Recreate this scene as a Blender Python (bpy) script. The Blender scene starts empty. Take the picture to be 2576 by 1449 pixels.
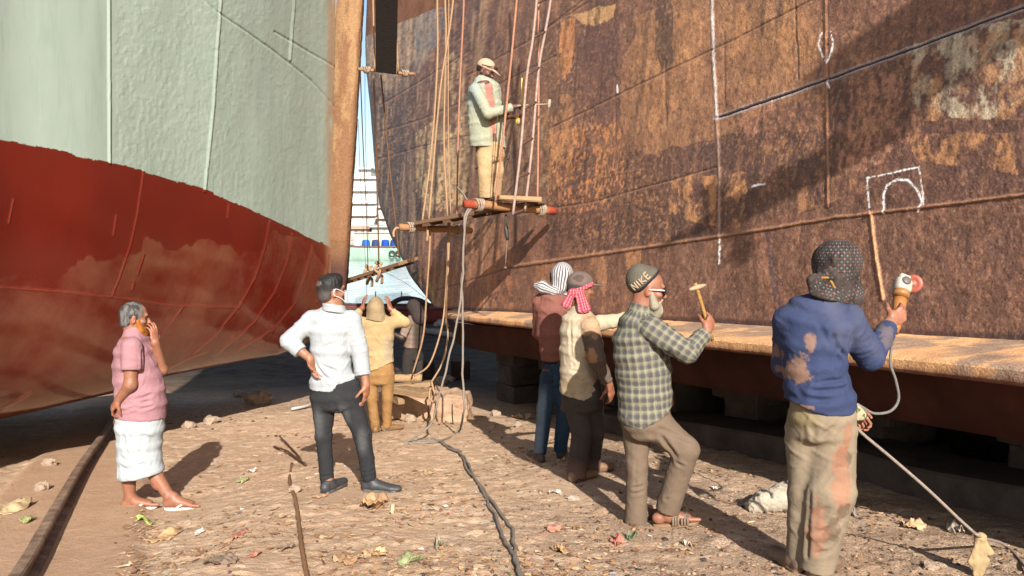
import bpy, bmesh, math, random
import numpy as np
from mathutils import Vector, Matrix
random.seed(7); RNG = np.random.default_rng(7)
scn = bpy.context.scene
COL = scn.collection
# ------------------------------------------------------------------ camera, sky, sun, exposure
FPX = 2000.0                                   # focal length in pixels of a 2576 x 1449 frame
PITCH = math.atan(134.0 / FPX)
cam_d = bpy.data.cameras.new("camera"); cam = bpy.data.objects.new("camera", cam_d); COL.objects.link(cam)
cam_d.sensor_width = 36.0; cam_d.lens = FPX / 2576.0 * 36.0
cam_d.clip_start = 0.05; cam_d.clip_end = 3000
cam.location = (0, 0, 0); cam.rotation_euler = (math.pi / 2 - PITCH, 0, 0)
scn.camera = cam
SUN_EL = math.radians(28.5); SUN_AZ = math.radians(12.5)      # the light travels forward, a little to the left
LDIR = np.array([-math.sin(SUN_AZ) * math.cos(SUN_EL), math.cos(SUN_AZ) * math.cos(SUN_EL), -math.sin(SUN_EL)])
w = bpy.data.worlds.new("World"); scn.world = w; w.use_nodes = True
nt = w.node_tree; sky = nt.nodes.new("ShaderNodeTexSky"); sky.sky_type = 'NISHITA'; sky.sun_disc = False
sky.sun_elevation = SUN_EL
sky.sun_rotation = math.atan2(-LDIR[0], -LDIR[1])
sky.air_density = 1.0; sky.dust_density = 1.5; sky.ozone_density = 1.0
nt.links.new(sky.outputs[0], nt.nodes["Background"].inputs[0]); nt.nodes["Background"].inputs[1].default_value = 0.082
sl = bpy.data.lights.new("sun", 'SUN'); so = bpy.data.objects.new("sun", sl); COL.objects.link(so)
sl.energy = 5.0; sl.angle = math.radians(0.5); sl.color = (1.0, 0.95, 0.87)
so.rotation_euler = Vector(LDIR).to_track_quat('-Z', 'Y').to_euler()
so.location = (20, -60, 40)
scn.view_settings.view_transform = 'Standard'; scn.view_settings.look = 'None'
scn.view_settings.exposure = 1.18; scn.view_settings.gamma = 1.0
try:
    scn.cycles.max_bounces = 6; scn.cycles.diffuse_bounces = 3; scn.cycles.use_denoising = True
except Exception: pass
# ------------------------------------------------------------------ picture <-> place
CP, SP = math.cos(PITCH), math.sin(PITCH)
def ray(px, py):
    u = (np.asarray(px, float) - 1288.0) / FPX; v = (724.5 - np.asarray(py, float)) / FPX
    return np.stack([u, CP + v * SP, -SP + v * CP], -1)
def U(px, py, d):
    r = ray(px, py); d = np.asarray(d, float)
    return r * (d / r[..., 1])[..., None]
def PX(p):
    p = np.asarray(p, float); f = p[..., 1] * CP - p[..., 2] * SP; v = p[..., 1] * SP + p[..., 2] * CP
    return 1288 + FPX * p[..., 0] / f, 724.5 - FPX * v / f
def smooth(a, b, x):
    t = np.clip((x - a) / (b - a), 0, 1); return t * t * (3 - 2 * t)
def gz(x, y):
    x = np.asarray(x, float); y = np.asarray(y, float)
    yy = np.clip(y, 0, 10); z = -1.25 - 0.12 * yy
    t = np.clip(y - 10, 0, 10); z = z - (0.12 * t - 0.0051 * t * t)
    z = z - 0.012 * np.clip(y - 20, 0, 12) - 0.05 * np.clip(y - 32, 0, 200)
    z = z - 0.15 * smooth(-1.4, -2.8, x) * smooth(13, 9, y)
    z = z + 0.07 * smooth(-.2, .5, x) * smooth(5.6, 6.4, y) * smooth(9.5, 8, y)
    return z
def G(px, py):
    r = ray(px, py); lo, hi = 0.8, 80.0
    for _ in range(60):
        m = 0.5 * (lo + hi); p = r * (m / r[1])
        if p[2] > gz(p[0], p[1]): lo = m
        else: hi = m
    return r * (lo / r[1])
# ------------------------------------------------------------------ noise
def _h(ix, iy, iz, s):
    n = (ix.astype(np.uint32) * np.uint32(374761393) + iy.astype(np.uint32) * np.uint32(668265263)
         + iz.astype(np.uint32) * np.uint32(2246822519) + np.uint32((s * 3266489917) & 0xffffffff))
    n = (n ^ (n >> np.uint32(13))) * np.uint32(1274126177); n = n ^ (n >> np.uint32(16))
    return (n & np.uint32(0xffffff)).astype(np.float32) / np.float32(0xffffff)
def vn(x, y, z=0.0, s=0):
    x = np.asarray(x, np.float32); y = np.asarray(y, np.float32) + 0 * x; z = np.asarray(z, np.float32) + 0 * x
    fx, fy, fz = np.floor(x), np.floor(y), np.floor(z)
    ix, iy, iz = fx.astype(np.int64), fy.astype(np.int64), fz.astype(np.int64)
    tx, ty, tz = x - fx, y - fy, z - fz
    tx = tx * tx * (3 - 2 * tx); ty = ty * ty * (3 - 2 * ty); tz = tz * tz * (3 - 2 * tz)
    r = 0
    for a in (0, 1):
        for b in (0, 1):
            for c in (0, 1):
                wgt = (tx if a else 1 - tx) * (ty if b else 1 - ty) * (tz if c else 1 - tz)
                r = r + wgt * _h(ix + a, iy + b, iz + c, s)
    return r
def fbm(x, y, z=0.0, s=0, o=4, g=0.5):
    t = 0; a = 1.0; n = 0; f = 1.0
    for i in range(o):
        t = t + a * vn(np.asarray(x) * f, np.asarray(y) * f, np.asarray(z) * f, s + 17 * i); n += a; a *= g; f *= 2.03
    return t / n
# ------------------------------------------------------------------ mesh helpers
def link(o, parent=None):
    COL.objects.link(o)
    if parent is not None:
        o.parent = parent
        o.matrix_parent_inverse = Matrix.Translation(-Vector(parent.location))
    return o
def mesh(name, V, F, m=None, parent=None, smoothed=True, attrs=None, origin=None):
    """V (n,3) array in world space, F list/array of polygons (same length rows, or a list of arrays)"""
    V = np.asarray(V, np.float32)
    org = np.zeros(3) if origin is None else np.asarray(origin, float)
    me = bpy.data.meshes.new(name)
    Fs = F if isinstance(F, list) else [F]
    Fs = [np.asarray(f, np.int32) for f in Fs if len(f)]
    me.vertices.add(len(V)); me.vertices.foreach_set("co", (V - org).astype(np.float32).ravel())
    tot = np.concatenate([np.full(len(f), f.shape[1], np.int32) for f in Fs]); idx = np.concatenate([f.ravel() for f in Fs])
    st = np.concatenate([[0], np.cumsum(tot)[:-1]]).astype(np.int32)
    me.loops.add(len(idx)); me.loops.foreach_set("vertex_index", idx)
    me.polygons.add(len(tot)); me.polygons.foreach_set("loop_start", st); me.polygons.foreach_set("loop_total", tot)
    me.polygons.foreach_set("use_smooth", np.full(len(tot), bool(smoothed)))
    me.update(calc_edges=True); me.validate()
    if attrs:
        for k, a in attrs.items():
            a = np.asarray(a, np.float32)
            if a.ndim == 2:
                if a.shape[1] == 3: a = np.concatenate([a, np.ones((len(a), 1), np.float32)], 1)
                at = me.attributes.new(k, 'FLOAT_COLOR', 'POINT'); at.data.foreach_set("color", a.ravel())
            else:
                at = me.attributes.new(k, 'FLOAT', 'POINT'); at.data.foreach_set("value", a.ravel())
    if m is not None: me.materials.append(m)
    o = bpy.data.objects.new(name, me); o.location = org
    COL.objects.link(o)
    if parent is not None:
        o.parent = parent; o.location = Vector(org) - Vector(parent_world(parent))
    return o
def parent_world(p):
    v = Vector(p.location)
    while p.parent is not None:
        p = p.parent; v = v + Vector(p.location)
    return v
def tag(o, label=None, cat=None, group=None, kind=None):
    if label: o["label"] = label
    if cat: o["category"] = cat
    if group: o["group"] = group
    if kind: o["kind"] = kind
    return o
def thing(name, loc, label, cat, group=None):
    o = bpy.data.objects.new(name, None); o.location = [float(c) for c in loc]; o.empty_display_size = .1; COL.objects.link(o)
    return tag(o, label, cat, group)
def gridfaces(nr, nc, flip=False):
    a = (np.arange(nr - 1)[:, None] * nc + np.arange(nc - 1)[None, :]).ravel()
    f = np.stack([a, a + 1, a + nc + 1, a + nc], 1)
    return f[:, ::-1] if flip else f
def vnormals(V, F):
    n = np.zeros_like(V); a, b, c = V[F[:, 0]], V[F[:, 1]], V[F[:, 2]]
    fn = np.cross(b - a, c - a)
    if F.shape[1] == 4: fn = np.cross(V[F[:, 2]] - V[F[:, 0]], V[F[:, 3]] - V[F[:, 1]])
    for k in range(F.shape[1]): np.add.at(n, F[:, k], fn)
    return n / np.maximum(np.linalg.norm(n, axis=1, keepdims=True), 1e-9)
class MB:
    """collects shapes into one mesh"""
    def __init__(s): s.V = []; s.F = {3: [], 4: []}; s.n = 0; s.C = []
    def add(s, V, F, col=None):
        V = np.asarray(V, float); F = np.asarray(F)
        s.F[F.shape[1]].append(F + s.n); s.V.append(V); s.n += len(V)
        c = np.ones((len(V), 3)) if col is None else np.broadcast_to(np.asarray(col, float), (len(V), 3))
        s.C.append(c); return s
    def box(s, c, sx, sy, sz, R=None, bev=0.12, col=None, jit=0.0):
        """bevelled box: half sizes sx sy sz, rotation matrix R (columns = axes)"""
        h = np.array([sx, sy, sz], float); b = min(h) * bev
        P = []; 
        for ax in range(3):
            for sg in (-1, 1):
                o1, o2 = (ax + 1) % 3, (ax + 2) % 3
                for q1, q2 in ((-1, -1), (1, -1), (1, 1), (-1, 1)):
                    v = np.zeros(3); v[ax] = sg * h[ax]; v[o1] = q1 * (h[o1] - b); v[o2] = q2 * (h[o2] - b); P.append(v)
        P = np.array(P)
        if jit: P = P + RNG.normal(0, jit, P.shape)
        Q = []
        def vi(ax, sg, q1, q2):
            return (ax * 2 + (sg > 0)) * 4 + {(-1, -1): 0, (1, -1): 1, (1, 1): 2, (-1, 1): 3}[(q1, q2)]
        for ax in range(3):
            for sg in (-1, 1):
                k = (ax * 2 + (sg > 0)) * 4
                Q.append([k, k + 1, k + 2, k + 3] if sg > 0 else [k + 3, k + 2, k + 1, k])
        T = []
        for ax in range(3):           # edges between face ax and face ax+1
            a2 = (ax + 1) % 3; a3 = (ax + 2) % 3
            for s1 in (-1, 1):
                for s2 in (-1, 1):
                    p = [vi(ax, s1, s2, -1), vi(ax, s1, s2, 1), vi(a2, s2, 1, s1), vi(a2, s2, -1, s1)]
                    Q.append(p if s1 * s2 < 0 else p[::-1])
        for s1 in (-1, 1):
            for s2 in (-1, 1):
                for s3 in (-1, 1):
                    p = [vi(0, s1, s2, s3), vi(1, s2, s3, s1), vi(2, s3, s1, s2)]
                    T.append(p if s1 * s2 * s3 > 0 else p[::-1])
        if R is not None: P = P @ np.asarray(R, float).T
        P = P + np.asarray(c, float)
        n0 = s.n; s.F[4].append(np.array(Q) + n0); s.F[3].append(np.array(T) + n0); s.V.append(P); s.n += len(P)
        s.C.append(np.ones((len(P), 3)) if col is None else np.broadcast_to(np.asarray(col, float), (len(P), 3)))
        return s
    def beam(s, a, b, wd, ht, up=(0, 0, 1), bev=.15, col=None, jit=0.0):
        a = np.asarray(a, float); b = np.asarray(b, float); ax = b - a; L = np.linalg.norm(ax); ax = ax / L
        sd = np.cross(np.asarray(up, float), ax); sd /= np.linalg.norm(sd); u2 = np.cross(ax, sd)
        return s.box((a + b) / 2, L / 2, wd / 2, ht / 2, np.stack([ax, sd, u2], 1), bev, col, jit)
    def tube(s, P, r, n=8, col=None, cap=True, wob=0.0):
        P = np.asarray(P, float); m = len(P); r = np.broadcast_to(np.asarray(r, float), (m,))
        T = np.gradient(P, axis=0); T /= np.maximum(np.linalg.norm(T, axis=1, keepdims=True), 1e-9)
        ref = np.array([0, 0, 1.0]) if abs(T[0][2]) < .9 else np.array([1.0, 0, 0])
        A = np.cross(T[0], ref); A /= np.linalg.norm(A); V = []
        ang = np.arange(n) * 2 * math.pi / n
        for i in range(m):
            A = A - T[i] * np.dot(A, T[i]); A /= np.linalg.norm(A); B = np.cross(T[i], A)
            rr = r[i] * (1 + wob * RNG.normal(0, 1, n)) if wob else r[i]
            V.append(P[i] + (np.cos(ang) * rr)[:, None] * A + (np.sin(ang) * rr)[:, None] * B)
        V = np.concatenate(V); F = []
        i = np.arange(m - 1)[:, None] * n; j = np.arange(n)[None, :]; j2 = (j + 1) % n
        F = np.stack([(i + j).ravel(), (i + j2).ravel(), (i + n + j2).ravel(), (i + n + j).ravel()], 1)
        n0 = s.n; s.F[4].append(F + n0)
        if cap:
            V = np.concatenate([V, P[:1], P[-1:]]); c0, c1 = m * n, m * n + 1; jj = np.arange(n); jk = (jj + 1) % n
            s.F[3].append(np.stack([np.full(n, c0), jk, jj], 1) + n0)
            s.F[3].append(np.stack([np.full(n, c1), (m - 1) * n + jj, (m - 1) * n + jk], 1) + n0)
        s.V.append(V); s.n += len(V)
        s.C.append(np.ones((len(V), 3)) if col is None else np.broadcast_to(np.asarray(col, float), (len(V), 3)))
        return s
    def lathe(s, c, ax, prof, n=16, col=None):
        """prof: list of (radius, height along ax)"""
        ax = np.asarray(ax, float); ax /= np.linalg.norm(ax); c = np.asarray(c, float)
        ref = np.array([0, 0, 1.0]) if abs(ax[2]) < .9 else np.array([1.0, 0, 0])
        A = np.cross(ax, ref); A /= np.linalg.norm(A); B = np.cross(ax, A)
        ang = np.arange(n) * 2 * math.pi / n
        V = np.concatenate([c + ax * h + r * (np.cos(ang)[:, None] * A + np.sin(ang)[:, None] * B) for r, h in prof])
        m = len(prof); i = np.arange(m - 1)[:, None] * n; j = np.arange(n)[None, :]; j2 = (j + 1) % n
        F = np.stack([(i + j).ravel(), (i + j2).ravel(), (i + n + j2).ravel(), (i + n + j).ravel()], 1)
        return s.add(V, F, col)
    def build(s, name, m, parent=None, smoothed=True, origin=None):
        V = np.concatenate(s.V); Fs = [np.concatenate(s.F[k]) for k in (3, 4) if s.F[k]]
        return mesh(name, V, Fs, m, parent, smoothed, {"col": np.concatenate(s.C)}, origin)
def spline(P, n=8):
    P = np.asarray(P, float); Q = np.concatenate([2 * P[:1] - P[1:2], P, 2 * P[-1:] - P[-2:-1]]); out = []
    for i in range(1, len(Q) - 2):
        p0, p1, p2, p3 = Q[i - 1], Q[i], Q[i + 1], Q[i + 2]
        for t in np.arange(n) / n:
            out.append(.5 * (2 * p1 + (p2 - p0) * t + (2 * p0 - 5 * p1 + 4 * p2 - p3) * t * t + (3 * p1 - p0 - 3 * p2 + p3) * t ** 3))
    out.append(P[-1]); return np.array(out)
# ------------------------------------------------------------------ materials
class M:
    def __init__(s, name, rough=.8, spec=.3, metal=0.0):
        s.m = bpy.data.materials.new(name); s.m.use_nodes = True; s.t = s.m.node_tree; s.b = s.t.nodes["Principled BSDF"]
        s.b.inputs["Roughness"].default_value = rough; s.b.inputs["Specular IOR Level"].default_value = spec; s.b.inputs["Metallic"].default_value = metal
        s._c = None
    def n(s, t, **kw):
        x = s.t.nodes.new(t)
        for k, v in kw.items(): setattr(x, k, v)
        return x
    def put(s, sock, v):
        if isinstance(v, np.ndarray): v = tuple(float(q) for q in v)
        if hasattr(v, "is_linked") or isinstance(v, bpy.types.NodeSocket): s.t.links.new(v, sock)
        elif isinstance(v, (tuple, list)) and len(v) == 3 and sock.type == 'RGBA': sock.default_value = (*v, 1)
        else: sock.default_value = v
    def co(s, scale=None):
        if s._c is None: s._c = s.n("ShaderNodeTexCoord").outputs["Object"]
        if scale is None: return s._c
        mp = s.n("ShaderNodeMapping"); s.put(mp.inputs[0], s._c); mp.inputs["Scale"].default_value = scale; return mp.outputs[0]
    def attr(s, name, fac=False):
        a = s.n("ShaderNodeAttribute"); a.attribute_name = name; return a.outputs["Fac" if fac else "Color"]
    def noise(s, scale, detail=4, rough=.55, vec=None, dist=0.0):
        x = s.n("ShaderNodeTexNoise"); s.put(x.inputs["Vector"], vec if vec is not None else s.co())
        x.inputs["Scale"].default_value = scale; x.inputs["Detail"].default_value = detail; x.inputs["Roughness"].default_value = rough; x.inputs["Distortion"].default_value = dist
        return x.outputs["Fac"]
    def voro(s, scale, feat='F1', vec=None, out="Distance", rnd=1.0):
        x = s.n("ShaderNodeTexVoronoi"); x.feature = feat; s.put(x.inputs["Vector"], vec if vec is not None else s.co()); x.inputs["Scale"].default_value = scale
        x.inputs["Randomness"].default_value = rnd; return x.outputs[out]
    def rng(s, v, a, b, c=0.0, d=1.0):
        x = s.n("ShaderNodeMapRange"); s.put(x.inputs[0], v)
        for i, q in enumerate((a, b, c, d)): x.inputs[i + 1].default_value = q
        return x.outputs[0]
    def ramp(s, v, stops):
        x = s.n("ShaderNodeValToRGB"); s.put(x.inputs[0], v); e = x.color_ramp.elements
        while len(e) < len(stops): e.new(.5)
        for q, (p, c) in zip(e, stops): q.position = p; q.color = (*c, 1) if len(c) == 3 else c
        return x.outputs[0]
    def mix(s, f, a, b, mode='MIX'):
        x = s.n("ShaderNodeMix", data_type='RGBA'); x.blend_type = mode
        s.put(x.inputs[0], f); s.put(x.inputs[6], a); s.put(x.inputs[7], b); return x.outputs[2]
    def mul(s, c, v):
        """colour times grey value"""
        x = s.n("ShaderNodeVectorMath", operation='SCALE'); s.put(x.inputs[0], c); s.put(x.inputs[3], v); return x.outputs[0]
    def ma(s, op, a, b=0.0):
        x = s.n("ShaderNodeMath", operation=op); s.put(x.inputs[0], a); s.put(x.inputs[1], b); return x.outputs[0]
    def bump(s, h, strength=.5, dist=.01, prev=None):
        x = s.n("ShaderNodeBump"); x.inputs["Strength"].default_value = strength; x.inputs["Distance"].default_value = dist
        s.put(x.inputs["Height"], h)
        if prev is not None: s.put(x.inputs["Normal"], prev)
        s.put(s.b.inputs["Normal"], x.outputs[0]); return x.outputs[0]
    def base(s, c): s.put(s.b.inputs["Base Color"], c); return s
    def rough(s, v): s.put(s.b.inputs["Roughness"], v); return s
def simple(name, c, rough=.8, spec=.3, var=.25, scale=18, bump=.3, bscale=60, bdist=.004, metal=0.0, attr=False):
    m = M(name, rough, spec, metal); k = m.rng(m.noise(scale, 5, .6), .3, .7, 1 - var, 1 + var)
    c0 = m.attr("col") if attr is True else (m.mix(1.0, m.attr("col"), c, 'MULTIPLY') if attr == 'tint' else c)
    if attr: m.base(m.mul(c0, k))
    else:
        x = m.n("ShaderNodeRGB"); x.outputs[0].default_value = (*c, 1); m.base(m.mul(x.outputs[0], k))
    if bump: m.bump(m.noise(bscale, 4, .6), bump, bdist)
    return m.m
def srgb(r, g, b):
    f = lambda c: (c / 255 / 12.92) if c <= 10 else ((c / 255 + .055) / 1.055) ** 2.4
    return (f(r), f(g), f(b))
# ------------------------------------------------------------------ ground
def seglist(pts): return list(zip(pts[:-1], pts[1:]))
def dseg(x, y, a, b):
    ax, ay = a; bx, by = b; dx, dy = bx - ax, by - ay
    t = np.clip(((x - ax) * dx + (y - ay) * dy) / (dx * dx + dy * dy + 1e-9), 0, 1)
    return np.hypot(x - ax - t * dx, y - ay - t * dy)
def dline(x, y, pts):
    d = np.full(np.shape(x), 1e9)
    for a, b in seglist(pts): d = np.minimum(d, dseg(x, y, a, b))
    return d
def inpoly(x, y, pts):
    c = np.zeros(np.shape(x), bool); n = len(pts)
    for i in range(n):
        (x1, y1), (x2, y2) = pts[i], pts[(i + 1) % n]
        if y1 == y2: continue
        q = ((y1 > y) != (y2 > y)) & (x < (x2 - x1) * (y - y1) / (y2 - y1) + x1); c ^= q
    return c
RAIL = [G(*q) for q in ((60, 1490), (150, 1312), (212, 1195), (262, 1118), (292, 1072))]
RAIL = [RAIL[0] + (RAIL[0] - RAIL[1]) * 1.2] + RAIL + [RAIL[-1] + (RAIL[-1] - RAIL[-2]) * 4]
RAILXY = [(p[0], p[1]) for p in RAIL]
FEET = [G(*q)[:2] for q in ((832, 1246), (960, 1226), (350, 1286), (456, 1288), (945, 1090), (985, 1080), (1355, 1154), (1412, 1148), (1450, 1210), (1495, 1195), (1603, 1330), (1700, 1325), (1998, 1425), (2060, 1445))]
def micro(x, y):
    far = smooth(16, 9, y)
    h = 0.05 * (fbm(x * 1.1, y * 1.1, 0, 3, 4) - .5) + 0.03 * (fbm(x * 5, y * 5, 0, 5, 4) - .5)
    h = h + 0.016 * (fbm(x * 22, y * 22, 0, 9, 3) - .5)
    lump = np.clip(fbm(x * 9, y * 9, 0, 31, 3) - .58, 0, 1) * .10
    track = smooth(.62, .5, dline(x, y, RAILXY))
    ff = np.full(np.shape(x), 9.0)
    for a, b in FEET: ff = np.minimum(ff, np.hypot(x - a, y - b))
    flat = smooth(.12, .42, ff)
    return flat * (h + lump * .5) * (0.35 + .65 * far) * (1 - .8 * track) + .05 * track
def gzm(x, y): return gz(x, y) + micro(x, y)
def axis(a, b, fine, lo, hi, grow=1.18):
    c = list(np.arange(a, b, fine)); st = fine; v = c[-1]
    while v < hi: st *= grow; v += st; c.append(v)
    st = fine; v = a
    while v > lo: st *= grow; v -= st; c.insert(0, v)
    return np.array(c)
gx = axis(-5.2, 4.4, .022, -90, 90)
yy = [2.3]
while yy[-1] < 15: yy.append(yy[-1] + max(.014, .0028 * yy[-1]))
while yy[-1] < 62: yy.append(yy[-1] + .35)
st = .02; v = 2.3
while v > -40: st *= 1.25; v -= st; yy.insert(0, v)
gy = np.array(yy)
XX, YY = np.meshgrid(gx, gy); ZZ = gzm(XX, YY)
mg = M("trodden_earth", .95, .04)
tr = smooth(.60, .50, dline(XX, YY, RAILXY) + .05 * (fbm(XX * 4, YY * 4, 0, 77) - .5))
coal = smooth(-.1, 1.0, XX + 1.6 * (fbm(XX * .8, YY * .8, 0, 12) - .5) + .3) * smooth(3, 5, YY + 1.5)
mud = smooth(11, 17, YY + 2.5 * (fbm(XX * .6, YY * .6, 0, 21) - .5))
c1 = mg.mix(mg.rng(mg.noise(1.3, 6, .6), .35, .65), (.44, .30, .20), (.38, .25, .16))
c1 = mg.mix(mg.rng(mg.noise(9, 6, .7), .52, .62), c1, (.50, .37, .26))
c1 = mg.mix(mg.ma('MULTIPLY', mg.rng(mg.noise(4, 5, .65), .58, .72), .55), c1, (.28, .185, .13))
c1 = mg.mix(mg.attr("track", True), c1, mg.mix(mg.rng(mg.noise(6, 6, .7), .35, .65), (.44, .285, .18), (.37, .23, .145)))
gran = mg.voro(130, out="Color"); granv = mg.n("ShaderNodeSeparateColor"); mg.put(granv.inputs[0], gran)
gcol = mg.ramp(granv.outputs[0], [(.0, (.04, .032, .028)), (.3, (.12, .085, .065)), (.6, (.26, .175, .12)), (.85, (.38, .26, .18)), (1.0, (.55, .46, .38))])
cf = mg.ma('MULTIPLY', mg.attr("coal", True), mg.rng(mg.noise(3, 5, .6), .3, .62))
c1 = mg.mix(mg.ma('ADD', mg.ma('MULTIPLY', cf, .58), .05), c1, gcol)
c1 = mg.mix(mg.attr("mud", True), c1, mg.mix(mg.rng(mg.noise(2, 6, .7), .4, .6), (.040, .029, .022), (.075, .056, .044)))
mg.base(c1)
b1 = mg.bump(mg.noise(30, 6, .7), .6, .03); mg.bump(mg.voro(130), .4, .009, b1)
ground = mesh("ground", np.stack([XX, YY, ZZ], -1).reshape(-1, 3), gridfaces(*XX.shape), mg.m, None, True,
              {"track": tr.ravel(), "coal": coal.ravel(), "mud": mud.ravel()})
tag(ground, kind="structure")
# ------------------------------------------------------------------ river and far bank
mw = M("river_water", .12, .5); mw.base(mw.mix(mw.rng(mw.noise(.9, 5, .65, mw.co((1, .3, 1))), .4, .6), (.36, .43, .45), (.54, .59, .60)))
mw.base(mw.mix(mw.ma('MULTIPLY', mw.rng(mw.noise(.45, 5, .7, mw.co((1, .4, 1))), .56, .62), .6), mw.b.inputs['Base Color'].links[0].from_socket, (.30, .36, .20)))
mw.bump(mw.noise(.9, 5, .6, mw.co((1, .35, 1))), .7, .25)
water = mesh("river", [(-600, 33, -3.3), (600, 33, -3.3), (600, 900, -3.3), (-600, 900, -3.3)], np.array([[0, 1, 2, 3]]), mw.m); tag(water, kind="structure")
xs = np.linspace(-300, 300, 121); ys = np.array([138, 141, 146, 160, 200, 400, 900.])
BX, BY = np.meshgrid(xs, ys); BZ = np.array([-3.6, -2.6, -1.2, -.9, -.7, 0, 2.])[:, None] + 1.2 * (fbm(BX * .2, BY * .2, 0, 8) - .5)
bank = mesh("far_bank", np.stack([BX, BY, BZ], -1).reshape(-1, 3), gridfaces(*BX.shape), simple("bank_soil", (.36, .32, .27), .9, .2, .3, .3)); tag(bank, kind="structure")
# ------------------------------------------------------------------ rusty ship on the right
def wall_x(d): return 5.4 - .5 * d
SIL = np.array([(-300, 912), (0, 917), (166, 922), (263, 930), (402, 941), (520, 957), (600, 986), (690, 1032), (755, 1086), (790, 1116), (830, 1130)], float)
WD = np.array([-.4472, .8944]); WN = np.array([-.8944, -.4472])        # along the wall (away), out of the wall
def lean(z): return 0.085 * (z + .5)                                      # the side leans back a little going up
def ledge_z(d): return np.interp(d, [-10, 4.7, 7.1, 10.7, 13, 20], [.35, -.64, -.80, -1.05, -1.22, -1.6])
# plan curve: straight line up to d0(z), then an arc of radius R turning to the right
def sil_px(d0, R, z):
    k = 40; a = np.linspace(0, 1.5, k)
    cx = wall_x(d0) + R * -WN[0]; cy = d0 + R * -WN[1]
    th = a[:, None]
    n = np.stack([WN[0] * np.cos(th) + WD[0] * np.sin(th), WN[1] * np.cos(th) + WD[1] * np.sin(th)])
    x = cx + R * n[0]; y = cy + R * n[1]; x = x + lean(z) * -n[0]; y = y + lean(z) * -n[1]
    p = PX(np.stack([x, y, np.broadcast_to(z, x.shape)], -1))[0]
    return p.min(0)
ZL = np.linspace(-1.75, 7.0, 120); ARC_R = np.interp(ZL, [-1.7, -.8, .5, 2, 7], [1.2, 1.6, 2.6, 3.0, 3.0])
D0 = np.zeros_like(ZL)
for i, z in enumerate(ZL):
    lo, hi = 8.0, 22.0
    for _ in range(40):
        m_ = .5 * (lo + hi); yy_ = PX(np.array([0, m_ + 1, z]))[1]
        tgt = np.interp(yy_, SIL[:, 0], SIL[:, 1])
        if sil_px(np.array([m_]), np.array([ARC_R[i]]), z)[0] > tgt: lo = m_
        else: hi = m_
    D0[i] = lo
def hull_point(s, z):
    """s >= 0: metres of arc past the straight part (angle*R); s < 0: metres of the straight wall towards the camera"""
    d0 = np.interp(z, ZL, D0); R = np.interp(z, ZL, ARC_R)
    a = np.clip(s / R, 0, 2.4); st_ = np.minimum(s, 0)
    nx = WN[0] * np.cos(a) + WD[0] * np.sin(a); ny = WN[1] * np.cos(a) + WD[1] * np.sin(a)
    x = wall_x(d0) - R * WN[0] + R * nx + st_ * WD[0] - lean(z) * nx
    y = d0 - R * WN[1] + R * ny + st_ * WD[1] - lean(z) * ny
    return np.stack([x, y, z + 0 * x], -1), np.stack([nx, ny, 0 * nx], -1)
# columns: straight wall by picture column, then arc
def hull_grid(zrows_n):
    pxs = np.arange(2720, 1200, -2.6)
    dst = 5.4 / ((pxs - 1288) / FPX + .5)                 # straight columns by depth
    near = np.concatenate([np.linspace(-12, 1.9, 20), np.linspace(2.0, dst[0] - .02, 150)])
    dcol = np.concatenate([near, dst]); return dcol
dcol = hull_grid(0); dlim = dcol[-1]
tcol = np.linspace(0, 1, 150)[1:]                          # from dlim column to the end of the arc
vrow = np.concatenate([np.linspace(0, 1, 330) ** 1.0])
nd, ntc, nv = len(dcol), len(tcol), len(vrow)
ztop_d = np.interp(dcol, [-12, 3, 4.5, 20], [7, 7, 1.62, 6.1])
P = np.zeros((nv, nd + ntc, 3)); N = np.zeros_like(P)
for j, d in enumerate(dcol):
    zb = ledge_z(d); zt = max(1.4, .302 * d + .12) if d > 3 else 1.4
    z = zb + (zt - zb) * vrow
    sN = (d - np.interp(z, ZL, D0)) / WD[1]
    P[:, j], N[:, j] = hull_point(np.minimum(sN, 0), z)
for j, t in enumerate(tcol):
    zb = ledge_z(dlim + t * 3); zt = .302 * dlim + .12 + t * 1.5
    z = zb + (zt - zb) * vrow
    d0 = np.interp(z, ZL, D0); R = np.interp(z, ZL, ARC_R)
    s0 = (dlim - d0) / WD[1]; s1 = 2.2 * R
    P[:, nd + j], N[:, nd + j] = hull_point(s0 + (s1 - s0) * t, z)
# surface coordinates
HX, HY = PX(P); HX = np.where(P[..., 1] > 1, HX, 5000); HY = np.where(P[..., 1] > 1, HY, 5000)
S = np.concatenate([np.zeros((nv, 1)), np.cumsum(np.hypot(*np.moveaxis(np.diff(P[..., :2], axis=1), -1, 0)), 1)], 1); Z = P[..., 2]
def warp(ax, ay, s): return HX + ax * (fbm(S * 5, Z * 5, 0, s, 4) - .5) * 2, HY + ay * (fbm(S * 5, Z * 5, 0, s + 50, 4) - .5) * 2
def lin(r, g, b):
    c_ = np.array(srgb(r, g, b)) * np.array((.95, .975, 1.01)); return (c_ * .90 + c_.mean() * .10) * 1.10
col = np.zeros(P.shape)
f1 = fbm(S * 1.6, Z * 1.2, 0, 101, 5)[..., None]; f2 = fbm(S * 7, Z * 5, 0, 102, 5)[..., None]; f3 = fbm(S * 30, Z * 26, 0, 103, 3)[..., None]
drip = fbm(S * 14, Z * 1.6, 0, 104, 4)[..., None]
col[:] = lin(112, 74, 56)
def lay(mask, c, op=1.0): 
    global col
    mk = np.clip(mask * op, 0, 1); mk = mk[..., None] if mk.ndim == 2 else mk
    col = col * (1 - mk) + np.asarray(c) * mk
lay(smooth(.45, .62, f1 * .6 + f2 * .4), lin(88, 60, 52), .8)
lay(smooth(.54, .70, drip * .6 + f2 * .4), lin(136, 94, 68), .4)
lay(smooth(.62, .70, fbm(S * 12, Z * 9, 0, 105, 4)[..., None]), lin(146, 100, 68), .3)
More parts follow.
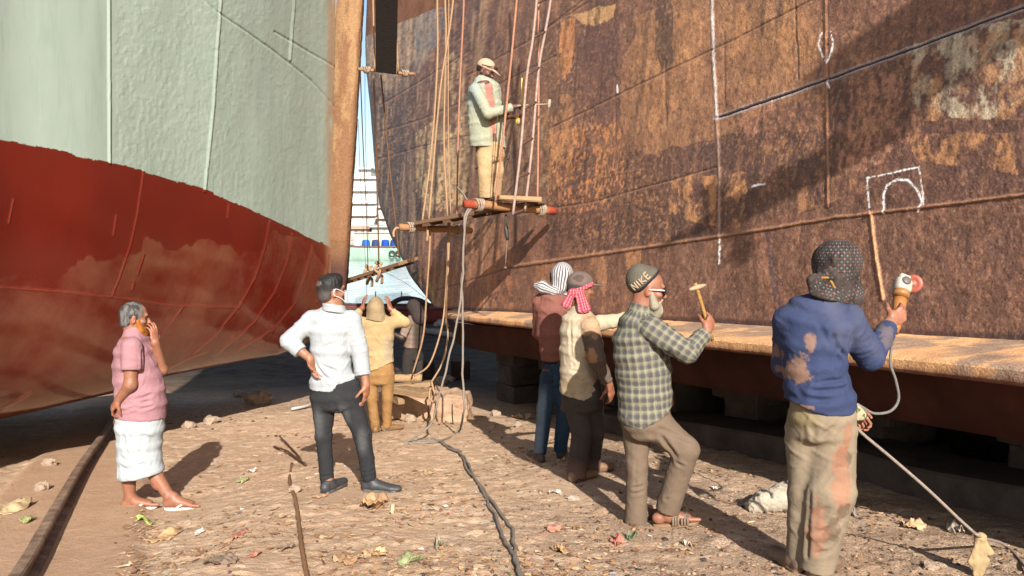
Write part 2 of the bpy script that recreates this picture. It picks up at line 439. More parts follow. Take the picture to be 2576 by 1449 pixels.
def patch(poly, c, ax=14, ay=14, seed=1, op=1.0, mott=None, pitting=None):
    x, y = warp(ax, ay, seed); mk = inpoly(x, y, poly).astype(float)
    hf = .22 * (fbm(S * 40, Z * 34, 0, 555, 3) - .5)
    if mott is not None: mk = mk * smooth(mott - .10, mott + .10, fbm(S * 11, Z * 8, 0, seed + 200, 5, .62) + hf)
    if pitting is not None: mk = mk * smooth(pitting - .08, pitting + .08, fbm(S * 30, Z * 18, 0, seed + 300, 4, .6) + hf)
    mk = mk * smooth(.30, .52, fbm(S * 20, Z * 12, 0, seed + 400, 4, .6) + .08) * (.8 + .2 * vn(S * 60, Z * 60, 0, 7))
    lay(mk, c, op)
OCH, ORG, DRK, PUR, CRM, PNK, BRN = lin(172, 118, 70), lin(186, 118, 64), lin(72, 52, 46), lin(92, 62, 54), lin(188, 172, 140), lin(164, 110, 84), lin(122, 82, 60)
# under-strake band and main fields
patch([(1290, 672), (1700, 612), (2110, 546), (2640, 482), (2640, 900), (1290, 820)], lin(104, 70, 54), 3, 2, 11, .85)
patch([(1380, 380), (1600, 385), (1700, 370), (1850, 335), (2080, 330), (2090, 520), (1700, 600), (1380, 640)], lin(82, 56, 48), 18, 16, 12, .85)
patch([(2090, 210), (2640, 10), (2640, 480), (2090, 540)], lin(92, 61, 50), 16, 10, 13, .8)
patch([(1560, 60), (1640, 20), (1780, -40), (2080, -40), (2082, 205), (1960, 262), (1800, 345), (1700, 368), (1625, 388), (1590, 352), (1550, 300), (1560, 200)], lin(140, 96, 64), 12, 12, 14, .95)
patch([(1590, 90), (1660, 60), (1690, 20), (1770, 30), (1768, 160), (1720, 240), (1640, 330), (1580, 240)], OCH, 16, 14, 15, .7, .48)
patch([(1830, 20), (1990, 0), (2060, 60), (2050, 150), (1900, 230), (1830, 190)], OCH, 14, 14, 16, .7, .47)
patch([(1650, 0), (1690, 0), (1696, 150), (1668, 175), (1645, 120)], DRK, 8, 12, 17, .85)
patch([(1420, 45), (1560, 30), (1600, 0), (1590, 90), (1555, 190), (1560, 300), (1480, 340), (1400, 320)], PUR, 14, 14, 18, .85)
patch([(1440, 40), (1500, 20), (1545, 10), (1545, 40), (1500, 62), (1462, 58)], lin(186, 140, 86), 9, 9, 19, .9)
patch([(1412, 50), (1446, 45), (1446, 120), (1432, 190), (1414, 200), (1412, 130)], ORG, 5, 10, 20, .85)
patch([(1380, 330), (1560, 300), (1570, 480), (1520, 530), (1380, 540)], ORG, 10, 10, 21, .95, None, .56)
patch([(1370, 250), (1440, 230), (1460, 420), (1400, 470), (1370, 400)], OCH, 10, 10, 22, .7, .52)
patch([(1330, 40), (1400, 20), (1400, 300), (1360, 360), (1330, 300)], lin(100, 70, 56), 10, 10, 23, .7)
patch([(2280, 120), (2350, 95), (2440, 70), (2600, 40), (2600, 230), (2500, 290), (2400, 300), (2300, 260)], CRM, 22, 18, 24, .85, .47)
patch([(2270, 130), (2600, 60), (2600, 300), (2300, 300)], lin(170, 120, 76), 18, 14, 25, .8, .56)
patch([(2100, 250), (2290, 160), (2310, 330), (2240, 400), (2170, 440), (2090, 420)], PNK, 12, 12, 26, .85, None, .52)
patch([(1850, 250), (1960, 235), (1955, 320), (1880, 345), (1850, 320)], PNK, 10, 10, 27, .8, None, .53)
patch([(1690, 450), (1790, 440), (1880, 430), (1880, 560), (1820, 570), (1750, 560), (1690, 530)], OCH, 16, 14, 28, 1, .49)
patch([(2290, 340), (2560, 330), (2560, 440), (2480, 430), (2300, 400)], OCH, 14, 12, 29, .85, .5)
patch([(1990, 480), (2120, 440), (2200, 470), (2120, 500), (1990, 540)], OCH, 12, 8, 30, .6, .55)
patch([(1480, 636), (1515, 630), (1530, 700), (1520, 745), (1490, 680)], lin(152, 104, 70), 5, 8, 31, .9)
patch([(1572, 624), (1612, 618), (1610, 672), (1576, 680)], lin(166, 112, 70), 3, 4, 32, .9)
patch([(1700, 615), (1850, 590), (1830, 700), (1760, 780), (1700, 720)], lin(122, 84, 64), 10, 12, 33, .7)
patch([(1895, 584), (1930, 580), (1960, 760), (1930, 800), (1905, 690)], lin(132, 88, 64), 4, 8, 34, .8)
patch([(1922, 580), (1934, 578), (1968, 790), (1948, 800)], lin(72, 56, 62), 3, 8, 35, .8)
patch([(1350, 670), (1400, 660), (1420, 760), (1350, 770)], lin(150, 100, 62), 8, 8, 36, .6)
# stern end
patch([(900, -60), (1110, -60), (1100, 60), (1060, 170), (1000, 240), (900, 200)], lin(150, 132, 108), 8, 10, 41, .75)
patch([(1046, -60), (1110, -60), (1120, 60), (1090, 140), (1050, 150)], lin(108, 112, 112), 10, 14, 42, .85, .42)
patch([(940, 240), (1010, 220), (1060, 330), (1050, 620), (990, 600), (940, 420)], lin(96, 76, 66), 10, 14, 43, .8)
patch([(1050, 320), (1090, 300), (1130, 330), (1170, 290), (1182, 450), (1160, 520), (1080, 540), (1052, 480)], lin(206, 172, 118), 9, 26, 44, .95, .44)
patch([(1120, 150), (1165, 110), (1180, 300), (1150, 330)], lin(196, 164, 116), 8, 26, 45, .8, .52)
patch([(1200, 330), (1380, 300), (1380, 480), (1230, 500)], lin(150, 128, 96), 10, 20, 46, .7, .6)
patch([(1170, 300), (1300, 240), (1300, 640), (1180, 640)], lin(110, 74, 54), 10, 16, 47, .6)
patch([(980, 590), (1300, 560), (1300, 670), (1200, 800), (1100, 790), (1030, 690)], lin(140, 90, 58), 10, 14, 48, .8)
patch([(1080, 580), (1300, 640), (1290, 790), (1110, 780)], lin(158, 98, 58), 10, 30, 49, .7, .52)
patch([(1044, 676), (1080, 686), (1098, 760), (1108, 790), (1098, 790), (1086, 740), (1070, 700), (1044, 688)], lin(190, 160, 60), 4, 4, 50, .7, .45)
patch([(960, 560), (1030, 560), (1090, 770), (1060, 760), (1000, 640)], lin(84, 56, 46), 8, 8, 51, .6)
patch([(880, 170), (940, 160), (985, 260), (1000, 420), (1020, 560), (1080, 740), (1000, 720), (940, 560), (900, 400)], lin(50, 40, 38), 10, 16, 52, .8)  # shade along the stern edge, painted into the plate colour
patch([(985, 190), (1040, 150), (1050, 260), (1010, 420), (985, 520), (975, 330)], lin(58, 44, 40), 8, 16, 53, .7)  # shade of the hanging plank, painted into the plate colour
# drips below patches, fine mottle
lay(smooth(.58, .72, drip * .55 + f3 * .45), lin(160, 112, 76), .25)
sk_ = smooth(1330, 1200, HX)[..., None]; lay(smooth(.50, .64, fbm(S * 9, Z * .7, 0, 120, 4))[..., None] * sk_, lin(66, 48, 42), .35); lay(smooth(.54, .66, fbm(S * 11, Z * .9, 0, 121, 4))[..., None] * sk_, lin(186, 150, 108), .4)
lay(smooth(.58, .74, f3 * .6 + f2 * .4), lin(64, 48, 44), .38)
lay(smooth(.60, .72, fbm(S * 48, Z * 40, 0, 109, 2)[..., None]), lin(172, 124, 90), .28)
abv_ = smooth(-4, 4, np.interp(HX, [1290, 1700, 2110, 2640], [672, 612, 548, 484]) - HY)[..., None]; dn_ = smooth(.46, .64, fbm(S * 1.3, Z * 1.1, 0, 125, 3))[..., None] * (.2 + .8 * abv_); lay(smooth(.57, .68, fbm(S * 40, Z * 34, 0, 126, 3))[..., None] * dn_, lin(186, 130, 78), .42)
lay(smooth(.60, .70, fbm(S * 10, Z * 1.1, 0, 127, 4))[..., None] * (.35 + .65 * abv_), lin(48, 36, 36), .38); lay(smooth(.60, .70, fbm(S * 36, Z * 20, 0, 128, 3))[..., None], lin(48, 36, 34), .36)
# seams, chalk
seam_h = np.zeros(HX.shape)
def jl(pts, s): 
    return dline(HX + 3 * (fbm(S * 9, Z * 9, 0, s, 3) - .5), HY + 3 * (fbm(S * 9, Z * 9, 0, s + 9, 3) - .5), pts)
def seam(pts, wpx, c, op=.8, h=0.0, s=61):
    global seam_h
    mk = smooth(wpx, wpx * .4, jl(pts, s)); lay(mk, c, op); seam_h = seam_h + h * mk
LA = [(1798, 296), (1940, 250), (2080, 201), (2300, 122), (2640, -4)]
LB = [(1290, 670), (1500, 640), (1700, 610), (1900, 580), (2100, 547), (2350, 517), (2640, 482)]
seam(LA, 10, lin(168, 164, 170), .5); seam(LA, 3.2, lin(20, 18, 18), 1, -.02)
V1 = [(1789, -40), (1793, 150), (1799, 296)]
seam(V1, 4.5, lin(200, 190, 185), .75, .006); seam([(1799, 296), (1806, 420), (1808, 600)], 4, lin(160, 130, 115), .55, .006)
seam([(2079, -40), (2081, 200), (2084, 520)], 4.5, lin(140, 92, 62), .85, .008); seam([(2086, -40), (2088, 300), (2090, 520)], 3, lin(40, 30, 28), .6)
seam(LB, 5, lin(150, 104, 72), .75, .012); seam([(a, b + 5) for a, b in LB], 3.5, lin(50, 36, 32), .6)
seam([(2190, 536), (2205, 650), (2222, 752)], 5.5, lin(196, 140, 92), .9, .012)
for pts in ([(1390, 320), (1560, 235), (1820, 110), (2044, 0)], [(1330, 100), (1480, 5)], [(1176, 190), (1345, 95), (1480, -10)], [(955, 265), (1080, 190), (1180, 128)],
            [(960, 330), (1060, 300), (1200, 240), (1400, 140)], [(950, 400), (1080, 362), (1180, 340)], [(1673, 150), (1676, 315)], [(1545, 190), (1548, 390)], [(1818, 80), (1820, 270)], [(2000, -10), (2008, 200)],
            [(1300, 540), (1500, 505), (1800, 420)], [(1100, 730), (1290, 672)]):
    seam(pts, 3, lin(58, 42, 38), .6, -.006, 67)
    seam([(a, b + 3.5) for a, b in pts], 2.6, lin(150, 104, 74), .35, 0, 67)
CH = lin(225, 222, 218)
for pts, wd in (([(2186, 535), (2181, 447), (2246, 434), (2311, 421), (2318, 470), (2322, 514)], 2.6), ([(2222, 536), (2221, 490), (2232, 465), (2258, 451), (2284, 454), (2304, 474), (2318, 506), (2308, 530)], 3.4),
                ([(2068, 82), (2061, 112), (2070, 138), (2083, 158), (2094, 132), (2098, 105), (2092, 82)], 2.4), ([(1892, 469), (1908, 465), (1926, 463)], 3.2), ([(1808, 602), (1808, 664)], 2.6), ([(2081, 202), (2088, 222)], 2.4), ([(1553, 215), (1553, 232)], 2.4)):
    lay(smooth(wd, wd * .45, jl(pts, 71)) * smooth(.25, .45, fbm(S * 60, Z * 60, 0, 72, 2)), CH, .95)
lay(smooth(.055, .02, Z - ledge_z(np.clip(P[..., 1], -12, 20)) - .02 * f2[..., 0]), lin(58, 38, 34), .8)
lay(smooth(4.5, 2.5, np.hypot(HX - 2086, HY - 112)), lin(15, 12, 12), 1)
pit = .006 * (fbm(S * 32, Z * 30, 0, 110, 3) - .5) + .012 * (fbm(S * 6, Z * 6, 0, 111, 3) - .5) + .05 * (fbm(S * .8, Z * .5, 0, 112, 2) - .5)
P = P + N * (pit + seam_h)[..., None]
mr = M("rusted_plate", .62, .45)
k = mr.ma('MULTIPLY', mr.rng(mr.noise(70, 4, .75), .3, .7, .55, 1.45), mr.rng(mr.noise(5, 5, .65), .3, .7, .78, 1.22))
mr.base(mr.mul(mr.attr("col"), k)); b1 = mr.bump(mr.voro(70, 'SMOOTH_F1'), .30, .007); b1 = mr.bump(mr.noise(22, 5, .68), .32, .014, b1); mr.bump(mr.noise(150, 3, .6), .35, .004, b1)
rship = thing("beached_ship", (2.0, 9.0, gz(2, 9)), "huge brown rusty ship hull with chalk marks and a pale ledge along its foot", "ship")
# upper works of the side, a coarse continuation above the picture
def loft_rows(rows, name, m, parent, flip=False, attrs=None, sm=True):
    A = np.array(rows); return mesh(name, A.reshape(-1, 3), gridfaces(A.shape[0], A.shape[1], flip), m, parent, sm, attrs)
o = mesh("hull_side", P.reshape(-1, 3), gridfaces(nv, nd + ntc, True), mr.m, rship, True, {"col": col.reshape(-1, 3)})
top0 = P[-1, ::6]; tn = N[-1, ::6]
rows = [top0, top0 + (0, 0, 2.0) - tn * .1, top0 + (0, 0, 4.5) - tn * .2]
mr2 = simple("rusted_plate_plain", srgb(120, 82, 60), .85, .2, .35, 3, .5, 30, .02)
loft_rows(rows, "upper_side", mr2, rship, True)
# ledge along the foot of the side
ldc = np.concatenate([np.linspace(-12, 4, 12), np.linspace(4.2, 13.0, 260), np.linspace(13.1, 14.4, 24)])
def ledge_w(d): return np.interp(d, [-12, 4, 5.5, 7, 10, 13, 14.4], [.8, .78, .72, .62, .50, .34, .05])
prof = [(-.12, .012, 0), (.0, .010, 0), (.5, -.020, 1), (.93, -.042, 1), (.98, -.050, 1), (1.0, -.070, 1), (1.0, -.125, 1), (.985, -.145, 1), (.92, -.155, 1), (.4, -.19, 1), (.02, -.26, 0)]
fine = []
for a, b in zip(prof[:-1], prof[1:]):
    for t in np.linspace(0, 1, 9 if a[0] >= 0 and b[0] <= .9 and a[1] > -.06 else 3)[:-1]: fine.append(tuple(np.array(a) * (1 - t) + np.array(b) * t))
fine.append(prof[-1])
rows = []; lcol = []
for q, dz, kk in fine:
    x0 = wall_x(ldc) - lean(ledge_z(ldc)) * WN[0]; 
    bendd = np.clip(ldc - 11.0, 0, 9) ** 2 * .10                   # turns in under the stern
    x = x0 + WN[0] * q * ledge_w(ldc) + bendd * .9; y = ldc + WN[1] * q * ledge_w(ldc) + 0 * bendd
    z = ledge_z(ldc) + dz * np.interp(ldc, [4, 13, 14.4], [1, .8, .3])
    nn = .014 * (fbm(ldc * 3, q * 3 + 5 + 0 * ldc, 0, 130, 4) - .5) + .005 * (fbm(ldc * 16, q * 14 + 0 * ldc, 0, 133, 3) - .5)
    rows.append(np.stack([x, y, z + nn], -1))
    f = fbm(ldc * 2.6, q * 1.8 + 0 * ldc, 0, 131, 6, .62); g = fbm(ldc * 30, q * 16 + 0 * ldc, 0, 132, 3)
    c = np.array(srgb(196, 148, 104))[None] * (0.8 + .4 * g[:, None])
    pt = smooth(.52, .55, f)[:, None]; c = c * (1 - pt) + np.array(srgb(142, 116, 96))[None] * (.8 + .4 * g[:, None]) * pt
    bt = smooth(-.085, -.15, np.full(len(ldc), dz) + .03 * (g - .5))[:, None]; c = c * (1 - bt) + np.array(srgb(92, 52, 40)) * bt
    lcol.append(c)
loft_rows(rows, "bilge_ledge", mr.m, rship, False, {"col": np.concatenate(lcol)}, False)
# flat of the bottom running in under the ship
rows = []
for q, dz in ((.34, -.17), (.30, -.30), (.16, -.56), (-.4, -.62), (-6.0, -.66)):
    x = wall_x(ldc) + WN[0] * q + np.clip(ldc - 11.0, 0, 9) ** 2 * .09; rows.append(np.stack([x, ldc + WN[1] * q, ledge_z(ldc) + dz], -1))
loft_rows(rows, "ship_bottom", simple("red_lead_bottom", srgb(62, 34, 28), .85, .15, .35, 3), rship, False)
# concrete walls and keel blocks that carry the ship
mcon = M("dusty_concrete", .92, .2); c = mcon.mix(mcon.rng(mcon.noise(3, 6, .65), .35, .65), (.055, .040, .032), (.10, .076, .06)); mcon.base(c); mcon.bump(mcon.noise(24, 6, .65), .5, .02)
rows = []
dd = np.linspace(2.5, 9.6, 40)
def along(d, off, z): return np.stack([wall_x(d) - WN[0] * off, d - WN[1] * off, z], -1)
gzw = lambda d, off: gz(wall_x(d) - WN[0] * off, d - WN[1] * off)
t = thing("concrete_footing", along(np.array(6.), .5, gzw(np.array(6.), .5)), "long low concrete footing in the shade under the rusty ship", "footing")
nz = .02 * (fbm(dd * 4, dd * 0, 0, 140) - .5)
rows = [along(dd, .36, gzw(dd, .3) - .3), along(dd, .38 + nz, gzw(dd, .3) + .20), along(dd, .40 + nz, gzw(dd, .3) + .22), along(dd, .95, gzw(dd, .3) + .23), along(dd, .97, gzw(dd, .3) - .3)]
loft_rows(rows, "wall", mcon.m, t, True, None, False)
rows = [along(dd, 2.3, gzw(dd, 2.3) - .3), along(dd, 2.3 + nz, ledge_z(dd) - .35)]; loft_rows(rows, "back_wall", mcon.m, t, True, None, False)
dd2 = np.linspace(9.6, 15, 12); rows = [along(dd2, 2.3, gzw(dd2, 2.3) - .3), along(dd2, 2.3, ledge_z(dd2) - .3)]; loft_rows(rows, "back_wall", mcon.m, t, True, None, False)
for i, d in enumerate(np.arange(2.6, 13.2, 1.25)):
    d = float(d) + .12 * math.sin(i * 5.1); off = 1.25
    zb = float(gzw(np.array(d), off)); zt = float(ledge_z(d)) - .63
    kb = MB(); hgt = zt - zb; nlay = 3
    for q in range(nlay):
        ln = .62 if q % 2 == 0 else .5
        ctr = along(np.array(d), off + .03 * math.sin(q * 3 + i), zb + hgt * (q + .5) / nlay)
        R = np.array([[WD[0], -WN[0], 0], [WD[1], -WN[1], 0], [0, 0, 1]], float)
        kb.box(ctr, .33 if q % 2 == 0 else .24, ln / 2 + .1, hgt / nlay / 2 - .003, R, .08, None, .004)
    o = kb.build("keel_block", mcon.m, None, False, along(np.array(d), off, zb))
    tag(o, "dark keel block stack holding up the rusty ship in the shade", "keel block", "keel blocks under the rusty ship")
# ------------------------------------------------------------------ green and red ship on the left
BOOT = np.array([(-500, 262), (-200, 313), (0, 350), (140, 378), (270, 408), (365, 430), (520, 480), (680, 550), (800, 608), (840, 628)], float)
BOT = np.array([(-500, 1180), (-200, 1100), (0, 1055), (150, 1020), (300, 985), (420, 945), (560, 918), (700, 893), (760, 872), (800, 842), (820, 812), (836, 775)], float)
DL = np.array([(-500, 4.6), (-200, 5.45), (0, 6.3), (150, 6.75), (300, 7.35), (450, 8.2), (600, 9.2), (720, 10.4), (800, 11.5), (840, 12.2)], float)
cp = np.concatenate([np.linspace(-500, -10, 24), np.arange(-8, 836, 2.4)])
nup, nlo, nun = 250, 230, 14
ncp = len(cp); LP = np.zeros((nup + nlo + nun, ncp, 3)); PXg = np.zeros((nup + nlo + nun, ncp)); PYg = np.zeros_like(PXg)
jag = 3 * (fbm(cp * .05, cp * 0, 0, 201, 4) - .5) * 2 + 1.6 * np.sign(np.sin(cp * .035)) * (vn(cp * .012, cp * 0, 0, 202) > .5)
yb0 = np.interp(cp, BOOT[:, 0], BOOT[:, 1]); ybt = np.interp(cp, BOT[:, 0], BOT[:, 1]); d0 = np.interp(cp, DL[:, 0], DL[:, 1])
ff_ = np.arange(-620, 960, 2.0); kr = np.ones(91) / 91; fd_ = np.interp(ff_, np.concatenate([[-700], DL[:, 0], [1000]]), np.concatenate([[4.0], DL[:, 1], [14.2]])); d0 = np.interp(cp, ff_[45:-45], np.convolve(fd_, kr, 'valid'))
inx = np.interp(cp, [-500, 300, 600, 780, 836], [1.5, 1.4, 1.3, .8, .25])
for r in range(nup):
    t = r / (nup - 1); y = -60 + (yb0 + 60) * t
    x = cp + np.interp(cp, [0, 300, 520, 740, 836], [0, 0, 30, 16, 10]) * (1 - t)
    dq = d0 - .0 * (1 - t); LP[r] = U(x, y, dq); PXg[r] = x; PYg[r] = y
for r in range(nlo):
    t = (r + 1) / nlo; y = yb0 + (ybt - yb0) * t; dq = d0 + inx * (1 - np.sqrt(np.maximum(1 - t ** 2 * .998, 0)))
    sh = np.interp(cp, [-500, 0, 360, 700, 836], [0, 0, -40, -60, 0]) * t * t * 0
    LP[nup + r] = U(cp + sh, y, dq); PXg[nup + r] = cp; PYg[nup + r] = y
last = LP[nup + nlo - 1]
for r in range(nun):
    t = (r + 1) / nun
    q = last.copy(); q[:, 0] -= 4.5 * t * np.interp(cp, [-500, 600, 836], [1, 1, .1]); q[:, 1] += 1.2 * t
    gzq = gz(q[:, 0], q[:, 1]) + .42
    q[:, 2] = last[:, 2] - np.maximum(last[:, 2] - gzq, 0) * np.minimum(1, 1.2 * t) * np.interp(cp, [-500, 500, 836], [.8, .7, .0]) - .12 * t
    LP[nup + nlo + r] = q; PXg[nup + nlo + r] = cp; PYg[nup + nlo + r] = 2000
nr = nup + nlo + nun
FF = gridfaces(nr, ncp, True)
NL = vnormals(LP.reshape(-1, 3), FF).reshape(LP.shape)
if np.mean(NL[:nup, :, 0]) < 0: FF = FF[:, ::-1]; NL = -NL
SL = d0[None] * 1.06 + 0 * PXg; ZLp = LP[..., 2]
hgt = np.zeros(PXg.shape)
isg = PYg < (yb0 + jag)[None]
bz = smooth(275, 300, PXg) * isg
scab = fbm(SL * 22, ZLp * 17, 0, 210, 4); dens = fbm(SL * 1.2, ZLp * .7, 0, 211, 3)
hgt += bz * .0030 * smooth(.50, .60, scab + .55 * (dens - .5) + .05 * smooth(500, 800, PXg)) * (.35 + .65 * vn(SL * 50, ZLp * 40, 0, 212))
hgt += bz * .0022 * (fbm(SL * 34, ZLp * 26, 0, 213, 3) - .5) + .03 * (fbm(SL * .7, ZLp * .5, 0, 214, 2) - .5) + .012 * (fbm(SL * 2.4, ZLp * 1.2, 0, 215, 2) - .5)
def lseam(pts, wd, h, mask=None):
    global hgt
    d = dline(PXg + 2 * (fbm(SL * 8, ZLp * 8, 0, 220, 3) - .5), PYg, pts); mk = smooth(wd, wd * .3, d)
    hgt = hgt + h * mk; return mk
lw = np.zeros(PXg.shape)
for pts in ([(272, -60), (273, 200), (275, 410)], [(560, -60), (551, 60), (535, 280), (515, 482)], [(745, -60), (738, 40), (729, 150)]): lw = np.maximum(lw, lseam(pts, 4, .014))
for pts in ([(480, -30), (550, 32), (690, 130), (780, 200), (845, 270)], [(690, 80), (760, 120), (845, 170)]): lseam(pts, 3.5, -.010)
RS = ([(0, 722), (140, 732), (280, 745), (430, 767), (600, 773)], [(362, 430), (345, 540), (325, 620), (302, 690), (280, 742)], [(677, 556), (665, 620), (640, 700), (600, 772), (540, 845), (485, 890)], [(735, 588), (722, 660), (690, 735), (640, 810), (548, 888)],
      [(784, 616), (770, 690), (742, 764), (690, 826), (600, 880)], [(828, 640), (822, 700), (800, 760)], [(462, 772), (430, 815), (395, 858)], [(362, 640), (345, 690)], [(336, 712), (330, 730)], [(290, 540), (282, 592)], [(32, 500), (22, 560)], [(575, 515), (572, 548)], [(80, 985), (40, 1010), (0, 1030)], [(395, 940), (470, 902), (520, 884)])
rsm = np.zeros(PXg.shape)
for pts in RS: rsm = np.maximum(rsm, lseam(pts, 3.2, .006))
LP = LP + NL * hgt[..., None]
wet_y = np.interp(cp, [-200, 0, 60, 150, 200, 285, 300, 355, 362, 372, 430, 470, 500, 560, 600, 650, 668, 672, 690, 760, 800, 836], [720, 700, 690, 700, 650, 648, 640, 640, 600, 590, 630, 625, 600, 615, 640, 635, 625, 590, 578, 606, 640, 700])
wet = smooth(-3, 3, PYg - (wet_y + 30 * (fbm(cp * .045, cp * 0, 0, 231, 4) - .5))[None]) * (~isg)
gm = isg.astype(float)
mgn = M("ship_paint", .4, .65)
pal = (.42, .50, .44)
green = mgn.mix(mgn.rng(mgn.noise(1.2, 4, .6), .35, .65), (.232, .290, .246), (.26, .315, .272))
green = mgn.mix(mgn.rng(mgn.noise(3, 5, .7, mgn.co((3, 3, .35))), .5, .75), green, (.20, .252, .212))
red = mgn.mix(mgn.rng(mgn.noise(2, 5, .6), .35, .65), (.105, .0080, .0035), (.090, .0075, .0035))
red2 = mgn.mix(mgn.rng(mgn.noise(1.5, 5, .65), .4, .66), (.11, .013, .007), (.145, .046, .025))
red = mgn.mix(mgn.attr("wet", True), red, red2)
c = mgn.mix(mgn.attr("green", True), red, green)
c = mgn.mix(mgn.ma('MULTIPLY', mgn.attr("rust", True), 1.0), c, (.26, .15, .08))
c = mgn.mix(mgn.ma('MULTIPLY', mgn.attr("seam", True), .75), c, (.19, .030, .018))
mgn.base(c)
rr = mgn.mix(mgn.attr("wet", True), (.30,) * 3, (.09,) * 3); rr = mgn.mix(mgn.attr("green", True), rr, (.55,) * 3); sp = mgn.n("ShaderNodeSeparateColor"); mgn.put(sp.inputs[0], rr); mgn.rough(sp.outputs[0])
b1 = mgn.bump(mgn.noise(9, 4, .5), .14, .010); mgn.bump(mgn.noise(70, 3, .6), .16, .004, b1)
lship = thing("painted_ship", (-3.6, 8.2, gz(-3.6, 8.2)), "ship with fresh pale green side over a glossy dark red bottom", "ship")
rus = smooth(812, 834, PXg) * smooth(.35, .6, fbm(SL * 6, ZLp * 3, 0, 240, 4) + .15) * .8
o = mesh("hull_side", LP.reshape(-1, 3), FF, mgn.m, lship, True, {"green": gm.ravel(), "wet": wet.ravel(), "seam": rsm.ravel() * (1 - gm.ravel()), "rust": rus.ravel()})
tp = LP[0, ::4]; loft_rows([tp, tp + (-.1, 0, 3.0)], "upper_side", simple("green_paint_plain", (.40, .48, .42), .5, .4, .08, 2, 0), lship, False)
# stem post
SLt = np.array([(-80, 850, 921), (0, 846, 917), (100, 840, 911), (200, 834, 906), (300, 829, 900), (400, 823, 894), (500, 814, 888), (600, 803, 882), (640, 806, 880), (700, 815, 876), (760, 828, 868), (800, 838, 858)], float)
ms = M("stem_rust", .85, .25)
ny_ = 220; ty = np.linspace(-80, 800, ny_); xl = np.interp(ty, SLt[:, 0], SLt[:, 1]); xr = np.interp(ty, SLt[:, 0], SLt[:, 2])
prof = np.concatenate([np.linspace(0, 1, 26)]); rows = []; cc = []
dstem = np.interp(ty, [-80, 600, 800], [12.15, 12.0, 12.3])
for q in prof:
    x = xl + (xr - xl) * (math.sin(min(q, .8) / .8 * math.pi / 2) ** 1 * .94 if q <= .8 else .94 + .06 * (q - .8) / .2)
    dq = dstem - .10 * math.sin(min(q * 1.3, 1) * math.pi) + (0 if q < .8 else .55 * ((q - .8) / .2) ** 1.2) + .05
    p = U(x, ty, dq); f = fbm(p[:, 2] * 2.2, q * 5 + 0 * ty, 0, 250, 5, .65); g = .5 * fbm(p[:, 2] * 2, q * 26 + 0 * ty, 0, 251, 5) + .5 * fbm(p[:, 2] * 12, q * 9 + 0 * ty, 0, 252, 5, .7)
    p[:, 0] += .03 * (g - .5); rows.append(p)
    c = np.array(srgb(130, 100, 70))[None] * (.65 + .7 * g[:, None]); dk = smooth(.46, .60, f * .6 + g * .4 + .22 * smooth(120, 640, ty))[:, None]
    c = c * (1 - .75 * dk) + np.array(srgb(98, 66, 46)) * .75 * dk
    lo = smooth(615, 690, ty + 40 * (f - .5))[:, None]; c = c * (1 - lo) + np.array(srgb(72, 46, 40)) * lo
    cc.append(c)
x = xl - 14; p = U(x, ty, dstem + .25); rows.append(U(xr - 40, ty, dstem + 1.2)); cc.append(cc[-1] * .8)
ms.base(ms.mul(ms.attr("col"), ms.rng(ms.noise(40, 5, .7), .3, .7, .75, 1.25))); ms.bump(ms.noise(26, 6, .7), .6, .025)
loft_rows(rows, "stem_post", ms.m, lship, True, {"col": np.concatenate(cc)})
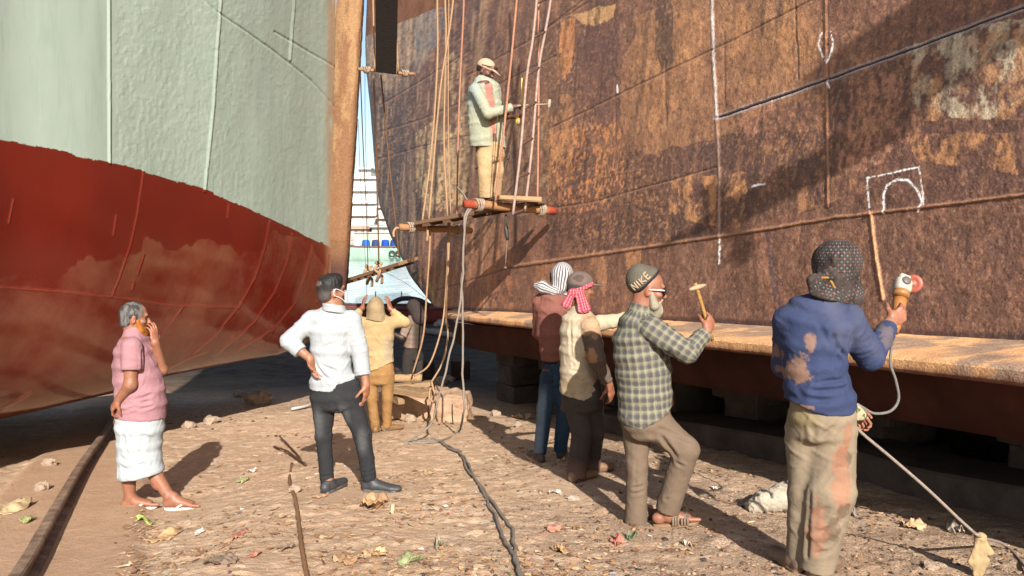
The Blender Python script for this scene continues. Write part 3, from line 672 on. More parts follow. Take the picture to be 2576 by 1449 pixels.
# ------------------------------------------------------------------ soft bodies and clothes: blended solids turned into one surface
def nrm(v): v = np.asarray(v, float); return v / max(np.linalg.norm(v), 1e-9)
class Solid:
    def __init__(s): s.p = []
    def _push(s, fn, lo, hi, k, clips, op, fold, uv, cid):
        s.p.append(dict(fn=fn, lo=np.minimum(lo, hi), hi=np.maximum(lo, hi), k=k, clips=clips or [], op=op, fold=fold, uv=uv, cid=cid))
    def seg(s, a, b, w0, w1, t0=None, t1=None, L=(1, 0, 0), k=.02, clips=None, op='add', fold=None, cid=0, cap=1.0, v0=0.0, ur=None):
        a = np.asarray(a, float); b = np.asarray(b, float); t0 = w0 if t0 is None else t0; t1 = w1 if t1 is None else t1
        ax = b - a; ln = np.linalg.norm(ax); ln = max(ln, 1e-5); ax = ax / ln
        L = np.asarray(L, float); Lp = L - ax * np.dot(L, ax)
        if np.linalg.norm(Lp) < .05: Lp = np.cross(ax, (0, 1, 0)); 
        Lp = nrm(Lp); Fp = np.cross(ax, Lp)
        def fn(p):
            r0 = p - a; e0 = r0 @ ax; q = np.clip(e0 / ln, 0, 1); e = e0 - q * ln
            l = r0 @ Lp; f = r0 @ Fp; W = w0 + (w1 - w0) * q; T = t0 + (t1 - t0) * q; m = np.minimum(W, T)
            return (np.sqrt((l / W) ** 2 + (f / T) ** 2 + (e / (m * cap)) ** 2) - 1) * m
        def uv(p):
            r0 = p - a; l = r0 @ Lp; f = r0 @ Fp
            return np.arctan2(l, f) * ((w0 + w1 + t0 + t1) / 4 if ur is None else ur), r0 @ ax + v0, (r0 @ ax) / ln
        R = max(w0, w1, t0, t1)
        s._push(fn, np.minimum(a, b) - R, np.maximum(a, b) + R, k, clips, op, fold, uv, cid); return s
    def ell(s, c, r, X=(1, 0, 0), Y=(0, 1, 0), k=.02, clips=None, op='add', fold=None, cid=0):
        c = np.asarray(c, float); r = np.asarray(r, float); X = nrm(X); Y = np.asarray(Y, float); Y = nrm(Y - X * np.dot(X, Y)); Zx = np.cross(X, Y)
        A = np.stack([X, Y, Zx], 1)
        def fn(p):
            q = (p - c) @ A; k0 = np.linalg.norm(q / r, axis=1); k1 = np.linalg.norm(q / (r * r), axis=1); return k0 * (k0 - 1) / np.maximum(k1, 1e-6)
        def uv(p):
            q = (p - c) @ A; return np.arctan2(q[:, 0], -q[:, 1]) * r.mean(), q[:, 2], q[:, 2] / r[2]
        R = r.max(); s._push(fn, c - R, c + R, k, clips, op, fold, uv, cid); return s
    def chain(s, pts, rad, k=.02, **kw):
        for i in range(len(pts) - 1): s.seg(pts[i], pts[i + 1], rad[i], rad[i + 1], k=k if i == 0 or True else k, **kw)
        return s
    def grow(s, h):
        adds = [p for p in s.p if p['op'] == 'add']
        lo = np.min([p['lo'] for p in adds], 0) - 4 * h; hi = np.max([p['hi'] for p in adds], 0) + 4 * h
        n = np.ceil((hi - lo) / h).astype(int) + 1
        F = np.full(n, .5, np.float32)
        for p in s.p:
            pad = max(3 * h, p['k'] * 1.2)
            i0 = np.maximum(((p['lo'] - pad - lo) / h).astype(int), 0); i1 = np.minimum(((p['hi'] + pad - lo) / h).astype(int) + 2, n)
            if np.any(i1 <= i0): continue
            gxs = [lo[q] + h * np.arange(i0[q], i1[q]) for q in range(3)]
            pts = np.stack(np.meshgrid(*gxs, indexing='ij'), -1).reshape(-1, 3)
            d = p['fn'](pts)
            for c0, nn in p['clips']: d = np.maximum(d, (pts - np.asarray(c0)) @ nrm(nn))
            sl = tuple(slice(i0[q], i1[q]) for q in range(3)); d = d.reshape(F[sl].shape).astype(np.float32); A = F[sl]; k = p['k']
            if p['op'] == 'add':
                t = np.clip(.5 + .5 * (A - d) / k, 0, 1); F[sl] = A * (1 - t) + d * t - k * t * (1 - t)
            elif p['op'] == 'sub':
                t = np.clip(.5 - .5 * (A + d) / k, 0, 1); F[sl] = A * (1 - t) - d * t + k * t * (1 - t)
        return nets(F, lo, h)
def nets(F, lo, h):
    n = np.array(F.shape); ins = F < 0
    corners = [(a, b, c) for a in (0, 1) for b in (0, 1) for c in (0, 1)]
    cnt = sum(ins[a:n[0] - 1 + a, b:n[1] - 1 + b, c:n[2] - 1 + c].astype(np.int8) for a, b, c in corners)
    I, J, K = np.nonzero((cnt > 0) & (cnt < 8)); idm = np.full(n - 1, -1, np.int32); idm[I, J, K] = np.arange(len(I))
    vals = [F[I + a, J + b, K + c] for a, b, c in corners]; sm = np.zeros((len(I), 3)); ct = np.zeros(len(I))
    for x in range(8):
        for y in range(x + 1, 8):
            cx, cy = np.array(corners[x]), np.array(corners[y])
            if np.abs(cx - cy).sum() != 1: continue
            fa, fb = vals[x], vals[y]; mk = (fa < 0) != (fb < 0); t = np.where(mk, fa / np.where(mk, fa - fb, 1), 0)
            sm += np.where(mk[:, None], cx + (cy - cx) * t[:, None], 0); ct += mk
    V = lo + h * (np.stack([I, J, K], 1) + sm / ct[:, None]); Q = []
    for ax in range(3):
        o1, o2 = (ax + 1) % 3, (ax + 2) % 3
        s0 = [slice(None)] * 3; s1 = [slice(None)] * 3; s0[ax] = slice(0, -1); s1[ax] = slice(1, None)
        A, B = ins[tuple(s0)], ins[tuple(s1)]; E = np.argwhere(A != B); 
        E = E[(E[:, o1] > 0) & (E[:, o2] > 0) & (E[:, o1] < n[o1] - 1) & (E[:, o2] < n[o2] - 1)]
        a = A[E[:, 0], E[:, 1], E[:, 2]]
        def cell(d1, d2):
            q = E.copy(); q[:, o1] -= d1; q[:, o2] -= d2; return idm[q[:, 0], q[:, 1], q[:, 2]]
        f = np.stack([cell(1, 1), cell(0, 1), cell(0, 0), cell(1, 0)], 1); f[~a] = f[~a][:, ::-1]; Q.append(f)
    Q = np.concatenate(Q); return V, Q[(Q >= 0).all(1)]
def relax(V, F, it=1, f=.5):
    for _ in range(it):
        A = np.zeros_like(V); c = np.zeros(len(V))
        for k in range(4):
            np.add.at(A, F[:, k], V[F[:, (k + 1) % 4]] + V[F[:, k - 1]]); np.add.at(c, F[:, k], 2)
        V = V * (1 - f) + f * A / np.maximum(c, 1)[:, None]
    return V
def ridged(u, v, s):
    w_ = .5 * (fbm(u * .7, v * .7, 3, s + 3, 2) - .5); n1 = fbm(u + w_, v + w_, 0, s, 2, .3); n2 = fbm(u * 1.9 + 7, v * 1.9 + w_, 0, s + 40, 2, .3)
    r1 = np.maximum(0, 1 - np.abs(2 * n1 - 1) * 5.0); r2 = np.maximum(0, 1 - np.abs(2 * n2 - 1) * 6.0)
    return .42 * r1 + .22 * r2 + .30 * (n1 - .5) + .35
def surface(name, S, h, m, parent=None, origin=None, colfn=None, creases=(), rel=1, wrinkle=1.0, cuts=()):
    V, F = S.grow(h); V = relax(V, F, rel); N = vnormals(V, F)
    adds = [p for p in S.p if p['op'] == 'add']
    D = np.stack([p['fn'](V) for p in adds], 1); best = D.argmin(1)
    Wt = np.exp(-(D - D.min(1, keepdims=True)) / .012); Wt /= Wt.sum(1, keepdims=True)
    disp = np.zeros(len(V)); su = np.zeros(len(V)); sv = np.zeros(len(V)); cid = np.zeros(len(V), int); q = np.zeros(len(V))
    for i, p in enumerate(adds):
        u, v, t = p['uv'](V)
        if p['fold'] is not None and wrinkle:
            am, fu, fv, sd = p['fold'][:4]; sk = p['fold'][4] if len(p['fold']) > 4 else 0.0
            disp += Wt[:, i] * am * wrinkle * (ridged((u + sk * v) * fu + 9, (v - sk * u) * fv, sd) - .55)
        mk = best == i; su[mk] = u[mk]; sv[mk] = v[mk]; cid[mk] = p['cid']; q[mk] = t[mk]
    for a, b, wd, dp in creases:
        a = np.asarray(a, float); b = np.asarray(b, float); ab = b - a; t = np.clip(((V - a) @ ab) / (ab @ ab), 0, 1)
        dd = np.linalg.norm(V - a - t[:, None] * ab, axis=1); disp -= dp * (np.exp(-(dd / wd) ** 2) - .45 * np.exp(-((dd - 1.7 * wd) / wd) ** 2)) * np.sin(np.pi * np.clip(t * .9 + .05, 0, 1)) ** .5
    V = V + N * disp[:, None]
    at = {"su": su, "sv": sv}
    if colfn is not None: at["col"] = colfn(V, N, su, sv, cid, q)
    return mesh(name, V, F, m, parent, True, at, origin)
# ---- anatomy
def head(S, C, Fw, Up=(0, 0, 1), s=1.0, neck=None, nr=.056, cid=1):
    C = np.asarray(C, float); Fw = nrm(Fw); R = nrm(np.cross(Fw, Up)); Up = np.cross(R, Fw)
    at = lambda r, f, u: C + s * (R * r + Fw * f + Up * u)
    e = lambda p, r, **k: S.ell(p, np.array(r) * s, R, Fw, **{**dict(k=.018 * s, cid=cid), **k})
    e(at(0, -.004, .012), (.073, .092, .092)); e(at(0, .028, -.048), (.060, .064, .078))
    S.seg(at(0, .018, -.088), at(0, .064, -.112), .046 * s, .026 * s, k=.02 * s, cid=cid)
    S.seg(at(-.034, .080, .016), at(.034, .080, .016), .012 * s, .012 * s, k=.012 * s, cid=cid)
    S.seg(at(0, .090, -.002), at(0, .110, -.042), .008 * s, .013 * s, k=.010 * s, cid=cid)
    S.seg(at(-.011, .099, -.046), at(.011, .099, -.046), .008 * s, .008 * s, k=.006 * s, cid=cid)
    S.seg(at(-.017, .083, -.073), at(.017, .083, -.073), .007 * s, .007 * s, k=.006 * s, cid=3); S.seg(at(-.014, .082, -.083), at(.014, .082, -.083), .008 * s, .008 * s, k=.006 * s, cid=3)
    for q in (-1, 1):
        e(at(q * .030, .090, -.010), (.014, .012, .010), op='sub', k=.010 * s); e(at(q * .031, .071, -.010), (.0125, .0125, .0115), k=.003, cid=4)
        e(at(q * .046, .062, -.036), (.020, .020, .016), k=.02)
        S.ell(at(q * .074, -.010, -.022), np.array((.009, .020, .033)) * s, R + q * .35 * -Fw, Fw, k=.008 * s, cid=2)
        S.ell(at(q * .083, -.002, -.020), np.array((.006, .009, .016)) * s, R, Fw, k=.004, op='sub')
    if neck is not None: S.seg(at(0, -.022, -.055), neck, nr * s, nr * 1.12, k=.025, cid=cid)
    return at, R, Fw, Up
def hand(S, W, D, N, side=1, s=1.0, curl=(.5, .55, .6, .65), spread=.08, thumb=(.55, .75, .3), tcurl=.5, cid=5, k0=.012):
    """W wrist, D along the palm, N the way the palm faces; side picks which edge carries the thumb"""
    W = np.asarray(W, float); D = nrm(D); N = nrm(np.asarray(N, float) - D * np.dot(N, D)); X = np.cross(D, N) * side
    S.seg(W - D * .01, W + D * .035 * s, .026 * s, .036 * s, .019 * s, .016 * s, L=X, k=.02, cid=cid)
    S.seg(W + D * .035 * s, W + D * .078 * s, .037 * s, .039 * s, .016 * s, .013 * s, L=X, k=k0, cid=cid)
    S.ell(W + D * .035 * s + X * .022 * s + N * .008 * s, np.array((.016, .028, .013)) * s, X, D, k=.012, cid=cid)
    for i in range(4):
        off = (.0295, .010, -.0095, -.0275)[i] * s; b = W + D * (.085, .090, .086, .077)[i] * s + X * off
        ln = np.array((.038, .025, .020)) * s * (.96, 1.06, 1.0, .80)[i]; r = np.array((.0092, .0083, .0076, .0066)) * s * (1, 1, .97, .86)[i]
        dr = nrm(D + X * spread * (1.5 - i)); ang = 0.0; p = b; c = curl[i]
        S.seg(b - D * .02 * s, b, r[0] * 1.02, r[0] * 1.08, k=.005, cid=cid)
        for j, cc in enumerate((.75, 1.0, .65)):
            ang += c * cc; d = dr * math.cos(ang) + N * math.sin(ang); q = p + d * ln[j]; S.seg(p, q, r[j], r[j + 1], k=.0035, cid=cid); p = q
    tb = W + D * .022 * s + X * .026 * s; d1 = nrm(D * thumb[0] + X * thumb[1] + N * thumb[2]); p1 = tb + d1 * .042 * s
    d2 = nrm(d1 * (1 - tcurl * .5) + D * tcurl * .6 + N * tcurl * .5 - X * tcurl * .35); p2 = p1 + d2 * .032 * s; d3 = nrm(d2 + (N - X * .3) * tcurl * .4); p3 = p2 + d3 * .024 * s
    S.seg(tb, p1, .0145 * s, .0115 * s, k=.010, cid=cid); S.seg(p1, p2, .0112 * s, .0098 * s, k=.004, cid=cid); S.seg(p2, p3, .0098 * s, .0078 * s, k=.004, cid=cid)
FLIFT = [0.0]
def foot(S, A, T, s=1.0, toes=True, cid=6, side=1, up=(0, 0, 1)):
    """A ankle centre (about 8 cm above the sole), T level direction of the toes"""
    A = np.array(A, float); A[2] = A[2] if FLIFT[0] is None else float(gz(A[0], A[1])) + (.079 + FLIFT[0]) * s; up = nrm(up); T = nrm(np.asarray(T, float) - up * np.dot(T, up)); X = np.cross(T, up) * side
    g = A - up * .075 * s
    S.ell(g + up * .033 * s - T * .035 * s, np.array((.032, .040, .034)) * s, X, T, k=.02, cid=cid)
    S.seg(A, A - up * .04 * s + T * .03 * s, .037 * s, .038 * s, k=.02, cid=cid)
    S.seg(A - up * .03 * s + T * .02 * s, g + up * .022 * s + T * .125 * s, .036 * s, .042 * s, .036 * s, .021 * s, L=X, k=.02, cid=cid)
    if toes:
        for i in range(5):
            b = g + up * .018 * s + T * (.135 - .010 * i) * s + X * (.030 - .016 * i) * s; ln = (.048, .044, .039, .033, .027)[i] * s
            S.seg(b, b + T * ln - up * .004 * s - X * .003 * i * s, (.0135, .0095, .009, .0085, .008)[i] * s, (.0115, .008, .0078, .0075, .007)[i] * s, k=.004, cid=cid)
    return g, T, X
def shoe(S, A, T, s=1.0, up=(0, 0, 1)):
    A = np.array(A, float); A[2] = float(gz(A[0], A[1])) + .081 * s; up = nrm(up); T = nrm(np.asarray(T, float) - up * np.dot(T, up)); X = np.cross(T, up); g = A - up * .075 * s; fl = [(g - up * .004, -up)]
    S.ell(g + up * .04 * s - T * .035 * s, np.array((.038, .046, .044)) * s, X, T, k=.02, clips=fl, cid=0)
    S.seg(A + up * .01, A - up * .035 * s + T * .02 * s, .043 * s, .044 * s, k=.02, clips=fl + [(A + up * .012, up)], cid=0)
    S.seg(A - up * .03 * s + T * .02 * s, g + up * .026 * s + T * .15 * s, .042 * s, .047 * s, .040 * s, .027 * s, L=X, k=.02, clips=fl, cid=0)
    S.ell(g + up * .022 * s + T * .185 * s, np.array((.040, .048, .027)) * s, X, T, k=.02, clips=fl, cid=0)
    S.seg(g - T * .05 * s + up * .004, g + T * .19 * s + up * .004, .043 * s, .046 * s, .014 * s, .014 * s, L=X, k=.004, clips=fl, cid=1)
def sandal(name, g, T, X, m, parent, org, s=1.0, straps='thong', sole=(.74, .66, .6), strap=(.8, .76, .72)):
    up = np.array((0, 0, 1.0)); b = MB(); n = 22; q = np.linspace(0, 2 * math.pi, n, endpoint=False)
    out = np.stack([np.sin(q) * (.042 + .008 * np.cos(q)), np.cos(q) * .128 + .055], 1) * s
    lay = []
    for z, k in ((-.016, .96), (-.013, 1.0), (.0, 1.0), (.003, .97)):
        lay.append(g + X * (out[:, :1] * k) + T * (out[:, 1:] * k) + up * z)
    V = np.concatenate(lay + [[g + T * .055 * s + up * .003], [g + T * .055 * s - up * .016]]); F = []
    for l in range(3):
        for i in range(n): F.append([l * n + i, l * n + (i + 1) % n, (l + 1) * n + (i + 1) % n, (l + 1) * n + i])
    b.add(V, np.array(F), sole); T3 = []
    b.F[3].append(np.array([[3 * n + i, 3 * n + (i + 1) % n, 4 * n] for i in range(n)] + [[(i + 1) % n, i, 4 * n + 1] for i in range(n)]))
    o = b.build(name, m, parent, True, org)
    c = MB(); P = lambda x, t, z: g + X * x * s + T * t * s + up * z * s
    if straps == 'thong':
        for q in (-1, 1): c.tube(spline([P(.012, .135, .004), P(.012 + q * .012, .118, .036), P(q * .034, .075, .034), P(q * .044, .03, .004)], 6), .0085 * s, 8, strap)
    else:
        for t0, wd, hz in ((.045, .014, .060), (.095, .016, .046)):
            for dx in (-wd, 0, wd): c.tube(spline([P(-.047, t0 + dx, .0), P(-.040, t0 + dx, hz * .62), P(-.012, t0 + dx, hz), P(.012, t0 + dx, hz), P(.040, t0 + dx, hz * .62), P(.047, t0 + dx, .0)], 6), .0075 * s, 6, strap)
        for t0, hz in ((.045, .062), (.095, .050)): c.box(P(.02, t0, hz), .012, .014, .003, np.stack([X, T, up], 1), .2, (.12, .10, .09))
    c.build("sandal_strap", m, o, True, org); return o
def tshirt_clip(a, b, down=(0, 0, -1)):
    """plane through picture line a-b, everything below it cut off"""
    e = nrm(np.asarray(b) - np.asarray(a)); n = np.asarray(down, float); n = n - e * np.dot(n, e); return (np.asarray(a, float), nrm(n))
# ---- cloth and skin materials
def cloth(name, rough=.88, fine=260, bump=.25, var=.10, vs=9, dirt=None, sheen=True):
    m = M(name, rough, .2); c = m.mul(m.attr("col"), m.rng(m.noise(vs, 5, .6), .3, .7, 1 - var, 1 + var))
    if dirt: c = m.mix(m.ma('MULTIPLY', m.rng(m.noise(dirt[1], 6, .68), dirt[2], dirt[2] + .1), dirt[3]), c, dirt[0])
    m.base(c); b1 = m.bump(m.noise(fine, 2, .5), bump, .0015); m.bump(m.noise(28, 4, .6), .35, .012, b1)
    return m
mskin = M("skin", .52, .4); mskin.base(mskin.mul(mskin.attr("col"), mskin.rng(mskin.noise(45, 5, .6), .3, .7, .84, 1.16)))
mskin.b.inputs["Subsurface Weight"].default_value = .08; mskin.b.inputs["Subsurface Radius"].default_value = (.012, .005, .003); mskin.bump(mskin.noise(160, 4, .65), .3, .002)
mskin.b.inputs["Subsurface Scale"].default_value = 1.0
def skincol(base, lip=(.8, .55, .5), eye=(.04, .03, .03), extra=None):
    base = np.array(base)
    def f(V, N, su, sv, cid, q):
        c = np.tile(base, (len(V), 1)); c[cid == 3] *= np.array(lip); c[cid == 4] = eye; c[cid == 2] *= (1.12, .9, .85)
        c[cid == 5] *= (1.05, .97, .95)
        n = fbm(V[:, 0] * 14, V[:, 1] * 14, V[:, 2] * 14, 301, 4)[:, None]; c = c * (.8 + .4 * n)
        if extra: c = extra(c, V, N, cid)
        return c
    return f
def plain(base, var=.08, sd=1, sc=7, low=None, fade=None):
    base = np.array(base)
    def f(V, N, su, sv, cid, q):
        n = fbm(V[:, 0] * sc, V[:, 1] * sc, V[:, 2] * sc, 310 + sd, 4)[:, None]; c = base * (1 + var * 2 * (n - .5))
        if fade: c = fade(c, V, su, sv, cid, q)
        return c
    return f
def stain(c, V, ctr, rad, colr, op=.9, sd=5, sharp=.12):
    d = np.linalg.norm((V - np.asarray(ctr)) / np.asarray(rad), axis=1) + 1.9 * (fbm(V[:, 0] * 30, V[:, 1] * 30, V[:, 2] * 22, 330 + sd, 5, .62) - .5)
    k = (smooth(.85 + sharp, .85 - sharp, d) * op)[:, None]; return c * (1 - k) + np.array(colr) * k
MSHOE = simple("worn_leather", (1, 1, 1), .55, .4, .25, 30, .3, 120, .003, attr=True)
MPLAIN = simple("dull_plastic", (1, 1, 1), .5, .4, .12, 20, .1, 80, .002, attr=True)
def collar(p, m, a, b, r0, r1, tilt, colr):
    S = Solid(); ax = nrm(np.asarray(b) - np.asarray(a)); S.seg(a, b, r0, r1, k=.004, clips=[(np.asarray(b), nrm(tilt)), (np.asarray(a), -nrm(tilt))], fold=(.004, 9, 9, 661)); S.seg(np.asarray(b) - ax * .01, np.asarray(b) + ax * .05, r1 - .010, r1 - .014, k=.004, op='sub')
    return p.wear("collar", S, m, plain(colr, .03), .0045, (), 1)
class Person:
    def __init__(s, d, base_px, label, h=.0055):
        s.d = d; s.base = U(base_px[0], base_px[1], d); s.label = label; s.h = h; s.B = Solid(); s.parts = []
    def J(s, px, py, dd=0.0): return U(px, py, s.d + dd)
    def m(s, px): return px * s.d / FPX
    def lv(s, S, levels, k=.03, clips=None, fold=None, cid=0, L=(1, 0, 0)):
        v0 = 0.0
        for a, b in zip(levels[:-1], levels[1:]):
            S.seg(s.J((a[0] + a[1]) / 2, a[2], a[3]), s.J((b[0] + b[1]) / 2, b[2], b[3]), s.m(b[1] - b[0]) * 0 + s.m(a[1] - a[0]) / 2, s.m(b[1] - b[0]) / 2, a[4], b[4], L=L, k=k, clips=clips, fold=fold, cid=cid, cap=.45, v0=v0, ur=.16); v0 += s.m(b[2] - a[2])
    def limb(s, S, pts, rad, k=.025, clips=None, fold=None, cid=0):
        q = [s.J(*p) for p in pts]
        v0 = 0.0
        for i in range(len(q) - 1):
            S.seg(q[i], q[i + 1], rad[i], rad[i + 1], k=k, clips=(clips or {}).get(i), fold=fold, cid=cid, v0=v0, ur=.07); v0 += np.linalg.norm(q[i + 1] - q[i])
        return q
    def finish(s, skin, extra=None):
        o = surface("person", s.B, s.h, mskin.m, None, s.base, skincol(skin, extra=extra))
        tag(o, s.label, "person"); s.o = o; return o
    def wear(s, name, S, mat, colfn, h=.008, creases=(), rel=2, wrinkle=1.0):
        return surface(name, S, h, mat, s.o, s.base, colfn, creases, rel, wrinkle)
# ------------------------------------------------------------------ the people
def lit(r, g, b, k=2.55): return np.array(srgb(r, g, b)) / k
SK1, SK2, SK3 = lit(196, 136, 104), lit(172, 112, 84), lit(126, 82, 64)
UPV = np.array((0, 0, 1.0))
def cuff(a, b, past=0.0):
    """clip plane at the end b of a sleeve a-b"""
    n = nrm(np.asarray(b) - np.asarray(a)); return (np.asarray(b) + n * past, n)
mc_white = cloth("white_striped_cotton", .85); 
x = mc_white
st_ = x.ma('SINE', x.ma('MULTIPLY', x.attr("su", True), 400.0)); lnk = x.b.inputs["Base Color"].links[0].from_socket
x.base(x.mix(x.ma('MULTIPLY', x.rng(st_, .45, .9), .32), lnk, (.15, .17, .19)))
mc_plain = cloth("plain_cotton"); mc_denim = cloth("denim", .9, 320, .35, .16, 14); mc_dust = cloth("dusty_cotton", .95, 240, .3, .2, 7)
mc_knit = cloth("ribbed_knit", .95, 150, .8, .12, 20)
mc_pla = M("plaid_cotton", .9, .15); x = mc_pla
def bands(x, at, per, lo, hi, ph=0.0):
    f = x.ma('FRACT', x.ma('ADD', x.ma('MULTIPLY', x.attr(at, True), 1.0 / per), ph)); 
    a = x.rng(f, lo - .06, lo + .02); b_ = x.rng(f, hi - .02, hi + .06, 1, 0); return x.ma('MULTIPLY', a, b_)
c = x.mul(x.attr("col"), x.rng(x.noise(9, 4, .6), .3, .7, .9, 1.1))
c = x.mix(x.ma('MULTIPLY', bands(x, "su", .046, .1, .52), .45), c, tuple(lit(78, 78, 92))); c = x.mix(x.ma('MULTIPLY', bands(x, "sv", .050, .1, .50), .55), c, tuple(lit(80, 80, 96)))
c = x.mix(x.ma('MULTIPLY', bands(x, "su", .046, .70, .82), .45), c, tuple(lit(196, 190, 160))); c = x.mix(x.ma('MULTIPLY', bands(x, "sv", .050, .68, .82), .4), c, tuple(lit(196, 190, 160)))
x.base(c); b1 = x.bump(x.noise(260, 2, .5), .25, .0015); x.bump(x.noise(28, 4, .6), .35, .012, b1)
mc_chk = M("faint_check_cotton", .9, .15); x = mc_chk; c = x.attr("col")
c = x.mix(x.ma('MULTIPLY', bands(x, "su", .060, .1, .50), .16), c, (.20, .25, .28)); c = x.mix(x.ma('MULTIPLY', bands(x, "sv", .060, .1, .50), .16), c, (.20, .25, .28)); x.base(c); x.bump(x.noise(40, 4, .6), .35, .01)
mc_str = M("striped_scarf_cotton", .9, .15); x = mc_str
x.base(x.mix(bands(x, "su", .024, .1, .48), tuple(lit(235, 228, 226)), tuple(lit(96, 92, 100)))); x.bump(x.noise(40, 4, .6), .35, .01)
mc_gam = M("checked_scarf_cotton", .9, .15); x = mc_gam; c = x.mix(x.ma('MULTIPLY', bands(x, "su", .026, .1, .5), .55), tuple(lit(214, 84, 106)), tuple(lit(250, 205, 200)))
c = x.mix(x.ma('MULTIPLY', bands(x, "sv", .022, .1, .45), .55), c, tuple(lit(196, 52, 84))); x.base(c); x.bump(x.noise(40, 4, .6), .35, .01)
mc_ban = M("printed_headscarf_cotton", .9, .15); x = mc_ban
def diam(x, pu, pv, ph, size):
    fu = x.ma('ABSOLUTE', x.ma('SUBTRACT', x.ma('FRACT', x.ma('ADD', x.ma('MULTIPLY', x.attr("su", True), 1 / pu), ph)), .5)); fv = x.ma('ABSOLUTE', x.ma('SUBTRACT', x.ma('FRACT', x.ma('ADD', x.ma('MULTIPLY', x.attr("sv", True), 1 / pv), ph)), .5))
    return x.rng(x.ma('ADD', fu, fv), size, size + .06, 1, 0)
c = x.mix(x.rng(x.noise(9, 4), .4, .6), (.022, .017, .015), (.044, .032, .027)); c0_ = c
ln_ = x.ma('MAXIMUM', bands(x, "su", .027, .46, .54), bands(x, "sv", .030, .46, .54)); c = x.mix(x.ma('MULTIPLY', ln_, .35), c, (.13, .09, .095))
c = x.mix(x.ma('MULTIPLY', diam(x, .027, .030, .0, .24), .9), c, (.11, .05, .06)); c = x.mix(diam(x, .027, .030, .5, .22), c, (.04, .09, .085)); c = x.mix(diam(x, .027, .030, .0, .10), c, (.17, .13, .10)); c = x.mix(diam(x, .027, .030, .5, .09), c, (.13, .145, .13))
x.base(x.mix(x.rng(x.noise(16, 4, .6), .42, .6, .85, .1), c0_, c)); x.bump(x.noise(34, 4, .6), .5, .012)
# ================= man in the white shirt
p = Person(6.0, (890, 1240), "man in a white striped shirt and black jeans with one hand on his hip")
J = p.J; HC = J(833, 728)
FW = nrm((.80, .60, .02)); hd, R, Fw, Uh = head(p.B, HC, FW, UPV, 1.04, J(838, 778), .058)
p.lv(p.B, [(800, 874, 800, 0, .09), (792, 874, 860, 0, .10), (794, 872, 915, 0, .09), (796, 896, 985, 0, .10), (800, 896, 1012, 0, .09)])
p.B.seg(J(838, 775), J(838, 800), .062, .09, k=.04)
la = p.limb(p.B, [(788, 806, 0), (728, 860, -.06), (780, 902, -.10)], (.055, .042, .030)); hand(p.B, la[2], la[2] * 0 + nrm((.35, -.1, -1)), (1, -.35, .2), 1, 1.0, (.3, .3, .35, .4))
ra = p.limb(p.B, [(880, 806, 0), (904, 880, 0), (921, 968, -.03)], (.055, .042, .029)); hand(p.B, ra[2], (.0, .05, -1), (-.8, .35, 0), -1, 1.0, (.35, .45, .55, .7))
for kx, kn, an in ((812, 815, 826), (884, 913, 934)): p.limb(p.B, [(kx, 1012, 0), (kn, 1095, -.02), (an, 1210, 0)], (.08, .052, .04))
AL, AR = J(826, 1222, -.03), J(934, 1208, .0); TL, TR = (.35, .9, 0), (.96, -.12, 0)
foot(p.B, AL, TL, 1.0, False); foot(p.B, AR, TR, 1.0, False)
p.finish(SK1)
S = Solid(); hem = [tshirt_clip(J(775, 977), J(907, 980)), tshirt_clip(J(840, 993), J(912, 966)), tshirt_clip(J(772, 972), J(842, 993))]
fd = (.012, 7, 5, 401, .5)
p.lv(S, [(806, 868, 782, 0, .085), (776, 890, 806, 0, .105), (776, 890, 830, 0, .12), (782, 882, 880, 0, .122), (784, 880, 915, 0, .115), (780, 892, 955, 0, .125), (774, 908, 1000, 0, .135)], clips=hem, fold=fd)
S.seg(J(786, 804), J(884, 804), .070, .070, k=.05, fold=fd)
q = [J(784, 806), J(727, 858, -.06), J(757, 886, -.09)]; S.seg(q[0], q[1], .072, .066, fold=(.012, 5, 16, 402), ur=.07); S.seg(q[1], q[2], .062, .058, clips=[cuff(q[1], q[2])], fold=(.012, 4, 18, 403), ur=.07)
q2 = [J(884, 806), J(904, 880), J(913, 944, -.02)]; S.seg(q2[0], q2[1], .075, .068, fold=(.012, 6, 14, 404), ur=.07); S.seg(q2[1], q2[2], .064, .062, clips=[cuff(q2[1], q2[2])], fold=(.012, 5, 16, 405), ur=.07)

cr = [(J(*a), J(*b), w_, d_) for a, b, w_, d_ in (((800, 915, -.12), (868, 945, -.12), .014, .010), ((798, 935, -.12), (850, 968, -.12), .014, .010), ((880, 870, -.1), (858, 905, -.12), .012, .012), ((786, 905, -.1), (820, 955, -.12), .014, .010), ((862, 840, -.11), (874, 900, -.11), .010, .012), ((800, 880, -.12), (850, 860, -.12), .014, .006), ((745, 866, -.13), (772, 846, -.11), .010, .010))]
collar(p, mc_white.m, J(840, 785, -.015), J(838, 765, -.03), .096, .080, (.12, .10, 1), (.27, .285, .295))
p.wear("shirt", S, mc_white.m, plain((.27, .285, .295), .02), .0075, cr)
S = Solid(); fd = (.010, 6, 12, 410, .4)
p.lv(S, [(784, 906, 962, 0, .125), (781, 911, 995, 0, .135), (788, 909, 1018, 0, .13)], fold=fd)
l1 = p.limb(S, [(814, 1012, 0), (814, 1095, -.02), (824, 1222, -.0)], (.094, .062, .053), fold=fd); l2 = p.limb(S, [(880, 1012, 0), (912, 1095, -.02), (930, 1208, 0)], (.094, .068, .056), fold=fd)
S.p[-1]['clips'] = [cuff(l2[1], l2[2], .0)]; S.p[-3]['clips'] = [cuff(l1[1], l1[2], 0)]
def jc(c, V, su, sv, cid, q):
    for ctr, r in ((J(800, 1060, -.06), (.06, .2, .16)), (J(866, 1050, -.06), (.06, .2, .15)), (J(912, 1110, -.06), (.05, .2, .12))):
        d = np.linalg.norm((V - ctr) / np.array(r), axis=1); c = c + (smooth(1.2, .1, d) * .038)[:, None]
    return c
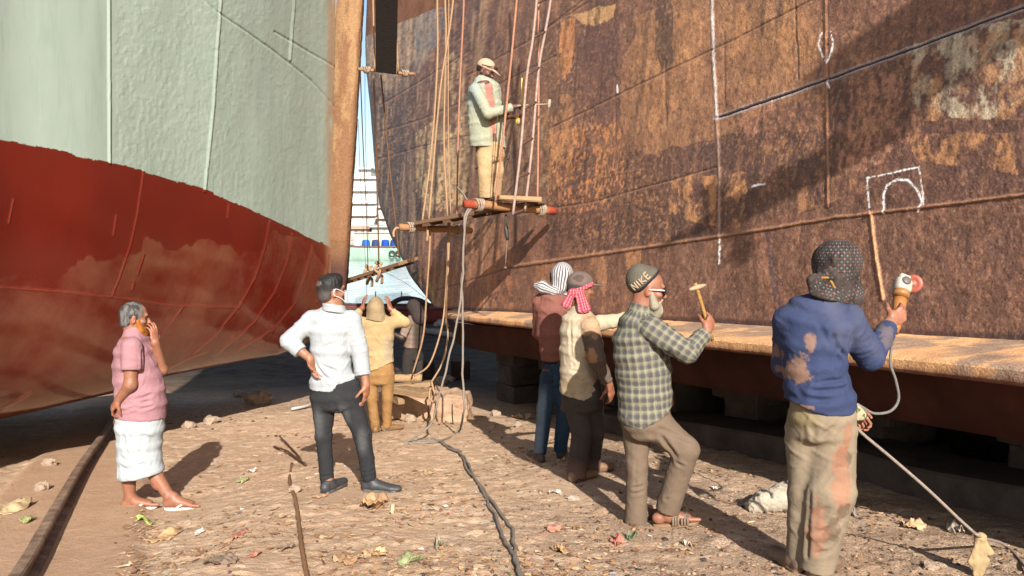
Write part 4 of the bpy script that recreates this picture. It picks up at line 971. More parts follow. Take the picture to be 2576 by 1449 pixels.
cr = [(J(*a), J(*b), w_, d_) for a, b, w_, d_ in (((905, 1085, -.07), (935, 1100, -.05), .012, .012), ((893, 1100, -.07), (925, 1118, -.05), .012, .010), ((800, 1100, -.06), (832, 1088, -.06), .012, .008), ((845, 1020, -.12), (850, 1060, -.1), .016, .012), ((905, 1190, -.06), (950, 1182, -.04), .010, .008), ((806, 1200, -.06), (842, 1196, -.05), .010, .008))]
p.wear("jeans", S, mc_denim.m, plain((.017, .017, .019), .15, fade=jc), .008, cr)
for A, T in ((AL, TL), (AR, TR)):
    S = Solid(); shoe(S, A, T, 1.04); surface("shoe", S, .006, MSHOE, p.o, p.base, lambda V, N, su, sv, cid, q: np.where((cid == 1)[:, None], (.06, .055, .05), (.03, .03, .032)), rel=1)
S = Solid(); S.ell(hd(0, -.010, .024), (.082, .102, .092), R, Fw, k=.01, clips=[(hd(0, .045, -.0), nrm(Fw * .75 - Uh * .66)), (hd(0, 0, -.068), -Uh), (hd(0, .083, 0), Fw)], fold=(.010, 30, 14, 420)); S.ell(hd(0, .02, .075), (.070, .075, .045), R, Fw, k=.02, fold=(.012, 30, 14, 421)); S.ell(hd(0, -.046, -.042), (.070, .060, .062), R, Fw, k=.02, clips=[(hd(0, -.005, 0), Fw), (hd(0, 0, -.092), -Uh)])
def hc(c, V, su, sv, cid, q):
    u = (V - HC) @ Uh; k = smooth(.045, -.06, u)[:, None]; c = c * (1 - k) + np.array((.055, .045, .042)) * k; return stain(c, V, hd(.0, -.095, .045), (.05, .05, .022), (.12, .085, .07), .6, 8)
surface("hair", S, .005, cloth("black_hair", .55, 300, .6).m, p.o, p.base, plain((.011, .010, .010), .3, fade=hc))
b = MB(); fm = []
for v in np.linspace(-1, 1, 9):
    for u in np.linspace(-1, 1, 13):
        a = u * 1.15; fm.append(hd(math.sin(a) * .071, .045 + math.cos(a) * (.072 + .012 * (1 - abs(u)) * (1 - v * v)), -.058 + v * .046 * (1 - .25 * u * u)))
b.add(np.array(fm), gridfaces(9, 13), (.62, .66, .70))
for q_ in (-1, 1):
    for v in (-.03, .03): b.tube(spline([hd(q_ * .066, .075, -.058 + v), hd(q_ * .077, .03, -.03 + v * .9), hd(q_ * .082, -.006, -.018 + v * .8), hd(q_ * .080, -.018, -.03)], 5), .0022, 5, (.62, .66, .70))
b.build("face_mask", MPLAIN, p.o, True, p.base)
# ================= man in the pink shirt
p = Person(6.0, (400, 1284), "older man in a pink tee shirt and white lungi touching his orange beard")
J = p.J; HC = J(338, 795); FW = nrm((.86, .46, -.10)); hd, R, Fw, Uh = head(p.B, HC, FW, UPV, 1.0, J(338, 845), .060)
p.lv(p.B, [(314, 360, 850, 0, .16), (300, 380, 880, 0, .18), (298, 385, 940, 0, .15), (300, 396, 985, 0, .13), (302, 392, 1060, 0, .12)])
na = p.limb(p.B, [(332, 872, -.16), (328, 968, -.19), (299, 1004, -.165)], (.056, .045, .031)); hand(p.B, na[2], nrm((-.62, .10, -.75)), (.6, .5, -.3), 1, 1.05, (.75, .9, 1.0, 1.1), thumb=(.6, .5, .6))
fa = p.limb(p.B, [(360, 872, .15), (407, 930, .10), (390, 862, -.0)], (.054, .043, .031)); hand(p.B, fa[2], nrm((-.12, .1, 1)), (-.9, .3, 0), -1, 1.0, (.3, .35, .45, .5))
k1 = p.limb(p.B, [(318, 1060, .02), (322, 1160, -.02), (327, 1262, 0)], (.09, .062, .038)); k2 = p.limb(p.B, [(366, 1060, .0), (374, 1165, -.0), (433, 1262, -.02)], (.085, .058, .038))
p.B.ell(J(323, 1195, .02), (.05, .055, .09), k=.03); p.B.ell(J(394, 1208, .0), (.042, .05, .075), k=.03)
FLIFT[0] = .016
F1 = foot(p.B, J(331, 1262, 0), (.93, .30, 0), 1.05, True, side=1); F2 = foot(p.B, J(436, 1262, -.02), (.99, .06, 0), 1.08, True, side=1)
FLIFT[0] = 0.0
def beard(c, V, N, cid): return c
p.finish(lit(190, 128, 98), beard)
S = Solid(); fd = (.012, 5, 6, 431, .6); hem = [tshirt_clip(J(290, 1046), J(417, 1053))]
p.lv(S, [(316, 352, 838, 0, .09), (309, 370, 856, 0, .175), (296, 384, 880, 0, .195), (290, 391, 915, 0, .18), (290, 402, 950, 0, .175), (293, 413, 985, 0, .17), (294, 417, 1015, 0, .17), (292, 416, 1060, 0, .17)], clips=hem, fold=fd)
S.seg(J(336, 862), J(337, 838, -.01), .090, .074, k=.02); q = [J(332, 872, -.17), J(331, 932, -.19)]; S.seg(q[0], q[1], .074, .072, fold=(.008, 4, 8, 432), clips=[cuff(q[0], q[1], -.005)], ur=.07)
q = [J(356, 872, .15), J(388, 905, .13)]; S.seg(q[0], q[1], .072, .070, clips=[cuff(q[0], q[1])])
cr = [(J(*a), J(*b), w_, d_) for a, b, w_, d_ in (((340, 1005, -.16), (412, 985, -.1), .014, .010), ((310, 1020, -.16), (395, 1006, -.13), .014, .012), ((345, 1030, -.17), (412, 1018, -.1), .012, .010), ((300, 1035, -.16), (350, 1022, -.17), .012, .009), ((360, 885, -.17), (352, 935, -.18), .014, .016), ((352, 945, -.17), (398, 948, -.12), .012, .010), ((372, 890, -.15), (368, 935, -.16), .010, .006))]
p.wear("tee_shirt", S, mc_plain.m, plain(lit(206, 152, 160), .05), .008, cr)
S = Solid(); fd = (.012, 5, 5, 441, .5)
p.lv(S, [(294, 413, 1035, 0, .16), (293, 410, 1075, 0, .165), (297, 404, 1115, 0, .155), (297, 404, 1150, 0, .15), (300, 410, 1185, -.01, .155), (302, 414, 1215, -.01, .155)], clips=[tshirt_clip(J(303, 1203), J(412, 1185))], fold=fd)
cr = [(J(*a), J(*b), w_, d_) for a, b, w_, d_ in (((300, 1150, -.14), (345, 1168, -.15), .016, .014), ((330, 1175, -.15), (402, 1160, -.12), .014, .012), ((350, 1070, -.16), (400, 1095, -.12), .018, .010), ((396, 1080, -.13), (398, 1150, -.12), .018, .012), ((305, 1175, -.14), (360, 1185, -.15), .014, .010), ((310, 1090, -.15), (320, 1150, -.15), .016, .010), ((360, 1100, -.15), (352, 1165, -.15), .02, .008))]
p.wear("lungi", S, mc_chk.m, plain((.31, .33, .34), .03), .008, cr)
S = Solid(); S.ell(hd(0, -.012, .016), (.080, .098, .094), R, Fw, k=.01, clips=[(hd(0, .055, .0), nrm(Fw * .8 - Uh * .6)), (hd(0, 0, -.066), -Uh)], fold=(.007, 34, 12, 450)); S.ell(hd(0, -.046, -.042), (.068, .056, .06), R, Fw, k=.02, clips=[(hd(0, -.005, 0), Fw), (hd(0, 0, -.085), -Uh)])
def hc(c, V, su, sv, cid, q):
    n = smooth(.42, .6, fbm(V[:, 0] * 50, V[:, 1] * 50, V[:, 2] * 16, 460, 3))[:, None]; c = c * (1 - .7 * n) + np.array((.13, .12, .115)) * .7 * n
    k = smooth(.02, .08, (V - HC) @ Fw)[:, None]; return c * (1 - .7 * k) + np.array((.22, .12, .06)) * .7 * k
surface("hair", S, .0055, cloth("grey_hair", .6, 300, .7).m, p.o, p.base, plain((.028, .025, .025), .4, fade=hc))
S = Solid(); S.ell(hd(0, .055, -.118), (.052, .050, .062), R, Fw, k=.02, fold=(.014, 26, 7, 451)); S.seg(hd(0, .065, -.15), hd(.01, .06, -.20), .036, .012, k=.03, fold=(.012, 30, 7, 452))
for q_ in (-1, 1): S.seg(hd(q_ * .062, .022, -.035), hd(q_ * .045, .048, -.10), .016, .030, k=.02, fold=(.01, 26, 7, 453))
surface("beard", S, .005, cloth("hennaed_beard", .7, 260, .8).m, p.o, p.base, plain(lit(206, 128, 52), .35, sc=30))
for g, T, X in (F1, F2): sandal("sandal", g - UPV * .004, T, X, MPLAIN, p.o, p.base, 1.0, 'thong', (.50, .42, .36), (.52, .48, .44))
# ================= man in khaki, hands to his head
p = Person(9.62, (960, 1086), "man in dusty khaki clothes holding a cloth over his head with both hands", .0075)
J = p.J; HC = J(945, 772); hd, R, Fw, Uh = head(p.B, HC, (.1, 1, -.1), UPV, 1.0, J(946, 806), .058)
p.lv(p.B, [(918, 980, 815, 0, .10), (914, 980, 850, 0, .11), (918, 980, 900, 0, .10), (922, 988, 930, 0, .10)])
A = p.limb(p.B, [(912, 812, 0), (884, 806, .0), (912, 774, .02)], (.055, .045, .032)); hand(p.B, A[2], nrm((.15, .1, 1)), (.9, .4, 0), 1, 1.0, (.3, .35, .4, .45))
A = p.limb(p.B, [(988, 812, 0), (1019, 812, .0), (981, 776, .02)], (.055, .045, .032)); hand(p.B, A[2], nrm((-.2, .1, 1)), (-.9, .4, 0), -1, 1.0, (.3, .35, .4, .45))
for a in ([(934, 930, 0), (934, 1003, -.02), (945, 1078, 0)], [(974, 930, 0), (974, 1003, -.02), (972, 1068, .02)]): p.limb(p.B, a, (.08, .055, .04))
AL, AR = J(945, 1078, -.02), J(973, 1066, .05); foot(p.B, AL, (-.1, .95, 0), .95, False); foot(p.B, AR, (.8, .5, 0), .95, False)
p.finish(SK2)
S = Solid(); fd = (.016, 6, 6, 470, .5); hem = [tshirt_clip(J(921, 934), J(994, 908))]
p.lv(S, [(924, 972, 796, 0, .09), (907, 995, 812, 0, .12), (906, 990, 848, 0, .13), (911, 988, 890, 0, .125), (914, 995, 925, 0, .13), (914, 997, 950, 0, .13)], clips=hem, fold=fd)
for a in ([(914, 812, 0), (883, 805, .0), (908, 780, .02)], [(986, 812, 0), (1019, 811, 0), (986, 782, .02)]):
    q = [J(*z) for z in a]; S.seg(q[0], q[1], .076, .062, fold=(.012, 6, 16, 471)); S.seg(q[1], q[2], .062, .046, clips=[cuff(q[1], q[2])], fold=(.012, 6, 22, 472))
def ky(c, V, su, sv, cid, q): return stain(c, V, J(985, 880, -.1), (.12, .3, .2), lit(196, 184, 164), .5, 3)
p.wear("shirt", S, mc_dust.m, plain(lit(218, 186, 136), .14, fade=ky), .0095)
S = Solid(); fd = (.012, 8, 14, 475, .4); p.lv(S, [(919, 990, 918, 0, .12), (920, 992, 940, 0, .125), (922, 990, 960, 0, .12)], fold=fd)
l1 = p.limb(S, [(936, 950, 0), (936, 1003, -.02), (945, 1080, 0)], (.088, .064, .055), fold=fd); l2 = p.limb(S, [(974, 950, 0), (975, 1003, -.02), (973, 1070, .03)], (.088, .066, .055), fold=fd)
p.wear("trousers", S, mc_dust.m, plain(lit(186, 140, 88), .12), .0095)
S = Solid(); S.ell(J(945, 772), (.096, .115, .125), k=.02, fold=(.016, 12, 8, 480)); S.seg(J(945, 780), J(947, 806, -.02), .10, .135, .11, .12, k=.05, fold=(.02, 12, 8, 481), clips=[tshirt_clip(J(912, 800), J(980, 810))])
p.wear("head_cloth", S, mc_dust.m, plain(lit(186, 160, 124), .14), .008)
for A_, T in ((AL, (-.1, .95, 0)), (AR, (.8, .5, 0))):
    S = Solid(); shoe(S, A_, T, 1.0); surface("shoe", S, .008, MSHOE, p.o, p.base, lambda V, N, su, sv, cid, q: np.where((cid == 1)[:, None], (.05, .04, .03), lit(170, 124, 78)), rel=1)
# ================= dark man behind him
p = Person(11.3, (1032, 1046), "man in dark clothes half hidden behind the man in khaki", .009)
J = p.J; HC = J(1041, 775); hd, R, Fw, Uh = head(p.B, HC, (-.7, .5, -.35), UPV, 1.0, J(1042, 802), .058)
p.lv(p.B, [(1022, 1060, 808, 0, .10), (1020, 1060, 850, 0, .11), (1022, 1056, 900, 0, .10)])
A = p.limb(p.B, [(1024, 815, -.15), (1012, 850, -.25), (985, 838, -.3)], (.05, .042, .03)); hand(p.B, A[2], (-1, .1, .1), (0, .4, -1), 1, 1.0)
for a in ([(1028, 900, -.06), (1022, 968, -.1), (1024, 1032, 0)], [(1050, 900, .06), (1050, 968, 0), (1048, 1030, .1)]): p.limb(p.B, a, (.08, .055, .04))
foot(p.B, J(1024, 1034, 0), (-.8, -.4, 0), 1.0, False); foot(p.B, J(1048, 1032, .1), (-.8, -.4, 0), 1.0, False)
p.finish(lit(80, 52, 42))
S = Solid(); p.lv(S, [(1026, 1058, 798, 0, .10), (1016, 1064, 815, 0, .13), (1016, 1062, 850, 0, .13), (1014, 1062, 880, 0, .14)], clips=[tshirt_clip(J(1010, 872), J(1064, 876))], fold=(.014, 8, 8, 490, .4))
q = [J(1026, 815, -.13), J(1013, 848, -.24)]; S.seg(q[0], q[1], .066, .056, fold=(.01, 6, 14, 491))
S.p[-1]['clips'] = [cuff(q[0], q[1])]
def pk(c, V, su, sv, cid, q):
    k = (np.sin(su * 90) > .2)[:, None] * .35 + (np.sin(sv * 90) > .2)[:, None] * .35; d = smooth(1034, 1046, PX(V)[0])[:, None]; return (c * (1 - k) + np.array((.10, .07, .06)) * k) * (1 - .75 * d)  # plaid; the unlit right side is painted darker into the shirt colour
p.wear("shirt", S, mc_plain.m, plain(lit(176, 150, 132), .1, fade=pk), .0095)
S = Solid(); p.lv(S, [(1016, 1060, 868, 0, .12), (1016, 1060, 900, 0, .12)]); p.limb(S, [(1028, 895, -.06), (1022, 968, -.1), (1024, 1034, 0)], (.09, .07, .06), fold=(.01, 8, 14, 492)); p.limb(S, [(1050, 895, .06), (1050, 968, 0), (1048, 1032, .1)], (.09, .07, .06), fold=(.01, 8, 14, 493))
p.wear("trousers", S, mc_dust.m, plain((.022, .018, .016), .2), .01)
S = Solid(); S.ell(hd(0, -.005, .02), (.094, .112, .11), R, Fw, k=.02, fold=(.012, 12, 8, 494)); S.seg(hd(0, -.03, -.03), hd(0, -.05, -.16), .09, .11, k=.04, fold=(.014, 12, 8, 495))
p.wear("head_cloth", S, mc_dust.m, plain((.03, .022, .02), .2), .009)
# ================= man on the hanging stage
p = Person(9.4, (1225, 503), "man in a pale jacket and peach cap standing on the hanging stage", .0065)
J = p.J; HC = J(1221, 176); FW = nrm((.90, -.22, -.36)); hd, R, Fw, Uh = head(p.B, HC, FW, UPV, 1.05, J(1212, 208), .06)
p.lv(p.B, [(1190, 1238, 214, 0, .14), (1184, 1254, 240, 0, .12), (1186, 1256, 300, 0, .11), (1198, 1262, 375, 0, .11), (1202, 1262, 395, 0, .10)])
A = p.limb(p.B, [(1196, 224, -.14), (1228, 286, -.24), (1294, 268, -.10)], (.054, .044, .031)); hand(p.B, A[2], nrm((1, .15, .05)), (.1, .3, -1), 1, 1.05, (.5, .6, .7, .8)); HNEAR = A[2]
A = p.limb(p.B, [(1246, 226, .12), (1256, 292, .06), (1282, 293, -.08)], (.054, .044, .031)); hand(p.B, A[2], nrm((1, -.1, -.25)), (.1, -.25, 1), 1, 1.05, (.6, .7, .75, .8)); HFAR = A[2]
for a in ([(1220, 400, -.04), (1221, 436, -.10), (1224, 492, -.06)], [(1250, 390, .06), (1251, 432, .02), (1246, 484, .12)]): p.limb(p.B, a, (.07, .052, .04))
AL, AR = J(1226, 491, -.06), J(1246, 484, .12); FLIFT[0] = None; foot(p.B, AL, (.8, -.5, 0), 1.0, True); foot(p.B, AR, (.9, -.3, 0), 1.0, True); FLIFT[0] = 0.0
p.finish(lit(128, 82, 64), lambda c, V, N, cid: np.where(((((V - HC) @ Uh < -.05) & ((V - HC) @ Fw > -.02) & (np.abs((V - HC) @ R) < .09) & ((V - HC) @ Uh > -.16)))[:, None], (.02, .014, .012), c))
S = Solid(); p.lv(S, [(1196, 1236, 206, 0, .10), (1188, 1250, 225, 0, .135), (1188, 1256, 260, 0, .122), (1188, 1258, 320, 0, .115), (1200, 1262, 356, 0, .115)], clips=[tshirt_clip(J(1190, 343), J(1266, 339))], fold=(.01, 8, 6, 500)); p.wear("undershirt", S, mc_plain.m, plain(lit(222, 148, 132), .05), .009)
S = Solid(); fd = (.014, 6, 5, 502, .5)
p.lv(S, [(1192, 1230, 198, .01, .085), (1178, 1256, 222, 0, .15), (1176, 1262, 262, 0, .14), (1178, 1264, 310, 0, .135), (1182, 1270, 350, 0, .14), (1182, 1274, 386, 0, .145)], clips=[tshirt_clip(J(1184, 370), J(1276, 373))], fold=fd)
S.seg(J(1228, 205, -.13), J(1243, 300, -.15), .040, .058, k=.012, op='sub'); S.seg(J(1243, 300, -.15), J(1258, 400, -.15), .058, .085, k=.012, op='sub')
def sl(a, r, s0):
    q = [J(*z) for z in a]; S.seg(q[0], q[1], r[0], r[1], fold=(.014, 5, 14, s0), ur=.07); S.seg(q[1], q[2], r[1], r[2], clips=[cuff(q[1], q[2])], fold=(.014, 5, 20, s0 + 1), ur=.07)
sl([(1196, 224, -.15), (1228, 287, -.25), (1287, 270, -.12)], (.070, .062, .050), 503); sl([(1246, 226, .12), (1256, 292, .06), (1276, 293, -.06)], (.068, .060, .048), 505)
def jk(c, V, su, sv, cid, q):
    k = smooth(1215, 1195, PX(V)[0])[:, None] * smooth(290, 250, PX(V)[1])[:, None]; c = c * (1 - .5 * k) + lit(176, 200, 206) * .5 * k
    return stain(c, V, J(1240, 330, -.14), (.1, .3, .2), lit(200, 190, 150), .5, 6)
p.wear("jacket", S, mc_plain.m, plain(lit(198, 200, 176), .08, fade=jk), .0085)
S = Solid(); fd = (.012, 8, 12, 510, .4); p.lv(S, [(1198, 1268, 366, 0, .13), (1198, 1268, 392, 0, .13), (1202, 1266, 402, 0, .12)], fold=fd)
l1 = p.limb(S, [(1219, 396, -.06), (1221, 436, -.10), (1224, 499, -.06)], (.095, .085, .092), fold=fd); S.p[-1]['clips'] = [cuff(l1[1], l1[2], -.01)]
l2 = p.limb(S, [(1248, 396, .06), (1250, 432, .02), (1243, 492, .12)], (.092, .08, .088), fold=fd); S.p[-1]['clips'] = [cuff(l2[1], l2[2], -.01)]
p.wear("trousers", S, mc_dust.m, plain(lit(222, 186, 140), .08), .0095)
S = Solid(); S.ell(hd(0, -.004, .038), (.090, .112, .092), R, Fw, k=.01, clips=[(hd(0, 0, .010), nrm(-Uh - Fw * .10))]); S.seg(hd(-.03, .09, .022), hd(.03, .09, .022), .045, .045, .012, .012, L=Fw, k=.01); S.ell(hd(0, .125, .010), (.070, .072, .010), R, nrm(Fw - Uh * .25), k=.012)
p.wear("cap", S, mc_plain.m, plain(lit(242, 198, 166), .06), .006)
b = MB(); b.tube([hd(.086, -.03, .035), hd(.088, .05, .042), hd(.062, .104, .055), hd(0, .122, .060), hd(-.062, .104, .055), hd(-.088, .05, .042)], .005, 6, (.03, .02, .02))
for q_ in (-1, 1): b.lathe(hd(q_ * .034, .106, .062), Fw * .8 + Uh * .4, [(0.001, .012), (.016, .010), (.024, .004), (.026, 0), (.022, -.004), (0.001, -.005)], 12, (.05, .035, .03))
b.build("sunglasses", MPLAIN, p.o, True, p.base)
S = Solid(); S.ell(hd(0, -.02, .0), (.081, .088, .075), R, Fw, k=.01, clips=[(hd(0, .02, 0), Fw), (hd(0, 0, -.07), -Uh)]); p.wear("hair", S, mc_dust.m, plain((.012, .01, .01)), .007)
WORKER = p
# ================= man in jeans and the brown sweatshirt
p = Person(7.05, (1385, 1150), "man in blue jeans and a brown sweatshirt with a striped head cloth", .006)
J = p.J; HC = J(1415, 695); FW = nrm((.55, .83, -.05)); hd, R, Fw, Uh = head(p.B, HC, FW, UPV, 1.05, J(1398, 738), .06)
p.lv(p.B, [(1362, 1420, 755, 0, .11), (1358, 1420, 800, 0, .12), (1366, 1412, 900, 0, .11), (1370, 1412, 940, 0, .11)])
A = p.limb(p.B, [(1360, 758, 0), (1356, 835, .12), (1392, 868, .28)], (.055, .044, .031)); hand(p.B, A[2], (.9, .3, -.2), (0, -.8, -.4), 1)
A = p.limb(p.B, [(1426, 762, 0), (1434, 838, .14), (1412, 872, .30)], (.055, .044, .031)); hand(p.B, A[2], (-.9, .3, -.2), (0, -.8, -.4), -1)
for a in ([(1384, 945, 0), (1370, 1024, -.02), (1358, 1140, 0)], [(1404, 945, 0), (1421, 1024, -.02), (1409, 1132, .1)]): p.limb(p.B, a, (.08, .055, .04))
AL, AR = J(1356, 1136, -.02), J(1411, 1128, .12); foot(p.B, AL, (-.35, .85, 0), 1.05, False); foot(p.B, AR, (.2, .95, 0), 1.05, False)
p.finish(SK3)
S = Solid(); fd = (.014, 5, 6, 520, .5)
p.lv(S, [(1378, 1418, 728, 0, .09), (1353, 1428, 750, 0, .13), (1347, 1432, 778, 0, .15), (1350, 1430, 840, 0, .145), (1358, 1420, 880, 0, .135), (1362, 1414, 912, 0, .125)], clips=[tshirt_clip(J(1360, 906), J(1415, 906))], fold=fd)
for a in ([(1360, 760, 0), (1357, 836, .12), (1388, 864, .26)], [(1424, 762, 0), (1433, 838, .14), (1412, 866, .28)]):
    q = [J(*z) for z in a]; S.seg(q[0], q[1], .075, .064, fold=(.012, 5, 14, 521)); S.seg(q[1], q[2], .062, .048, clips=[cuff(q[1], q[2])], fold=(.012, 5, 18, 522))
p.wear("sweatshirt", S, mc_plain.m, plain(lit(164, 106, 92), .08), .008)
S = Solid(); p.lv(S, [(1364, 1412, 890, 0, .118), (1364, 1410, 930, 0, .118)], clips=[tshirt_clip(J(1362, 925), J(1415, 925))], fold=(.008, 6, 6, 525)); p.wear("undershirt", S, mc_plain.m, plain((.012, .012, .013)), .009)
S = Solid(); fd = (.010, 6, 12, 526, .4); p.lv(S, [(1364, 1412, 914, 0, .12), (1362, 1418, 945, 0, .13), (1366, 1420, 962, 0, .12)], fold=fd)
l1 = p.limb(S, [(1384, 955, 0), (1371, 1024, -.02), (1358, 1142, 0)], (.094, .070, .058), fold=fd); S.p[-1]['clips'] = [cuff(l1[1], l1[2])]; l2 = p.limb(S, [(1402, 955, 0), (1421, 1024, -.0), (1409, 1134, .1)], (.092, .072, .062), fold=fd); S.p[-1]['clips'] = [cuff(l2[1], l2[2])]
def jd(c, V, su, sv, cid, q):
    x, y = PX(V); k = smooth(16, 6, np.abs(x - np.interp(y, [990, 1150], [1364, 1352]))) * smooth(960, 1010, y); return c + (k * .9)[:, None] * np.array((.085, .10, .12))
p.wear("jeans", S, mc_denim.m, plain(lit(58, 84, 108), .15, fade=jd), .008)
b = MB(); b.box(J(1378, 948, -.135), .045, .004, .055, None, .2, lit(50, 72, 94)); b.box(J(1374, 932, -.140), .032, .003, .007, None, .2, lit(150, 92, 62)); b.build("back_pocket", mc_denim.m, p.o, True, p.base)
for A_, T in ((AL, (-.35, .85, 0)), (AR, (.2, .95, 0))):
    S = Solid(); shoe(S, A_, T, 1.05); surface("shoe", S, .007, MSHOE, p.o, p.base, lambda V, N, su, sv, cid, q: np.where((cid == 1)[:, None], lit(190, 160, 130), lit(96, 78, 66)), rel=1)
S = Solid(); S.ell(hd(0, .0, .022), (.092, .108, .105), R, Fw, k=.02, fold=(.006, 10, 5, 530)); S.seg(hd(0, -.045, .02), hd(0, -.060, -.10), .085, .075, .06, .05, L=R, k=.03, fold=(.012, 9, 5, 531)); 
S.seg(J(1392, 733, -.10), J(1364, 722, -.10), .034, .055, .03, .045, L=(0, 0, 1), k=.03, fold=(.014, 14, 6, 532)); S.seg(J(1364, 722, -.10), J(1350, 719, -.08), .050, .030, .04, .03, L=(0, 0, 1), k=.03); S.seg(J(1392, 735, -.09), J(1420, 740, -.02), .032, .03, k=.03, fold=(.012, 14, 6, 533))
p.wear("head_cloth", S, mc_str.m, plain((.4, .4, .4)), .0065)
S = Solid(); S.ell(hd(-.045, -.01, -.005), (.055, .09, .10), R, Fw, k=.02, fold=(.008, 30, 10, 534)); p.wear("hair", S, mc_dust.m, plain((.010, .009, .009)), .0065)
# ================= man in the beige shirt
p = Person(6.16, (1465, 1206), "man in a beige shirt and grey cap wrapped with a pink checked scarf")
J = p.J; HC = J(1459, 722); FW = nrm((.90, .42, -.06)); hd, R, Fw, Uh = head(p.B, HC, FW, UPV, 1.03, J(1456, 772), .058)
p.lv(p.B, [(1428, 1490, 800, 0, .13), (1420, 1488, 850, 0, .13), (1422, 1482, 930, 0, .12), (1425, 1500, 990, 0, .12)])
A = p.limb(p.B, [(1484, 822, -.13), (1502, 903, -.17), (1532, 968, -.12)], (.055, .044, .031)); hand(p.B, A[2], (.25, .05, -1), (-.55, .6, 0), -1, 1.02, (.5, .6, .7, .8))
A = p.limb(p.B, [(1500, 815, .14), (1540, 807, .16), (1596, 795, .16)], (.052, .044, .031)); hand(p.B, A[2], (1, .1, .1), (0, .2, -1), 1)
for a in ([(1446, 1000, 0), (1464, 1090, -.02), (1452, 1192, 0)], [(1494, 1000, .08), (1497, 1090, .12), (1488, 1175, .22)]): p.limb(p.B, a, (.08, .055, .04))
AL, AR = J(1450, 1193, -.02), J(1490, 1176, .25); foot(p.B, AL, (.75, .6, 0), 1.0, False); foot(p.B, AR, (.85, .5, 0), 1.0, False)
p.finish(lit(176, 116, 88))
S = Solid(); fd = (.014, 6, 5, 540, .5); hem = [tshirt_clip(J(1408, 984), J(1464, 1000)), tshirt_clip(J(1462, 1000), J(1518, 976))]
p.lv(S, [(1436, 1484, 778, 0, .10), (1414, 1500, 802, 0, .15), (1409, 1502, 835, 0, .165), (1408, 1498, 880, 0, .155), (1408, 1494, 930, 0, .15), (1408, 1506, 975, 0, .155), (1408, 1514, 1010, 0, .155)], clips=hem, fold=fd)
q = [J(1484, 822, -.14), J(1502, 903, -.18), J(1527, 960, -.13)]; S.seg(q[0], q[1], .078, .066, fold=(.014, 6, 14, 541), cid=7, ur=.07); S.seg(q[1], q[2], .062, .046, clips=[cuff(q[1], q[2])], fold=(.014, 6, 18, 542), cid=7, ur=.07)
q = [J(1498, 815, .13), J(1540, 808, .16), J(1586, 797, .16)]; S.seg(q[0], q[1], .072, .056, fold=(.014, 6, 16, 543)); S.seg(q[1], q[2], .055, .045, clips=[cuff(q[1], q[2])], fold=(.014, 6, 20, 544))
collar(p, mc_plain.m, J(1458, 790), J(1461, 764), .088, .074, (.12, .05, 1), lit(226, 206, 176))
def bg(c, V, su, sv, cid, q):
    x, y = PX(V); k = ((cid == 7) * smooth(828, 845, y + 10 * (fbm(V[:, 0] * 20, V[:, 1] * 20, V[:, 2] * 20, 5, 3) - .5)))[:, None]; c = c * (1 - .92 * k) + lit(112, 92, 82) * .92 * k
    c = stain(c, V, J(1490, 815, -.15), (.12, .2, .10), lit(216, 168, 124), .7, 9); c = stain(c, V, J(1488, 897, -.24), (.045, .2, .06), lit(216, 160, 118), .9, 10); return stain(c, V, J(1440, 975, -.15), (.2, .3, .08), lit(206, 176, 132), .6, 11)
cr = [(J(*a), J(*b), w_, d_) for a, b, w_, d_ in (((1432, 800, -.14), (1436, 900, -.16), .014, .012), ((1436, 900, -.16), (1444, 925, -.15), .012, .010), ((1430, 932, -.15), (1475, 938, -.15), .012, .012), ((1452, 820, -.15), (1450, 880, -.16), .012, .007), ((1462, 960, -.16), (1500, 950, -.14), .012, .008))]
p.wear("shirt", S, mc_plain.m, plain(lit(226, 206, 176), .08, fade=bg), .0075, cr)
S = Solid(); fd = (.012, 6, 10, 546, .4); p.lv(S, [(1412, 1510, 968, 0, .145), (1414, 1514, 1000, 0, .15), (1420, 1512, 1022, 0, .14)], fold=fd)
l1 = p.limb(S, [(1448, 1015, 0), (1464, 1090, -.02), (1450, 1198, 0)], (.102, .082, .078), fold=fd); S.p[-1]['clips'] = [cuff(l1[1], l1[2])]; l2 = p.limb(S, [(1486, 1015, .06), (1494, 1090, .12), (1487, 1180, .22)], (.10, .08, .075), fold=fd); S.p[-1]['clips'] = [cuff(l2[1], l2[2])]
def tz(c, V, su, sv, cid, q):
    y = PX(V)[1]; k = smooth(1140, 1210, y)[:, None]; return c * (1 - .7 * k) + lit(170, 134, 110) * .7 * k
p.wear("trousers", S, mc_dust.m, plain(lit(92, 82, 78), .16, fade=tz), .008)
for A_, T in ((AL, (.75, .6, 0)), (AR, (.85, .5, 0))):
    S = Solid(); shoe(S, A_, T, 1.0); surface("shoe", S, .007, MSHOE, p.o, p.base, lambda V, N, su, sv, cid, q: np.where((cid == 1)[:, None], lit(120, 92, 72), lit(170, 132, 104)), rel=1)
S = Solid(); S.ell(hd(0, -.004, .040), (.086, .106, .082), R, Fw, k=.01, clips=[(hd(0, 0, .008), nrm(-Uh + Fw * .05))]); S.ell(hd(0, .128, .020), (.066, .074, .010), R, nrm(Fw - Uh * .05), k=.012)
def cp_(c, V, su, sv, cid, q): return stain(c, V, hd(.05, -.04, .07), (.05, .05, .03), lit(96, 76, 74), .7, 12)
p.wear("cap", S, mc_dust.m, plain(lit(142, 122, 112), .14, fade=cp_), .006)
S = Solid()
S.ell(hd(0, .004, .0), (.094, .112, .105), R, Fw, k=.008, clips=[(hd(0, 0, .020), nrm(Uh - Fw * .42)), (hd(0, 0, -.014), nrm(-Uh + Fw * .42))], fold=(.006, 6, 30, 550))
kn = hd(.055, -.095, -.04); S.ell(kn, (.034, .034, .030), k=.02)
S.seg(kn, kn + np.array((-.05, -.02, -.10)), .022, .042, .02, .022, k=.02, fold=(.010, 14, 8, 551)); 
